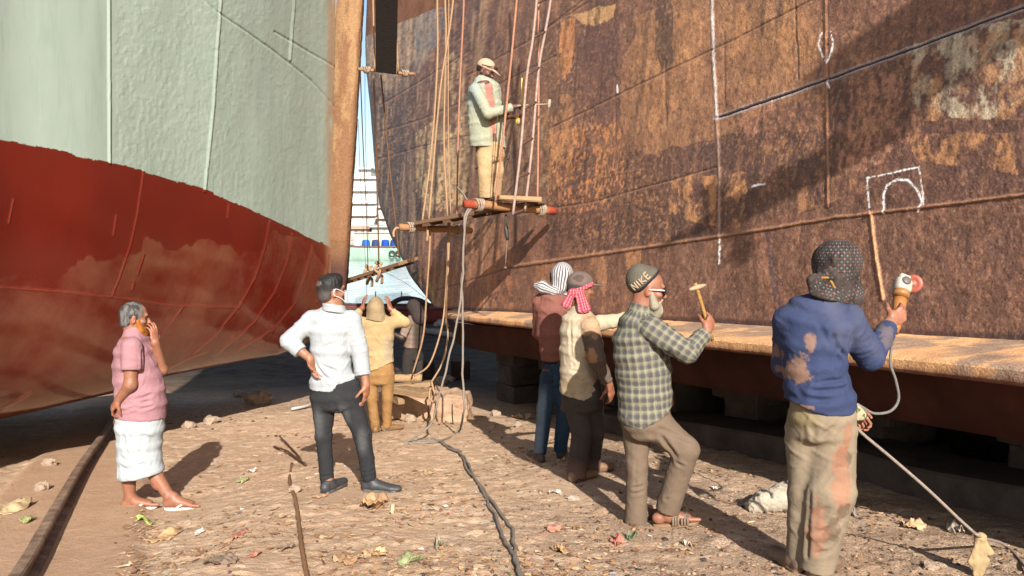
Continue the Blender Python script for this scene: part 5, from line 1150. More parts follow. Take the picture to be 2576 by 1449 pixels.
k2 = hd(.070, -.035, -.05); S.seg(k2, k2 + np.array((.03, -.03, -.12)), .036, .060, .024, .028, L=(1, .2, 0), k=.02, fold=(.014, 14, 8, 552))
p.wear("scarf", S, mc_gam.m, plain((.4, .1, .1)), .006)
S = Solid(); S.ell(hd(0, -.03, -.01), (.078, .078, .085), R, Fw, k=.01, clips=[(hd(0, .01, 0), Fw)]); p.wear("hair", S, mc_dust.m, plain((.03, .026, .026)), .007)
# ================= old man in the plaid shirt with the hammer
p = Person(4.95, (1645, 1330), "old white bearded man in a plaid shirt and grey knitted hat, raising a small hammer", .0048)
J = p.J; HC = J(1630, 722); FW = nrm((.985, .05, -.16)); hd, R, Fw, Uh = head(p.B, HC, FW, UPV, 1.06, J(1613, 776), .058)
p.lv(p.B, [(1566, 1640, 812, 0, .13), (1560, 1664, 850, 0, .13), (1566, 1674, 930, 0, .12), (1572, 1676, 1010, 0, .12), (1572, 1676, 1060, 0, .11)])
A = p.limb(p.B, [(1640, 828, -.13), (1728, 886, -.22), (1778, 832, -.14)], (.052, .042, .030)); HD_ = nrm(A[2] - A[1]); PD, PN = nrm((.45, .45, .77)), nrm((-.6, .75, -.1)); hand(p.B, A[2], PD, PN, 1, 1.0, (1.05, 1.1, 1.15, 1.2), thumb=(.55, .55, .6), tcurl=.7); PN = nrm(PN - PD * np.dot(PN, PD)); GRIP_P = A[2] + PD * .072 + PN * .032
p.limb(p.B, [(1580, 820, .16), (1596, 920, .22), (1650, 980, .26)], (.052, .042, .030)); hand(p.B, J(1650, 980, .26), (.9, 0, -.4), (0, 0, -1), 1)
k1 = p.limb(p.B, [(1602, 1060, .05), (1604, 1170, .04), (1602, 1306, .06)], (.078, .052, .040)); k2 = p.limb(p.B, [(1652, 1060, -.03), (1732, 1128, -.12), (1676, 1280, -.04)], (.080, .056, .040))
A1, A2 = J(1603, 1300, .06), J(1672, 1284, -.04); FLIFT[0] = .016; F1 = foot(p.B, A1, (.6, .75, 0), 1.05, True); F2 = foot(p.B, A2, nrm((.98, -.02, 0)), 1.12, True, up=nrm((-.10, 0, 1)))
FLIFT[0] = 0.0; p.finish(lit(188, 126, 98))
S = Solid(); fd = (.010, 5, 5, 560, .5); hem = [tshirt_clip(J(1556, 1060), J(1605, 1069)), tshirt_clip(J(1600, 1069), J(1700, 1010))]
p.lv(S, [(1580, 1640, 786, 0, .09), (1556, 1652, 812, 0, .15), (1542, 1672, 845, 0, .17), (1543, 1684, 890, 0, .16), (1550, 1689, 935, 0, .155), (1554, 1690, 990, 0, .155), (1556, 1694, 1040, 0, .16), (1556, 1700, 1090, 0, .165)], clips=hem, fold=fd)
q = [J(1640, 828, -.14), J(1729, 887, -.23), J(1774, 838, -.15)]; S.seg(q[0], q[1], .082, .066, fold=(.013, 5, 14, 561), ur=.075); S.seg(q[1], q[2], .064, .050, clips=[cuff(q[1], q[2])], fold=(.013, 5, 18, 562), ur=.075, v0=.27)
q = [J(1580, 820, .16), J(1594, 920, .22), J(1644, 975, .26)]; S.seg(q[0], q[1], .07, .06); S.seg(q[1], q[2], .06, .045, clips=[cuff(q[1], q[2])])
collar(p, mc_pla.m, J(1610, 794), J(1616, 766), .086, .074, (.30, .0, 1), lit(158, 152, 130))
cr = [(J(*a), J(*b), w_, d_) for a, b, w_, d_ in (((1652, 860, -.2), (1690, 905, -.17), .012, .016), ((1662, 890, -.2), (1700, 912, -.22), .010, .010), ((1600, 835, -.16), (1640, 870, -.2), .014, .008), ((1580, 850, -.16), (1592, 960, -.16), .016, .008), ((1640, 915, -.16), (1620, 990, -.16), .016, .008), ((1735, 860, -.27), (1752, 880, -.25), .010, .012), ((1660, 980, -.15), (1640, 1040, -.16), .016, .010), ((1570, 950, -.15), (1580, 1050, -.15), .018, .009))]
p.wear("shirt", S, mc_pla.m, plain(lit(158, 152, 130), .06), .007, cr)
S = Solid(); fd = (.010, 5, 7, 566, .4); p.lv(S, [(1562, 1684, 1020, 0, .145), (1564, 1690, 1062, 0, .15), (1572, 1684, 1085, 0, .14)], fold=fd)
l1 = p.limb(S, [(1602, 1075, .05), (1602, 1170, .04), (1600, 1320, .06)], (.094, .068, .076), fold=fd); S.p[-1]['clips'] = [cuff(l1[1], l1[2])]; l2 = p.limb(S, [(1652, 1072, -.03), (1726, 1130, -.12), (1679, 1284, -.04)], (.104, .080, .078), fold=fd); S.p[-1]['clips'] = [cuff(l2[1], l2[2])]
cr = [(J(*a), J(*b), w_, d_) for a, b, w_, d_ in (((1660, 1090, -.13), (1700, 1150, -.17), .016, .014), ((1690, 1160, -.17), (1720, 1175, -.19), .012, .014), ((1650, 1075, -.14), (1740, 1110, -.18), .016, .010), ((1582, 1230, -.02), (1620, 1222, -.02), .010, .008), ((1582, 1246, -.02), (1622, 1236, -.02), .010, .008), ((1600, 1110, -.05), (1598, 1240, -.03), .012, .006), ((1655, 1262, -.12), (1698, 1250, -.12), .010, .006))]
p.wear("trousers", S, mc_plain.m, plain(lit(146, 124, 104), .06), .008, cr)
sandal("sandal", F1[0] - UPV * .004, F1[1], F1[2], MPLAIN, p.o, p.base, 1.05, 'wide', lit(170, 134, 104), lit(140, 116, 96)); sandal("sandal", F2[0] - UPV * .004, F2[1], F2[2], MPLAIN, p.o, p.base, 1.15, 'wide', lit(176, 140, 108), lit(146, 122, 100))
S = Solid(); S.ell(hd(0, -.012, .032), (.090, .112, .098), R, Fw, k=.02, clips=[(hd(0, -.025, .008), nrm(-Uh + Fw * 1.29))], fold=(.004, 70, 4, 570)); S.ell(hd(0, -.075, .042), (.080, .060, .085), R, Fw, k=.05, clips=[(hd(0, -.025, .008), nrm(-Uh + Fw * 1.29))], fold=(.004, 70, 4, 571))
bp = nrm(-Uh + Fw * 1.29); edge = hd(0, -.025, .008)
def kn_(c, V, su, sv, cid, q):
    d = -((V - edge) @ bp); k = smooth(.020, .014, d)[:, None]; return c * (1 - k) + np.array((.012, .012, .014)) * k
HAT = p.wear("knitted_hat", S, mc_knit.m, plain(lit(122, 116, 102), .12, fade=kn_), .005)
# letters knitted into the band
from mathutils.bvhtree import BVHTree
me_ = HAT.data; vs_ = [v.co for v in me_.vertices]; bv = BVHTree.FromPolygons(vs_, [tuple(pp.vertices) for pp in me_.polygons]); HO = Vector(p.base)
cent = Vector(hd(0, -.01, .02)) - HO
GLY = {'N': [[(0, 0), (0, 1), (.7, 0), (.7, 1)]], 'I': [[(.15, 0), (.15, 1)]], 'K': [[(0, 0), (0, 1)], [(.7, 1), (0, .45), (.7, 0)]], 'E': [[(.6, 0), (0, 0), (0, 1), (.6, 1)], [(0, .5), (.5, .5)]]}
lb = MB(); cur = -.86
for ch, wd in (('N', .44), ('I', .28), ('K', .44), ('E', .40)):
    for st_ in GLY[ch]:
        pts = []
        for (x0, y0), (x1, y1) in zip(st_[:-1], st_[1:]):
            for t in np.linspace(0, 1, 6): pts.append((x0 + (x1 - x0) * t, y0 + (y1 - y0) * t))
        out = []
        for gx_, gy_ in pts:
            ang = cur + gx_ * .46; hgt_ = .027 + gy_ * .042
            # round the hat on the camera side (R points toward the camera or away)
            sd = 1 if R[1] < 0 else -1
            side = R * sd * math.cos(ang) + nrm(Fw * .61 + Uh * .79) * math.sin(ang) 
            o_ = Vector(edge - bp * hgt_ + nrm(side) * .3) - HO; t_ = Vector(edge - bp * hgt_) - HO
            hit = bv.ray_cast(o_, (t_ - o_).normalized())
            if hit[0] is not None: out.append(np.array(hit[0] + hit[1] * .002 + HO))
        if len(out) > 2: lb.tube(np.array(out), 0.0056, 6, lit(214, 186, 156))
    cur += wd
lb.build("lettering", mc_knit.m, HAT, True, p.base)
S = Solid(); S.ell(hd(0, .058, -.115), (.050, .050, .055), R, Fw, k=.02, fold=(.012, 26, 8, 580)); S.seg(hd(0, .070, -.14), hd(0, .070, -.205), .042, .014, k=.03, fold=(.014, 28, 7, 581))
for q_ in (-1, 1): S.seg(hd(q_ * .066, .012, -.035), hd(q_ * .050, .042, -.10), .016, .032, k=.02, fold=(.008, 26, 8, 582)); S.seg(hd(q_ * .004, .096, -.062), hd(q_ * .030, .078, -.080), .008, .010, k=.01)
surface("beard", S, .005, cloth("white_beard", .7, 260, .8).m, p.o, p.base, plain(lit(196, 184, 160), .25, sc=30), rel=1)
b = MB()
for q_ in (-1, 1):
    b.tube(spline([hd(q_ * .066, .084, -.004), hd(q_ * .078, .04, -.006), hd(q_ * .084, -.012, -.012)], 4), .0045, 6, (.5, .5, .5))
    b.lathe(hd(q_ * .034, .098, -.010), Fw + R * q_ * .25, [(.001, .006), (.020, .005), (.029, .001), (.030, -.003), (.001, -.004)], 14, (.012, .010, .010))
b.tube([hd(-.066, .088, .004), hd(-.03, .104, .006), hd(.03, .104, .006), hd(.066, .088, .004)], .006, 6, (.015, .013, .013)); b.build("sunglasses", MPLAIN, p.o, True, p.base)
PLAID = p
# ================= man in the blue shirt with the grinder
p = Person(3.95, (2035, 1440), "man in a dusty blue sweatshirt and printed black headscarf, lifting an angle grinder", .0046)
J = p.J; HC = J(2108, 672, .05); FW = nrm((.55, .82, .10)); hd, R, Fw, Uh = head(p.B, HC, FW, UPV, 1.02, J(2082, 770, .02), .06)
p.lv(p.B, [(2000, 2120, 800, 0, .12), (1985, 2112, 860, 0, .12), (1992, 2115, 950, 0, .11), (1996, 2132, 1030, 0, .11), (2000, 2135, 1060, 0, .11)])
A = p.limb(p.B, [(2132, 808, -.02), (2190, 902, .02), (2240, 812, .18)], (.054, .043, .031)); HDB = nrm((.82, .25, .50)); HNB = nrm((-.2, .95, 0)); hand(p.B, A[2], HDB, HNB, 1, 1.1, (.85, .9, .95, 1.0), thumb=(.5, .6, .7), tcurl=.6); HNB = nrm(HNB - HDB * np.dot(HNB, HDB)); GRIP_B = A[2] + HDB * .095 + HNB * .040
A = p.limb(p.B, [(1985, 808, .02), (1975, 920, .14), (2110, 1012, .26)], (.054, .043, .031)); hand(p.B, J(2138, 1030, .20), nrm((.7, -.25, -.65)), (-.3, -.6, -.4), -1, 1.0, (.8, .9, 1., 1.))
for a in ([(2022, 1070, .04), (2020, 1240, .02), (2002, 1400, .06)], [(2090, 1070, 0), (2084, 1240, -.04), (2050, 1420, -.02)]): p.limb(p.B, a, (.08, .055, .04))
AL, AR = J(2000, 1402, .06), J(2055, 1418, -.02); foot(p.B, AL, (-.2, .95, 0), 1.0, False); foot(p.B, AR, (.75, .6, 0), 1.0, False)
p.finish(lit(190, 132, 104))
S = Solid(); fd = (.012, 5, 5, 600, .5); hem = [tshirt_clip(J(1978, 1000), J(2060, 1034)), tshirt_clip(J(2050, 1034), J(2130, 1030)), tshirt_clip(J(2125, 1033), J(2155, 1004))]
p.lv(S, [(2035, 2125, 758, 0, .09), (1980, 2145, 788, 0, .12), (1960, 2148, 815, 0, .145), (1961, 2130, 865, 0, .15), (1970, 2126, 920, 0, .145), (1974, 2134, 965, 0, .14), (1974, 2150, 1005, 0, .15), (1976, 2156, 1050, 0, .15)], clips=hem, fold=fd)
q = [J(2132, 808, -.03), J(2189, 900, .02), J(2236, 820, .17)]; S.seg(q[0], q[1], .088, .068, fold=(.014, 5, 12, 601), ur=.08); S.seg(q[1], q[2], .066, .046, clips=[cuff(q[1], q[2])], fold=(.012, 5, 18, 602), ur=.08)
q = [J(1985, 808, .02), J(1974, 918, .14), J(2105, 1008, .26)]; S.seg(q[0], q[1], .08, .066, fold=(.014, 5, 12, 603)); S.seg(q[1], q[2], .064, .046, clips=[cuff(q[1], q[2])])
def bl(c, V, su, sv, cid, q):
    for ctr, r in ((J(2018, 930, -.14), (.040, .3, .075)), (J(2040, 860, -.14), (.025, .3, .05)), (J(1978, 905, -.1), (.02, .3, .05)), (J(2035, 1026, -.14), (.03, .3, .012)), (J(2010, 945, -.14), (.06, .3, .04))): c = stain(c, V, ctr, r, lit(176, 138, 118), .85, 14)
    c = stain(c, V, J(2225, 845, .1), (.05, .2, .08), lit(150, 130, 118), .5, 15); n = smooth(.45, .8, fbm(V[:, 0] * 6, V[:, 1] * 6, V[:, 2] * 6, 616, 4))[:, None]; return c * (1 - .35 * n) + lit(124, 124, 140) * .35 * n
cr = [(J(*a), J(*b), w_, d_) for a, b, w_, d_ in (((1980, 975, -.13), (2060, 985, -.15), .014, .014), ((2050, 985, -.15), (2130, 975, -.12), .014, .014), ((1990, 955, -.14), (2070, 968, -.15), .012, .010), ((2070, 962, -.15), (2128, 955, -.12), .012, .012), ((2005, 1003, -.14), (2100, 1010, -.15), .014, .010), ((2075, 800, -.13), (2105, 880, -.14), .014, .014), ((2060, 815, -.14), (2090, 875, -.15), .014, .008), ((2105, 870, -.14), (2150, 920, -.1), .012, .016), ((2100, 850, -.15), (2110, 910, -.14), .014, .010), ((2170, 870, -.06), (2205, 850, .0), .012, .014), ((2180, 885, -.05), (2212, 872, .0), .012, .012), ((2150, 820, -.1), (2140, 890, -.1), .012, .010), ((1985, 850, -.13), (1992, 940, -.13), .016, .008))]
p.wear("sweatshirt", S, mc_plain.m, plain(lit(68, 80, 120), .10, fade=bl), .0068, cr)
S = Solid(); fd = (.014, 4, 6, 606, .5); p.lv(S, [(1988, 2142, 1000, 0, .135), (1986, 2148, 1045, 0, .145), (1990, 2148, 1085, 0, .14)], fold=fd)
l1 = p.limb(S, [(2024, 1080, .04), (2022, 1240, .03), (2006, 1404, .06)], (.098, .078, .056), fold=fd); S.p[-1]['clips'] = [cuff(l1[1], l1[2])]; l2 = p.limb(S, [(2092, 1085, 0), (2086, 1240, -.04), (2052, 1432, -.02)], (.120, .124, .088), fold=fd); S.p[-1]['clips'] = [cuff(l2[1], l2[2])]
def tb(c, V, su, sv, cid, q):
    for ctr, r, cl_ in ((J(2120, 1150, -.1), (.05, .3, .06), lit(110, 84, 66)), (J(2090, 1330, -.12), (.04, .3, .09), lit(120, 94, 74)), (J(2020, 1060, -.13), (.07, .3, .07), lit(168, 150, 104)), (J(2110, 1200, -.12), (.05, .3, .2), lit(196, 132, 104)), (J(2060, 1340, -.13), (.04, .3, .16), lit(204, 136, 110)), (J(2130, 1090, -.1), (.03, .3, .1), lit(190, 126, 100)), (J(2110, 1280, -.1), (.04, .3, .05), lit(112, 88, 70))): c = stain(c, V, ctr, r, cl_, .6, 17)
    return c
cr = [(J(*a), J(*b), w_, d_) for a, b, w_, d_ in (((2045, 1080, -.13), (2048, 1140, -.13), .016, .012), ((2022, 1090, -.12), (2052, 1118, -.13), .012, .008), ((2060, 1110, -.14), (2120, 1050, -.14), .014, .008), ((2035, 1200, -.13), (2060, 1160, -.14), .014, .012), ((2040, 1240, -.14), (2100, 1180, -.15), .016, .010), ((2035, 1130, -.12), (2028, 1400, -.08), .014, .016), ((2060, 1300, -.15), (2120, 1240, -.13), .016, .010), ((2040, 1360, -.14), (2110, 1310, -.13), .016, .012), ((2045, 1400, -.12), (2095, 1380, -.12), .014, .010))]
p.wear("trousers", S, mc_dust.m, plain(lit(176, 157, 132), .12, fade=tb), .008, cr)
for A_, T in ((AL, (-.2, .95, 0)), (AR, (.75, .6, 0))):
    S = Solid(); shoe(S, A_, T, 1.0); surface("shoe", S, .006, MSHOE, p.o, p.base, lambda V, N, su, sv, cid, q: np.where((cid == 1)[:, None], lit(150, 118, 92), lit(150, 124, 104)), rel=1)
S = Solid(); fd = (.010, 11, 5, 610)
S.ell(J(2106, 657, .05), (.118, .128, .112), (1, 0, 0), (0, 1, 0), k=.02, fold=(.008, 9, 4, 611))
kn = J(2084, 698, -.07); S.ell(kn, (.026, .026, .022), k=.03)
S.seg(J(2100, 690, .04), J(2085, 740, .0), .105, .085, .10, .08, k=.03, fold=(.012, 12, 8, 612))
S.seg(kn, J(2046, 706, -.08), .018, .032, .015, .022, L=(0, 0, 1), k=.02); S.seg(kn, J(2046, 722, -.08), .02, .055, .018, .022, L=(.4, 0, 1), k=.02, fold=(.012, 14, 8, 613)); S.seg(kn, J(2075, 745, -.09), .03, .075, .02, .022, k=.02, fold=(.014, 14, 8, 614))
S.seg(J(2120, 690, .10), J(2145, 745, .08), .085, .055, .08, .05, k=.03, fold=(.012, 12, 8, 615)); S.seg(J(2145, 735, .08), J(2152, 792, .06), .055, .030, .03, .016, k=.03, fold=(.012, 14, 8, 616)); S.seg(kn, J(2130, 745, -.02), .026, .05, .02, .03, k=.03, fold=(.012, 14, 8, 617))
cr = [(J(*a), J(*b), w_, d_) for a, b, w_, d_ in (((2084, 692, -.08), (2062, 640, -.06), .010, .022), ((2086, 692, -.09), (2080, 630, -.07), .010, .020), ((2088, 692, -.09), (2112, 635, -.07), .010, .022), ((2090, 696, -.08), (2150, 680, -.0), .012, .022), ((2088, 702, -.08), (2108, 760, -.05), .008, .012))]
p.wear("headscarf", S, mc_ban.m, plain((.03, .03, .03)), .0058, cr, wrinkle=1.0)
b = MB(); b.tube(spline([J(2048, 690, -.03), J(2062, 698, -.085), J(2084, 698, -.105), J(2098, 693, -.09), J(2120, 700, -.04)], 5), .007, 6, lit(210, 150, 80)); b.tube(spline([J(2086, 700, -.1), J(2094, 715, -.1), J(2104, 735, -.08)], 5), .007, 6, lit(206, 158, 88)); b.build("scarf_band", mc_plain.m, p.o, True, p.base)
BLUE = p
# ------------------------------------------------------------------ ropes, stages, ladder, tools
mrope = M("rope_fibre", .95, .15); k_ = mrope.rng(mrope.noise(60, 4, .7), .3, .7, .75, 1.2); mrope.base(mrope.mul(mrope.attr("col"), k_)); mrope.bump(mrope.noise(160, 3, .6), .7, .006)
mwood = M("weathered_wood", .9, .2); k_ = mwood.rng(mwood.noise(6, 6, .7, mwood.co((3, 3, 18))), .3, .7, .65, 1.25); mwood.base(mwood.mul(mwood.attr("col"), k_)); mwood.bump(mwood.noise(30, 5, .7), .6, .008)
ROPE = lit(214, 172, 134); PALE = lit(206, 182, 160); GREY = lit(176, 162, 148); DARK = (.03, .026, .024)
def tub(name, pts, r, label, cat, colr=ROPE, m=None, n=8, group=None, seg_=10, sides=7, wob=.06):
    P_ = np.array(pts, float); b = MB(); C_ = spline(P_, seg_); q_ = np.arange(len(C_)); hs_ = len(label) * 7.3
    if wob and r > .01 and name == 'hose': C_ = C_ + (np.stack([fbm(q_ * .23, q_ * 0 + hs_, 0, 1, 2), fbm(q_ * .23, q_ * 0 + hs_, 0, 2, 2), 0 * q_], -1) - (.5, .5, 0)) * .035 * np.minimum(1, np.minimum(q_, q_[::-1]) / 4)[:, None]
    b.tube(C_, r, sides, colr, True, wob)
    o = b.build(name, (m or mrope).m, None, True, P_[0]); return tag(o, label, cat, group)
def UP(l): return [U(*q) for q in l]
rk = [("rope", [(1098, -260, 10.5), (1100, 0, 10.4), (1100, 165, 10.4), (1085, 380, 10.35), (1062, 560, 10.3)], "tan rope down to the left pole of the worker's stage, leftmost of that bundle"),
      ("rope", [(1118, -260, 10.6), (1120, 0, 10.5), (1122, 100, 10.5), (1117, 350, 10.5), (1126, 545, 10.4)], "tan rope running straight down beside the crossing ropes to the stage plank"),
      ("rope", [(1162, -260, 10.5), (1140, 0, 10.5), (1125, 110, 10.45), (1105, 250, 10.4), (1078, 565, 10.3)], "tan rope slanting left across its neighbour down to the stage pole"),
      ("rope", [(1129, -260, 10.7), (1129, 0, 10.7), (1128, 120, 10.65), (1128, 350, 10.6), (1134, 540, 10.5)], "thin tan rope close to the right of the crossing ropes"),
      ("rope", [(1172, -260, 10.9), (1167, 0, 10.8), (1160, 150, 10.8), (1153, 330, 10.7), (1149, 545, 10.6)], "pinkish rope hanging just left of the man on the stage"),
      ("rope", [(1322, -260, 9.2), (1300, 0, 9.1), (1281, 200, 9.05), (1265, 350, 9.0), (1246, 508, 9.0)], "pinkish rope passing in front of the man on the stage"),
      ("rope", [(1357, -260, 9.9), (1355, 0, 9.8), (1355, 250, 9.7), (1352, 505, 9.55)], "straight pinkish rope behind the rope ladder"),
      ("rope", [(937, -200, 11.3), (939, 20, 11.2), (943, 175, 11.2)], "short tan rope at the left edge of the dark hanging plank"),
      ("rope", [(992, -200, 11.2), (994, 20, 11.3), (1002, 180, 11.3)], "short tan rope at the right edge of the dark hanging plank"),
      ("rope", [(940, 190, 11.3), (944, 290, 12.0), (947, 400, 12.6), (951, 560, 13.2), (953, 664, 13.8)], "long tan rope hanging in the gap between the two ships"),
      ("rope", [(958, 190, 11.4), (966, 270, 12.0), (978, 400, 12.5), (994, 550, 13.0), (1004, 648, 13.4)], "slanting tan rope along the dark end of the rusty ship"),
      ("rope", [(906, 172, 11.2), (914, 380, 12.5), (922, 540, 13.5), (926, 682, 14.2)], "thin brown rope along the stem of the painted ship down to the small stage"),
      ("rope", [(1083, 572, 10.3), (1080, 640, 10.3), (1073, 744, 10.35), (1064, 848, 10.4), (1038, 940, 10.5)], "tan rope from the stage to the timber pile, leftmost of three"),
      ("rope", [(1127, 548, 10.4), (1126, 650, 10.35), (1118, 778, 10.3), (1105, 848, 10.2), (1079, 918, 10.15), (1042, 946, 10.2)], "tan rope curving from the stage to the timber pile, middle of three"),
      ("rope", [(1132, 548, 10.4), (1127, 680, 10.3), (1123, 798, 10.2), (1126, 848, 10.15), (1113, 912, 10.05), (1085, 962, 10.0)], "tan rope curving from the stage to the timber pile, rightmost of three")]
for i, (nm, pts, lb_) in enumerate(rk):
    r = .0135 if i < 7 else .0125
    if i in (3, 11): r = .008
    if i in (4, 5, 6): colr = lit(216, 156, 128)
    elif i in (9, 10): colr = lit(176, 130, 96)
    elif i == 11: colr = lit(130, 96, 76)
    else: colr = ROPE
    tub(nm, UP(pts), r, lb_, "rope", colr, group="ropes hanging from the ships")
for pts, lb_ in (([(901, 300, 12.8), (908, 480, 13.6), (921, 690, 14.6), (922, 756, 15)], "thin dark wire in the bright gap, nearest the stem"), ([(918, 170, 12.5), (919, 330, 13.4), (926, 560, 14.4), (931, 640, 15)], "thin dark wire in the bright gap, nearest the rusty ship"),
                 ([(1252, 290, 9.1), (1244, 400, 9.12), (1238, 505, 9.1)], "thin dark wire hanging in front of the worker's trousers"), ([(968, 684, 13.8), (1020, 712, 13.4), (1068, 748, 12.9)], "thin wire stretched from the small stage to the rusty ship")):
    tub("wire", UP(pts), .004, lb_, "wire", (.06, .045, .04), group="thin wires between the ships", sides=5)
tub("wire", UP([(1196, 425, 10.6), (1215, 418, 10.8), (1248, 408, 10.9), (1276, 402, 10.9), (1286, 385, 11.0), (1290, 366, 11.1)]), .007, "looped dark cable behind the worker's legs", "wire", (.05, .045, .045), group="thin wires between the ships", sides=6)
# grey hose with its two strands to the ground
gp = lambda px, py, up=.015: (lambda g: np.array([g[0], g[1], float(gzm(np.array(g[0]), np.array(g[1]))) + up]))(G(px, py))
tub("hose", [U(1150, 470, 9.7), U(1180, 515, 9.1), U(1168, 548, 8.95), U(1166, 625, 8.9), U(1160, 740, 8.85), U(1133, 886, 8.8), U(1100, 1015, 8.75), U(1079, 1074, 8.8), gp(1022, 1116), gp(1060, 1112), gp(1104, 1108)], .0125, "grey hose from the worker's stage to the ground, left strand with a sharp bend", "hose", GREY, seg_=12)
tub("hose", [U(1152, 474, 9.72), U(1183, 517, 9.12), U(1172, 548, 8.97), U(1167, 640, 8.92), U(1162, 757, 8.88), U(1165, 940, 8.8), U(1168, 1036, 8.75), gp(1152, 1090), gp(1100, 1113), gp(1036, 1119)], .0125, "grey hose from the worker's stage to the ground, straight right strand", "hose", GREY, seg_=12)
tub("hose", [gp(1036, 1117), gp(1085, 1104), gp(1120, 1122), gp(1157, 1141), gp(1173, 1181), gp(1208, 1236), gp(1238, 1294), gp(1265, 1360), gp(1290, 1410), gp(1318, 1475)], .011, "grey cable lying over the dirt, left one of a pair", "cable", GREY, seg_=12)
tub("hose", [gp(1030, 1121), gp(1100, 1112), gp(1128, 1132), gp(1165, 1152), gp(1184, 1190), gp(1213, 1234), gp(1250, 1284), gp(1284, 1325), gp(1291, 1370), gp(1300, 1420), gp(1316, 1475)], .011, "grey cable lying over the dirt, right one of a pair", "cable", GREY, seg_=12)
def lash(b, c, ax, r, n=4, colr=PALE):
    ax = nrm(ax)
    for i in range(n):
        ref = nrm(np.cross(ax, (0.3, .2, 1))); q = np.cross(ax, ref); t = np.linspace(0, 2 * math.pi, 15); cc_ = np.asarray(c) + ax * (i - n / 2) * .022
        b.tube(cc_ + (np.cos(t) * r)[:, None] * ref + (np.sin(t) * r)[:, None] * q + ax * (.012 * np.sin(t + i))[:, None], .012, 6, colr, False, .05)
def pole(name, a, b_, r, parent, colr, endc=None):
    b = MB(); P_ = np.linspace(a, b_, 14); P_ = P_ + RNG.normal(0, .003, P_.shape); rr = np.full(14, r); rr[0] *= .9; rr[-1] *= .9
    b.tube(P_, rr, 12, colr, True, .02); o = b.build(name, mwood.m, parent, True, P_[0])
    if endc is not None:
        at = o.data.attributes["col"]; arr = np.empty(len(at.data) * 4, np.float32); at.data.foreach_get("color", arr); arr = arr.reshape(-1, 4); co = np.empty(len(at.data) * 3, np.float32); o.data.vertices.foreach_get("co", co); co = co.reshape(-1, 3) + P_[0]
        d = np.minimum(np.linalg.norm(co - a, axis=1), np.linalg.norm(co - b_, axis=1)); kk = smooth(.16, .10, d)[:, None]; arr[:, :3] = arr[:, :3] * (1 - kk) + np.array(endc) * kk; at.data.foreach_set("color", arr.ravel())
    return o
def stage(label, a, b_, wd, side, nb, poles, colr=lit(150, 118, 92), th=.045, nbat=5):
    a = np.asarray(a); b_ = np.asarray(b_); colr = np.asarray(colr); t = thing("hanging_stage", (a + b_) / 2, label, "staging", "wooden stages hung on ropes"); ax = nrm(b_ - a); sd = nrm(np.asarray(side) - ax * np.dot(side, ax)); up = nrm(np.cross(ax, sd)); up = up if up[2] > 0 else -up
    for i in range(nb):
        off = (i - (nb - 1) / 2) * wd / nb; b = MB(); n = 7; q = np.linspace(0, 1, n)
        for u0, u1 in zip(q[:-1], q[1:]):
            pass
        sag = lambda u: -up * .03 * math.sin(math.pi * u)
        b.beam(a + sd * off - ax * (.05 * i), b_ + sd * off + ax * (.06 * math.sin(i * 2)), wd / nb * .95, th, up, .2, colr * (1 - .12 * (i % 2)), .003); b.build("board", mwood.m, t, False, a)
    for i in range(nbat):
        c = a + (b_ - a) * (.12 + .76 * i / max(nbat - 1, 1)); b = MB(); b.beam(c - sd * wd * .62 - up * (th * .5 + .021), c + sd * wd * .62 - up * (th * .5 + .021), .06, .035, up, .2, lit(130, 96, 72), .002); b.build("batten", mwood.m, t, False, c)
    for pa, pb, r, ec in poles:
        pole("pole", pa, pb, r, t, lit(206, 152, 106), ec); ln = np.linalg.norm(pb - pa)
        for f in (.16, .84): b = MB(); lash(b, pa + (pb - pa) * f, pb - pa, r + .016); b.build("lashing", mrope.m, t, True, pa + (pb - pa) * f)
    return t
RED_ = lit(190, 84, 58)
stage("weathered plank stage the man in the peach cap stands on", U(1072, 557, 10.35), U(1356, 508, 9.45), .52, U(1230, 520, 9.9) - U(1225, 520, 9.3), 3, [(U(1005, 571, 10.15), U(1186, 580, 10.75), .045, None), (U(1168, 513, 9.0), U(1396, 531, 9.65), .050, RED_)])
# cut log end and short board on the right of the stage
b = MB(); b.beam(U(1250, 497, 9.15), U(1356, 502, 9.3), .22, .055, (0, 0, 1), .3, lit(210, 170, 128), .004); b.build("loose_board", mwood.m, None, False, U(1250, 497, 9.15)); tag(bpy.data.objects["loose_board"], "short pale board lying on the right end of the worker's stage", "board")
stage("dark plank stage hung high against the sky between the two ships", U(971, 182, 11.3), U(974, -190, 9.7), .30, (1, 0, 0), 1, [(U(901, 174, 11.2), U(1043, 187, 11.5), .024, None)], (.022, .017, .015), .05, 0)
stage("small slatted stage low in the gap between the ships above the water", U(884, 702, 15.0), U(1026, 657, 13.6), .42, (0, 1, 0), 2, [], lit(176, 130, 92), .06, 7)
for px, py, d, lb_ in ((928, 684, 14.4, 'knotted tan rope ends round the left of the small low stage'), (953, 676, 14.0, 'bigger knot of tan rope on the middle of the small low stage')):
    b = MB()
    c0 = U(px, py, d); b.tube(spline([c0 + (-.05, 0, .12), c0 + (.05, -.08, .02), c0 + (.02, -.1, -.1), c0 + (-.04, 0, -.22)], 6), .03, 7, ROPE, True, .12); b.tube(spline([c0 + (.06, 0, .10), c0 + (-.06, -.1, 0), c0 + (.06, -.08, -.12), c0 + (.05, 0, -.26)], 6), .024, 7, ROPE, True, .12); tag(b.build('knotted_rope', mrope.m, None, True, c0), lb_, 'rope')

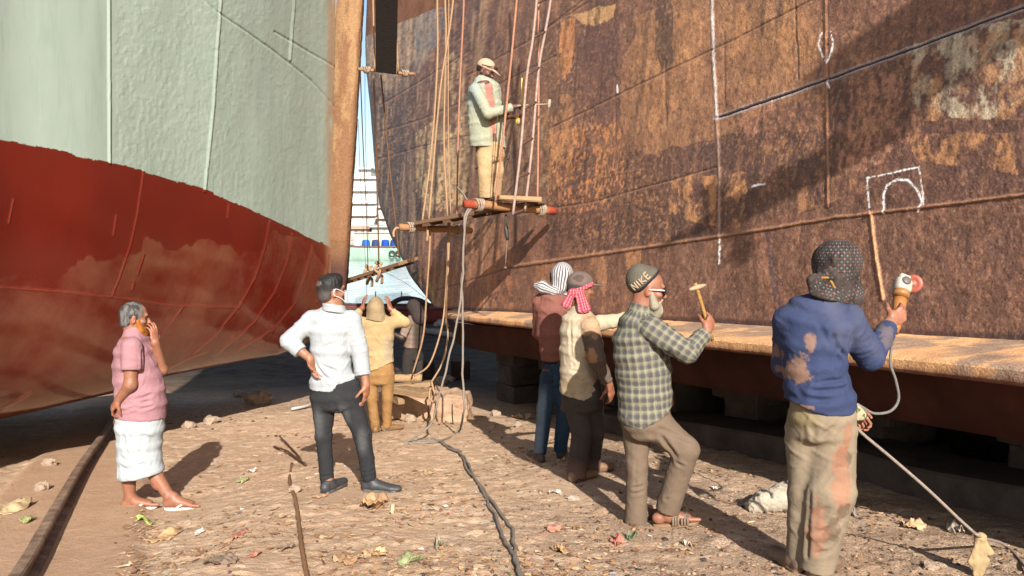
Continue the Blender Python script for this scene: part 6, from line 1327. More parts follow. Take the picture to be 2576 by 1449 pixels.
# ladder
LLp = [(1360, -160), (1350, 0), (1340, 100), (1325, 195), (1312, 350), (1302, 445), (1290, 540)]; RRp = [(1402, -160), (1385, 0), (1370, 88), (1355, 175), (1340, 350), (1331, 437), (1320, 532)]
t = thing("rope_ladder", U(1305, 535, 9.1), "narrow ladder of pinkish rails and dark rungs hanging beside the worker", "ladder")
mlad = simple("ladder_metal", (1, 1, 1), .6, .35, .25, 20, .3, 60, .004, attr=True)
for pts, d in ((LLp, 9.1), (RRp, 9.25)):
    b = MB(); b.tube(spline([U(x_, y_, d) for x_, y_ in pts], 8), .016, 8, lit(206, 172, 158)); b.build("rail", mlad, t, True, U(*pts[-1], d))
for ya, yb in ((-72, -88), (8, -8), (95, 80), (188, 170), (274, 257), (363, 348), (446, 436), (537, 528)):
    a = U(np.interp(ya, [q[1] for q in LLp], [q[0] for q in LLp]), ya, 9.1); c = U(np.interp(yb, [q[1] for q in RRp], [q[0] for q in RRp]), yb, 9.25); b = MB(); b.tube(np.linspace(a, c, 4), .016, 7, lit(112, 80, 70)); b.build("rung", mlad, t, True, a)
# tape measure, peg hammer, hanging tool
t = thing("tape_measure", U(1305, 306, 9.28), "yellow tape measure in the worker's hand", "tape measure"); b = MB(); b.lathe(U(1305, 306, 9.26), (-.2, -1, .1), [(.001, .026), (.030, .026), (.037, .018), (.037, -.018), (.030, -.026), (.001, -.026)], 18, lit(236, 196, 40)); o = b.build("case", MPLAIN, t, True, U(1305, 306, 9.26))
b = MB(); b.lathe(U(1305, 306, 9.23), (-.2, -1, .1), [(.020, 0), (.018, .004), (.001, .004)], 14, lit(190, 196, 190)); b.build("badge", MPLAIN, t, True, U(1305, 306, 9.23)); b = MB(); b.beam(U(1313, 302, 9.26), U(1313, 196, 9.3), .017, .003, (0, 1, 0), .2, lit(232, 206, 46)); b.build("blade", MPLAIN, t, False, U(1313, 302, 9.26))
t = thing("hammer", U(1345, 250, 9.35), "small pale hammer resting across the ladder beside the worker", "hammer"); b = MB(); b.tube(np.linspace(U(1300, 266, 9.2), U(1378, 262, 9.5), 5), .010, 8, lit(216, 186, 160)); b.build("handle", mwood.m, t, True, U(1345, 250, 9.35)); b = MB(); b.tube(np.linspace(U(1383, 250, 9.5), U(1380, 274, 9.52), 4), [.012, .02, .02, .012], 8, lit(214, 200, 180)); b.build("head", mlad, t, True, U(1383, 250, 9.5))
t = thing("hanging_tool", U(1274, 540, 9.4), "dark handled tool with a long thin rod hanging under the worker's stage", "tool"); b = MB(); b.tube(np.linspace(U(1273, 540, 9.4), U(1272, 568, 9.4), 4), .012, 7, DARK).tube(np.linspace(U(1272, 566, 9.4), U(1277, 604, 9.4), 5), [.02, .028, .028, .026, .018], 9, DARK); b.build("handle", MPLAIN, t, True, U(1273, 540, 9.4))
b = MB(); b.tube(np.linspace(U(1276, 600, 9.4), U(1271, 670, 9.4), 4), .009, 7, lit(140, 116, 100)); b.lathe(U(1271, 672, 9.4), (0, 0, -1), [(.001, -.01), (.02, 0), (.02, .012), (.001, .02)], 10, lit(160, 130, 110)); b.build("rod", mlad, t, True, U(1276, 600, 9.4))
tub("frayed_rope", UP([(1003, 574, 10.1), (996, 574, 10.08), (990, 584, 10.06), (991, 596, 10.05)]), .016, "frayed rope end on the left tip of the lower stage pole", "rope", ROPE)
tub("frayed_rope", UP([(1073, 572, 10.1), (1076, 588, 10.1), (1074, 606, 10.1)]), .017, "frayed rope end hanging from the lashing of the lower stage pole", "rope", ROPE)
# things the men hold
def onb(D, N): D = nrm(D); N = nrm(np.asarray(N) - D * np.dot(N, D)); return D, N, np.cross(D, N)
hp = PLAID; t = thing("chipping_hammer", hp.J(1786, 790, -.14), "small hammer with a pale wooden handle in the old man's raised hand", "hammer")
ha, hb = hp.J(1759, 700, -.17), hp.J(1803, 846, -.11); off = GRIP_P - (ha + (hb - ha) * .66); b = MB(); b.tube(np.linspace(ha + off, hb + off, 8), [.011, .012, .012, .0115, .012, .013, .013, .011], 9, lit(222, 166, 96)); b.build("handle", mwood.m, t, True, ha)
b = MB(); b.tube(np.linspace(hp.J(1743, 717, -.19) + off, hp.J(1787, 704, -.15) + off, 9), [.007, .012, .014, .016, .017, .016, .013, .010, .005], 8, lit(206, 176, 140)); b.build("head", mlad, t, True, ha)
hp = BLUE; t = thing("angle_grinder", hp.J(2262, 790, .30), "dusty angle grinder with a red disc held up by the man in blue", "angle grinder")
ga, gb_ = hp.J(2254, 850, .22), hp.J(2272, 738, .36); gx_, gn, gy_ = onb(gb_ - ga, (0, -1, .2)); off = GRIP_B - (ga + gx_ * .125)
b = MB(); b.tube(np.linspace(ga + off, ga + off + (gb_ - ga) * .74, 7), [.018, .026, .027, .027, .030, .034, .036], 12, lit(214, 140, 74)); b.build("body", MPLAIN, t, True, ga)
b = MB(); c0 = ga + off + (gb_ - ga) * .80; b.tube(np.linspace(c0, c0 + gx_ * .035, 4), [.040, .044, .043, .038], 12, lit(204, 142, 82)); b.build("collar", MPLAIN, t, True, ga)
b = MB(); c1 = gb_ + off + gx_ * .01; Rg_ = np.stack([gx_, np.cross(gn, gx_), gn], 1); b.box(c1 + gx_ * .004, .040, .043, .036, Rg_, .35, lit(222, 210, 190)); b.box(c1 + gx_ * .050, .020, .030, .028, Rg_, .4, lit(226, 216, 200)); b.lathe(c1 + gx_ * .02 + gn * .030, gn, [(.026, -.01), (.024, .012), (.012, .016), (.001, .016)], 14, lit(120, 112, 108)); b.build("gear_head", MPLAIN, t, True, ga)
dc = hp.J(2299, 727, .38) + off; dax = nrm((-.55, -.72, .12)); b = MB(); b.lathe(dc, dax, [(.001, .010), (.012, .010), (.013, .004), (.024, .002), (.030, .006), (.048, .003), (.050, -.001), (.048, -.004), (.001, -.004)], 30, lit(214, 116, 92)); b.build("disc", MPLAIN, t, True, dc)
b = MB(); b.tube(np.linspace(c1 + gx_ * .02, dc, 4), [.022, .018, .014, .012], 10, lit(190, 176, 160)); b.build("spindle", MPLAIN, t, True, dc)
tub("grinder_cable", [ga + off + (0, 0, 0.01), hp.J(2243, 872, .22), hp.J(2240, 915, .20), hp.J(2254, 960, .2), hp.J(2260, 1005, .2), hp.J(2240, 1034, .18), hp.J(2200, 1040, .16), hp.J(2172, 1026, .14), hp.J(2156, 1016, .14)], .0075, "grey cable looping from the grinder to the man's waist", "cable", lit(150, 146, 142), wob=0)
tub("grinder_cable", [hp.J(2146, 1056, .12), hp.J(2162, 1084, .10), hp.J(2240, 1150, .05), hp.J(2330, 1228, .0), hp.J(2430, 1322, -.02), hp.J(2470, 1352, -.02), gp(2530, 1385), gp(2600, 1455), gp(2680, 1540)], .0085, "taut pale cable running from the man in blue down to the rag at the right", "cable", lit(186, 168, 154), wob=0)
S = Solid(); S.seg(hp.J(2148, 1020, .14), hp.J(2168, 1046, .13), .022, .034, .018, .022, k=.01, fold=(.010, 30, 14, 640)); S.seg(hp.J(2150, 1032, .13), hp.J(2146, 1062, .13), .02, .012, k=.02, fold=(.008, 30, 14, 641))
o = surface("rag", S, .005, mc_plain.m, None, hp.J(2155, 1035, .13), lambda V, N, su, sv, cid, q: np.where((fbm(V[:, 0] * 60, V[:, 1] * 60, V[:, 2] * 60, 642, 2) > .52)[:, None], lit(84, 96, 62), lit(206, 196, 160))); tag(o, "flowered rag tucked at the waist of the man in blue", "rag")
# ------------------------------------------------------------------ timber and blocks in the middle
def rotz(a): return np.array([[math.cos(a), -math.sin(a), 0], [math.sin(a), math.cos(a), 0], [0, 0, 1.0]])
mearth = M("earth_caked_block", .95, .15); mearth.base(mearth.mix(mearth.rng(mearth.noise(5, 6, .65), .35, .65), (.36, .23, .145), (.25, .16, .105))); mearth.bump(mearth.noise(18, 6, .7), .8, .04)
def lumpbox(name, c, hx, hy, hz, ang, m, label, cat, amp=.02, seed=1, tilt=0.0, h=.02):
    S = Solid(); R_ = rotz(ang) @ np.array([[math.cos(tilt), 0, math.sin(tilt)], [0, 1, 0], [-math.sin(tilt), 0, math.cos(tilt)]]); c = np.asarray(c, float); H = np.array([hx, hy, hz]) - .015
    def fn(p):
        q = np.abs((p - c) @ R_) - H; return np.linalg.norm(np.maximum(q, 0), axis=1) + np.minimum(q.max(1), 0) - .015 + amp * (fbm(p[:, 0] * 5, p[:, 1] * 5, p[:, 2] * 5, seed, 4) - .5) * 2
    rr = float(np.linalg.norm(H) + .05); S._push(fn, c - rr, c + rr, .01, None, 'add', None, lambda p: (p[:, 0], p[:, 1], p[:, 2]), 0)
    V, F = S.grow(h); V = relax(V, F, 1, .3); o = mesh(name, V, F, m, None, True, {"col": np.ones((len(V), 3))}, c); return tag(o, label, cat)
g0 = gp(1075, 1060, 0); lumpbox("earth_block", g0 + (-.05, .36, .16), .60, .28, .20, -.18, mearth.m, "big earth-caked block under the timber pile in the middle", "block", .075, 21)
lumpbox("earth_block", gp(1128, 1062, 0) + (.03, .25, .12), .19, .22, .19, .1, mearth.m, "smaller earth-caked block at the right end of the timber pile", "block", .06, 22)
def log(name, a, b_, r, label, cat, colr): 
    bb = MB(); P_ = np.linspace(a, b_, 12) + RNG.normal(0, .004, (12, 3)); bb.tube(P_, r, 12, colr, True, .05); o = bb.build(name, mwood.m, None, True, a); return tag(o, label, cat)
log("log", U(985, 952, 10.75), U(1060, 951, 10.75), .055, "round pale log on top of the timber pile", "log", lit(212, 172, 128))
for a, c, wd, th, lb_ in ((U(1003, 978, 10.3), U(1078, 992, 10.0), .24, .07, "thick grey board overhanging the front of the timber pile"), (U(985, 972, 10.6), U(1085, 965, 10.5), .16, .06, "long pale board lying across the timber pile"), (U(982, 992, 10.5), U(1010, 1010, 10.2), .09, .10, "stubby timber end at the left of the timber pile")):
    bb = MB(); bb.beam(a, c, wd, th, (0, 0, 1), .15, lit(196, 160, 120), .005); tag(bb.build("board", mwood.m, None, False, a), lb_, "board")
log("stake", gp(1076, 1048, -.1), U(1079, 1020, 9.9), .008, "thin dark rod stuck in the ground by the earth block", "rod", (.06, .04, .03)); log("stake", gp(1140, 1063, -.1), U(1137, 1018, 9.9), .008, "thin dark rod leaning on the small earth block", "rod", (.06, .04, .03))
tub("rope", UP([(1086, 962, 10.0), (1092, 985, 9.95), (1100, 1000, 9.9), (1093, 1012, 9.9), (1080, 1000, 9.95), (1083, 975, 9.98)]), .014, "loop of tan rope at the right end of the timber pile", "rope", ROPE)
mstone = M("grey_stone", .9, .2); mstone.base(mstone.mix(mstone.rng(mstone.noise(7, 6, .65), .35, .65), (.20, .145, .105), (.33, .24, .175))); mstone.bump(mstone.noise(30, 5, .7), .7, .02)
class M_:
    def __init__(s, m): s.m = m
def rock(px, py, r, label, m=None, seed=1, name="stone", cat="stone", sq=(1, .8, .7), h=None, grp=None):
    g = gp(px, py, 0); c = g + (0, r * .6, r * sq[2] * .55); S = Solid()
    def fn(p):
        q = (p - c) / (np.array(sq) * r); return (np.linalg.norm(q, axis=1) - 1 + .55 * (fbm(p[:, 0] / r * 1.6, p[:, 1] / r * 1.6, p[:, 2] / r * 1.6, seed, 4) - .5) * 2 * 1.25) * r * .7
    S._push(fn, c - 1.5 * r, c + 1.5 * r, .005, None, 'add', None, lambda p: (p[:, 0], p[:, 1], p[:, 2]), 0); V, F = S.grow(h or r / 7)
    o = mesh(name, V, F, (m or mstone).m, None, False, {"col": np.ones((len(V), 3)) * .4}, g); return tag(o, label, cat, grp)
STN = [(1000, 1052, .12, "rough brown stone at the left foot of the timber pile"), (1030, 1062, .09, "small rough stone before the timber pile"), (1098, 1058, .10, "rough stone between the two earth blocks"), (1158, 1060, .09, "broken stone right of the small earth block"), (1060, 1030, .10, "rough lump below the overhanging grey board"), (1108, 968, .13, "grey stone behind the rope, right of the timber pile"), (1128, 960, .11, "rounder grey stone in the shade right of the timber pile"), (1120, 985, .09, "small brown stone at the foot of the hose"), (1155, 985, .07, "small pale stone in the shade beyond the hose"),
       (648, 1018, .20, "pale flat stone in the shade behind the pink shirted man"), (470, 1082, .09, "pale stone in the shade near the pink shirted man's belly"), (528, 1068, .10, "upright pale stone at the edge of the ship's shade"), (600, 1000, .10, "small stone deep in the shade under the painted ship"),
       (1303, 1076, .06, "small pale stone at the shade edge left of the man in jeans"), (1247, 1046, .07, "small pale stone by the shade edge in the middle"), (1330, 1055, .06, "small stone in the shade left of the jeans"), (742, 1242, .045, "smooth pale stone at the white shirted man's left foot"), (2345, 1440, .035, "small pale stone by the feet of the man in blue"), (98, 1250, .06, "grey stone beside the track at the left edge"), (120, 1185, .06, "grey slab in the shade left of the track")]
for i, (px, py, r, lb_) in enumerate(STN): rock(px, py, r, lb_, None, 700 + i, grp="loose stones")
def pallet(px, py, wpx, hpx, d, ang, label):
    c = U(px, py, d); wd, ht = wpx * d / FPX, hpx * d / FPX; t = thing("crate", c, label, "crate", "dark slatted crates"); R_ = rotz(ang); n = 4
    for i in range(n):
        for dp in (0, .5): b = MB(); b.box(c + R_ @ np.array([0, dp * wd, -ht / 2 + ht * (i + .5) / n]), wd / 2, .012, ht / n * .32, R_, .1, lit(92, 66, 50)); b.build("slat", mwood.m, t, False, c)
    for sx in (-1, 1):
        for dp in (.02, .48): b = MB(); b.box(c + R_ @ np.array([sx * wd * .46, dp * wd, 0]), .025, .02, ht / 2, R_, .1, lit(80, 58, 46)); b.build("upright", mwood.m, t, False, c)
    b = MB(); b.box(c + R_ @ np.array([0, .25 * wd, -ht * .48]), wd * .45, wd * .25, .012, R_, .1, lit(70, 52, 42)); b.build("bottom", mwood.m, t, False, c)
def onground(px, py): g = G(px, py); return g[1]
pallet(1160, 932, 44, 44, onground(1160, 956), .2, "dark slatted crate in the shade under the rusty ship's end"); pallet(1075, 932, 26, 42, onground(1075, 955), -.2, "dark slatted crate behind the timber pile")
# long pipes and rubbish by the water
bb = MB(); bb.tube(np.array([gp(1058, 838, .10), gp(1200, 862, .10), gp(1360, 893, .10)]), .09, 9, lit(96, 84, 78)); tag(bb.build("pipe", mstone.m, None, True, gp(1058, 838)), "long dark pipe lying on the mud under the rusty ship", "pipe")
bb = MB(); bb.tube(np.array([gp(1086, 812, .12), gp(1130, 818, .12), gp(1190, 832, .12)]), .07, 9, lit(130, 120, 112)); tag(bb.build("pipe", mstone.m, None, True, gp(1086, 812)), "grey pipe lying nearest the water below the rusty ship's end", "pipe")
for i, (px, py, r, c_) in enumerate(((1100, 803, .5, (230, 228, 224)), (1122, 822, .35, (190, 180, 170)), (1150, 826, .3, (206, 200, 194)), (1165, 838, .25, (150, 140, 130)), (1215, 846, .3, (176, 168, 160)), (1240, 852, .25, (150, 140, 132)), (1300, 862, .3, (136, 126, 118)), (1090, 838, .2, (160, 150, 140)))):
    o = rock(px, py, r, ("white", "grey", "pale", "dark", "bluish", "small grey", "flat dark", "brown")[i] + " lump of rubbish on the mud by the water", M_(simple("rubbish_%d" % i, lit(*c_), .9, .2, .3, 6, .4, 20, .03)) , 760 + i, "rubbish_lump", "rubbish", (1.2, .8, .45), None, "rubbish on the mud")
# white plastic pipe, rail
bb = MB(); bb.tube(np.array([gp(733, 1036, .03), gp(762, 1031, .05), gp(795, 1025, .07)]), .022, 9, lit(226, 222, 216)); tag(bb.build("plastic_pipe", MPLAIN, None, True, gp(733, 1036)), "short white plastic pipe on the dirt behind the white shirted man", "pipe")
mrail = M("rusty_rail", .7, .35); mrail.base(mrail.mix(mrail.rng(mrail.noise(8, 6, .7), .4, .62), (.11, .068, .045), (.25, .165, .11))); mrail.bump(mrail.noise(40, 5, .7), .5, .01)
rp = spline(RAIL, 10); rp[:, 2] = gzm(rp[:, 0], rp[:, 1]); T_ = np.gradient(rp, axis=0); T_ /= np.linalg.norm(T_, axis=1, keepdims=True); Sx = np.cross(T_, (0, 0, 1)); Sx /= np.linalg.norm(Sx, axis=1, keepdims=True)
prof = [(-.055, -.05), (-.055, .008), (-.014, .022), (-.014, .062), (-.034, .074), (-.036, .098), (-.026, .108), (.026, .108), (.036, .098), (.034, .074), (.014, .062), (.014, .022), (.055, .008), (.055, -.05)]
rows = [rp + Sx * a + np.array((0, 0, 1.0)) * h for a, h in prof]; A = np.array(rows); o = mesh("slipway_rail", A.reshape(-1, 3), gridfaces(A.shape[0], A.shape[1]), mrail.m, None, False, None, rp[len(rp) // 2]); tag(o, "rusty slipway rail running under the painted ship at the left", "rail")
# half buried cable and twisted scraps
tub("buried_cable", [gp(735, 1165, .0), gp(728, 1210, .018), gp(742, 1260, .02), gp(752, 1320, .02), gp(760, 1390, .022), gp(775, 1470, .02)], .014, "thick rusty cable half buried in the dirt left of the white shirted man", "cable", lit(186, 138, 100), seg_=10, wob=.15)
tub("bent_rod", [gp(690, 1130, .02), gp(720, 1145, .05), gp(745, 1160, .03), gp(770, 1175, .02)], .011, "twisted brown rod on the dirt left of the black jeans", "rod", lit(130, 90, 66), wob=.15)
tub("bent_rod", [gp(704, 1108, .06), gp(730, 1135, .05), gp(757, 1160, .03)], .009, "thin bent rod sticking up from the dirt left of the black jeans", "rod", lit(130, 90, 66), wob=.15)
# ------------------------------------------------------------------ rags, scraps
mscrap = M("thin_scrap", .75, .25); mscrap.base(mscrap.mul(mscrap.attr("col"), mscrap.rng(mscrap.noise(20, 5, .65), .3, .7, .75, 1.2))); mscrap.bump(mscrap.noise(60, 4, .6), .4, .006)
def scrap(px, py, wpx, hpx, colr, label, cat="scrap", amp=.03, seed=1, group=None, name="plastic_scrap"):
    g = gp(px, py, 0); d = g[1]; W_ = wpx * d / FPX / 2; e = gp(px, py - hpx / 2, 0); f = gp(px, py + hpx / 2, 0); Dp = max(abs(e[1] - f[1]) / 2, .02); n = 22
    u, v = np.meshgrid(np.linspace(-1, 1, n), np.linspace(-1, 1, n)); rr = .75 + .6 * (fbm(np.arctan2(v, u) * 1.4 + 9, np.hypot(u, v) * .4, 0, seed, 3) - .5) * 2
    s_ = np.maximum(np.abs(u), np.abs(v)) / np.maximum(np.hypot(u, v), 1e-6); u2 = u * s_ * rr; v2 = v * s_ * rr
    x = g[0] + u2 * W_; y = g[1] + v2 * Dp; z = gzm(x, y) + .006 + amp * np.clip(fbm(u2 * 1.8 + seed, v2 * 1.8, 0, seed + 1, 4) - .32, 0, 1) * 2.2
    V = np.stack([x, y, z], -1).reshape(-1, 3); F = gridfaces(n, n); V2 = V.copy(); V2[:, 2] -= .004; nb_ = len(V)
    ed = np.concatenate([np.arange(n), np.arange(1, n) * n + n - 1, (n - 1) * n + np.arange(n - 2, -1, -1), np.arange(n - 2, 0, -1) * n]); e2 = np.roll(ed, -1); Fs = np.stack([ed, ed + nb_, e2 + nb_, e2], 1)
    o = mesh(name, np.concatenate([V, V2]), np.concatenate([F, F[:, ::-1] + nb_, Fs]), mscrap.m, None, True, {"col": np.tile(np.array(colr), (2 * nb_, 1))}, g); return tag(o, label, cat, group)
SC = [(366, 1322, 66, 16, (176, 210, 90), "lime green leaf scrap below the pink man's sandals", .04), (418, 1358, 76, 36, (214, 170, 116), "large tan paper sheet on the dirt below the lime scrap", .03), (600, 1352, 34, 30, (196, 110, 96), "reddish scrap on the dirt between the two left men", .03), (500, 1345, 40, 12, (230, 220, 214), "white paper strip left of the reddish scrap", .02),
      (1395, 1332, 64, 16, (226, 140, 116), "pink plastic sheet on the dirt before the plaid man's feet", .02), (1555, 1364, 54, 18, (206, 90, 84), "crumpled red plastic next to the green scrap", .05), (1590, 1355, 44, 18, (44, 120, 70), "dark green plastic scrap beside the red one", .05), (1408, 1384, 56, 36, (222, 176, 118), "tan folded paper bag on the gravel left of the red scrap", .05),
      (1040, 1412, 84, 36, (150, 176, 116), "pale green crushed leaf at the bottom of the picture", .04), (948, 1395, 96, 28, (222, 184, 130), "wide tan paper at the bottom left of the green leaf", .05), (1105, 1378, 26, 30, (176, 176, 150), "small grey green cup scrap above the cables", .08), (940, 1278, 110, 40, (196, 146, 96), "heap of brown paper just below the white man's shoe", .10), (990, 1285, 20, 30, (224, 210, 170), "small cream carton beside the brown paper heap", .06),
      (800, 1250, 70, 14, (204, 160, 120), "flat tan scrap by the white shirted man's left shoe", .02), (1797, 1232, 22, 13, (240, 238, 234), "small white lid on the gravel right of the sandal", .02), (1400, 1246, 50, 12, (220, 216, 206), "crumpled white paper left of the plaid man's standing foot", .03), (1440, 1262, 60, 14, (176, 166, 150), "grey plastic film in the shadow of the plaid man", .02), (1730, 1370, 40, 14, (226, 214, 196), "cream scrap below the sandal of the plaid man", .03),
      (870, 1410, 90, 50, (206, 160, 112), "pale brown sheet at the bottom, left of the wide tan paper", .03), (30, 1300, 70, 40, (200, 176, 130), "pale husk scraps left of the track", .06), (70, 1330, 40, 20, (150, 170, 100), "greenish scrap left of the track", .04), (1500, 1120, 40, 22, (214, 176, 120), "yellowish torn paper behind the beige man's trousers", .06), (635, 1190, 30, 10, (228, 224, 218), "white crumpled paper in the middle of the left dirt", .03), (610, 1215, 34, 14, (170, 190, 120), "pale green scrap in the middle of the left dirt", .03),
      (715, 1385, 70, 16, (100, 84, 74), "dark rotten scrap near the half buried cable", .04), (560, 1425, 150, 22, (70, 62, 58), "long black torn plastic at the bottom left", .05), (640, 1400, 40, 26, (206, 120, 100), "dull red scrap above the black plastic", .02), (1080, 1190, 60, 10, (196, 168, 120), "flat straw coloured scrap left of the cables", .02), (1300, 1050, 50, 12, (210, 170, 120), "tan scrap on the shade edge near the jeans man", .04), (1940, 1150, 30, 12, (200, 196, 190), "small white scrap in the shade behind the plaid man", .03),
      (2400, 1340, 50, 22, (196, 186, 170), "pale torn plastic beside the knotted rag at the right", .06), (2290, 1330, 90, 20, (214, 176, 130), "tan husks right of the man in blue's legs", .05), (2140, 1298, 34, 22, (196, 196, 200), "white scrap behind the man in blue's trousers", .06)]
for i, (px, py, wp, hp_, c_, lb_, am) in enumerate(SC): scrap(px, py, wp * .82, hp_ * .85, lit(*c_, k=1.8) * .72 + np.array((.40, .27, .18)) * .28, lb_, "scrap", am, 800 + i * 3, "scraps on the ground")
g = gp(1955, 1292, 0); S = Solid()
for dx, dy, dz, r in ((-.14, .02, .04, .06), (-.05, .04, .07, .09), (.05, .06, .08, .10), (.15, .05, .06, .09), (-.10, .0, .10, .05), (.1, .1, .13, .06), (.24, .05, .05, .07)): S.ell(g + (dx, dy, dz), (r * 1.1, r, r * .9), k=.04, fold=(.03, 22, 16, 840))
def hp2(V, N, su, sv, cid, q):
    n = smooth(.60, .70, fbm(V[:, 0] * 11, V[:, 1] * 11, V[:, 2] * 11, 841, 4))[:, None]; return lit(222, 206, 184) * (1 - n) + lit(70, 66, 64) * n
o = surface("rag_heap", S, .009, mscrap.m, None, g, hp2); tag(o, "dirty white and black rag heap beside the legs of the man in blue", "rag heap")
rag0 = BLUE.J(2466, 1350, -.02); S = Solid(); S.ell(rag0, (.030, .026, .022), k=.02, fold=(.012, 40, 30, 851))
S.seg(rag0, rag0 + (-.004, 0, -.13), .024, .046, .016, .020, k=.02, fold=(.022, 34, 7, 852)); S.seg(rag0 + (-.004, 0, -.13), rag0 + (.006, -.01, -.27), .044, .012, .018, .008, k=.02, fold=(.022, 34, 7, 853)); S.seg(rag0 + (.012, 0, -.01), rag0 + (.050, -.015, -.085), .014, .020, .010, .008, k=.01, fold=(.012, 40, 12, 856))
o = surface("knotted_rag", S, .007, mc_dust.m, None, rag0, plain(lit(214, 184, 138), .15)); tag(o, "cream rag knotted round the taut cable at the lower right", "rag")
# ------------------------------------------------------------------ small litter and pebbles, uncountable
def scatter(n, xr, yr, dens):
    out = []
    while len(out) < n:
        y = yr[0] * (yr[1] / yr[0]) ** RNG.random(4000); x = (RNG.random(4000) - .5) * 1.5 * y; ok = (x > xr[0]) & (x < xr[1]) & (RNG.random(4000) < dens(x, y)); out += list(zip(x[ok], y[ok]))
    return np.array(out[:n])
onwall = lambda x, y: (x < wall_x(y) - .0) | (y > 13)
def chips(name, n, size, palette, dens, m, flat, label_kind, seed, a0=.35, a1=.65):
    P_ = scatter(n, (-6, 3.2), (2.6, 14), dens); V = []; F = []; C_ = []
    th = RNG.random(n) * 6.28; sc = size[0] * (size[1] / size[0]) ** (RNG.random(n) ** 1.7); asp = a0 + a1 * RNG.random(n); z0 = gzm(P_[:, 0], P_[:, 1]); ti = RNG.normal(0, .18, (n, 2))
    k = 6; ang = np.arange(k) * 2 * math.pi / k; rad = .55 + .6 * RNG.random((n, k)); lx = np.cos(ang) * rad * sc[:, None]; ly = np.sin(ang) * rad * (sc * asp)[:, None]
    x = P_[:, 0:1] + lx * np.cos(th)[:, None] - ly * np.sin(th)[:, None]; y = P_[:, 1:2] + lx * np.sin(th)[:, None] + ly * np.cos(th)[:, None]; z = z0[:, None] + .004 + np.abs(lx * ti[:, :1] + ly * ti[:, 1:]) + RNG.random((n, k)) * sc[:, None] * .12
    cen = np.stack([P_[:, 0], P_[:, 1], z0 + .006 + sc * (.05 + .16 * RNG.random(n))], -1); V = np.concatenate([np.stack([x, y, z], -1), cen[:, None]], 1).reshape(-1, 3)
    base_ = np.arange(n)[:, None] * (k + 1); i = np.arange(k)[None]; F = np.stack([base_ + i, base_ + (i + 1) % k, np.broadcast_to(base_ + k, (n, k))], -1).reshape(-1, 3)
    pal_ = np.array([lit(*c, k=1.8) for c in palette]); pc = pal_[RNG.integers(0, len(pal_), n)] * (.7 + .5 * RNG.random((n, 1))); o = mesh(name, V, F, m, None, flat, {"col": np.repeat(pc, k + 1, 0)}); tag(o, kind="stuff"); return o
clump = lambda x, y: np.clip(fbm(x * 1.5, y * 1.5, 0, 900, 4) * 4.5 - 1.9, .04, 1) * onwall(x, y) * (dline(x, y, RAILXY) > .45 + .25 * (y > 6))
left = lambda x, y: clump(x, y) * (.35 + .65 * (x < .6))
chips("ground_litter", 4200, (.005, .036), [(214, 170, 128), (204, 156, 114), (226, 192, 150), (184, 138, 104), (160, 118, 90), (220, 184, 140), (196, 146, 106)], left, mscrap.m, True, "stuff", 1)
chips("bright_litter", 520, (.006, .026), [(240, 236, 230), (226, 222, 216), (200, 196, 196), (150, 180, 110), (206, 110, 96), (110, 140, 130), (236, 230, 220)], lambda x, y: clump(x, y), mscrap.m, True, "stuff", 2)
chips("dark_litter", 520, (.007, .04), [(84, 72, 64), (100, 78, 64), (116, 90, 72), (70, 60, 54)], lambda x, y: clump(x + 7, y + 3), mscrap.m, True, "stuff", 3)
chips('straw_litter', 1500, (.015, .06), [(220, 184, 140), (204, 164, 120), (180, 140, 104), (230, 204, 166), (140, 106, 84)], left, mscrap.m, True, 'stuff', 4, .07, .16)
def pebbles(name, n, size, palette, dens):
    P_ = scatter(n, (-6, 4), (2.5, 13), dens); t = (1 + 5 ** .5) / 2; ico = np.array([(-1, t, 0), (1, t, 0), (-1, -t, 0), (1, -t, 0), (0, -1, t), (0, 1, t), (0, -1, -t), (0, 1, -t), (t, 0, -1), (t, 0, 1), (-t, 0, -1), (-t, 0, 1)]) / math.hypot(1, t)
    fc = np.array([(0, 11, 5), (0, 5, 1), (0, 1, 7), (0, 7, 10), (0, 10, 11), (1, 5, 9), (5, 11, 4), (11, 10, 2), (10, 7, 6), (7, 1, 8), (3, 9, 4), (3, 4, 2), (3, 2, 6), (3, 6, 8), (3, 8, 9), (4, 9, 5), (2, 4, 11), (6, 2, 10), (8, 6, 7), (9, 8, 1)])
    sc = size[0] * (size[1] / size[0]) ** (RNG.random(n) ** 2.2); V = ico[None] * (sc[:, None] * (.7 + .6 * RNG.random((n, 12))))[..., None] * (np.array([1, 1, .6]) * (.6 + .7 * RNG.random((n, 3))))[:, None]
    V = V + np.stack([P_[:, 0], P_[:, 1], gzm(P_[:, 0], P_[:, 1]) + sc * .2], -1)[:, None]; F = (fc[None] + np.arange(n)[:, None, None] * 12).reshape(-1, 3); pal_ = np.array([lit(*c, k=1.9) for c in palette]); pc = pal_[RNG.integers(0, len(pal_), n)] * (.7 + .5 * RNG.random((n, 1)))
    o = mesh(name, V.reshape(-1, 3), F, mscrap.m, None, False, {"col": np.repeat(pc, 12, 0)}); tag(o, kind="stuff")
pebbles("gravel", 7000, (.004, .018), [(170, 128, 98), (120, 94, 78), (84, 72, 66), (186, 142, 108), (196, 166, 138), (146, 110, 88)], lambda x, y: np.clip((x + .9) * .7, .12, 1) * np.clip(fbm(x * 1.5, y * 1.5, 0, 910, 3) * 2 - .4, .15, 1) * onwall(x, y) * (dline(x, y, RAILXY) > .35))
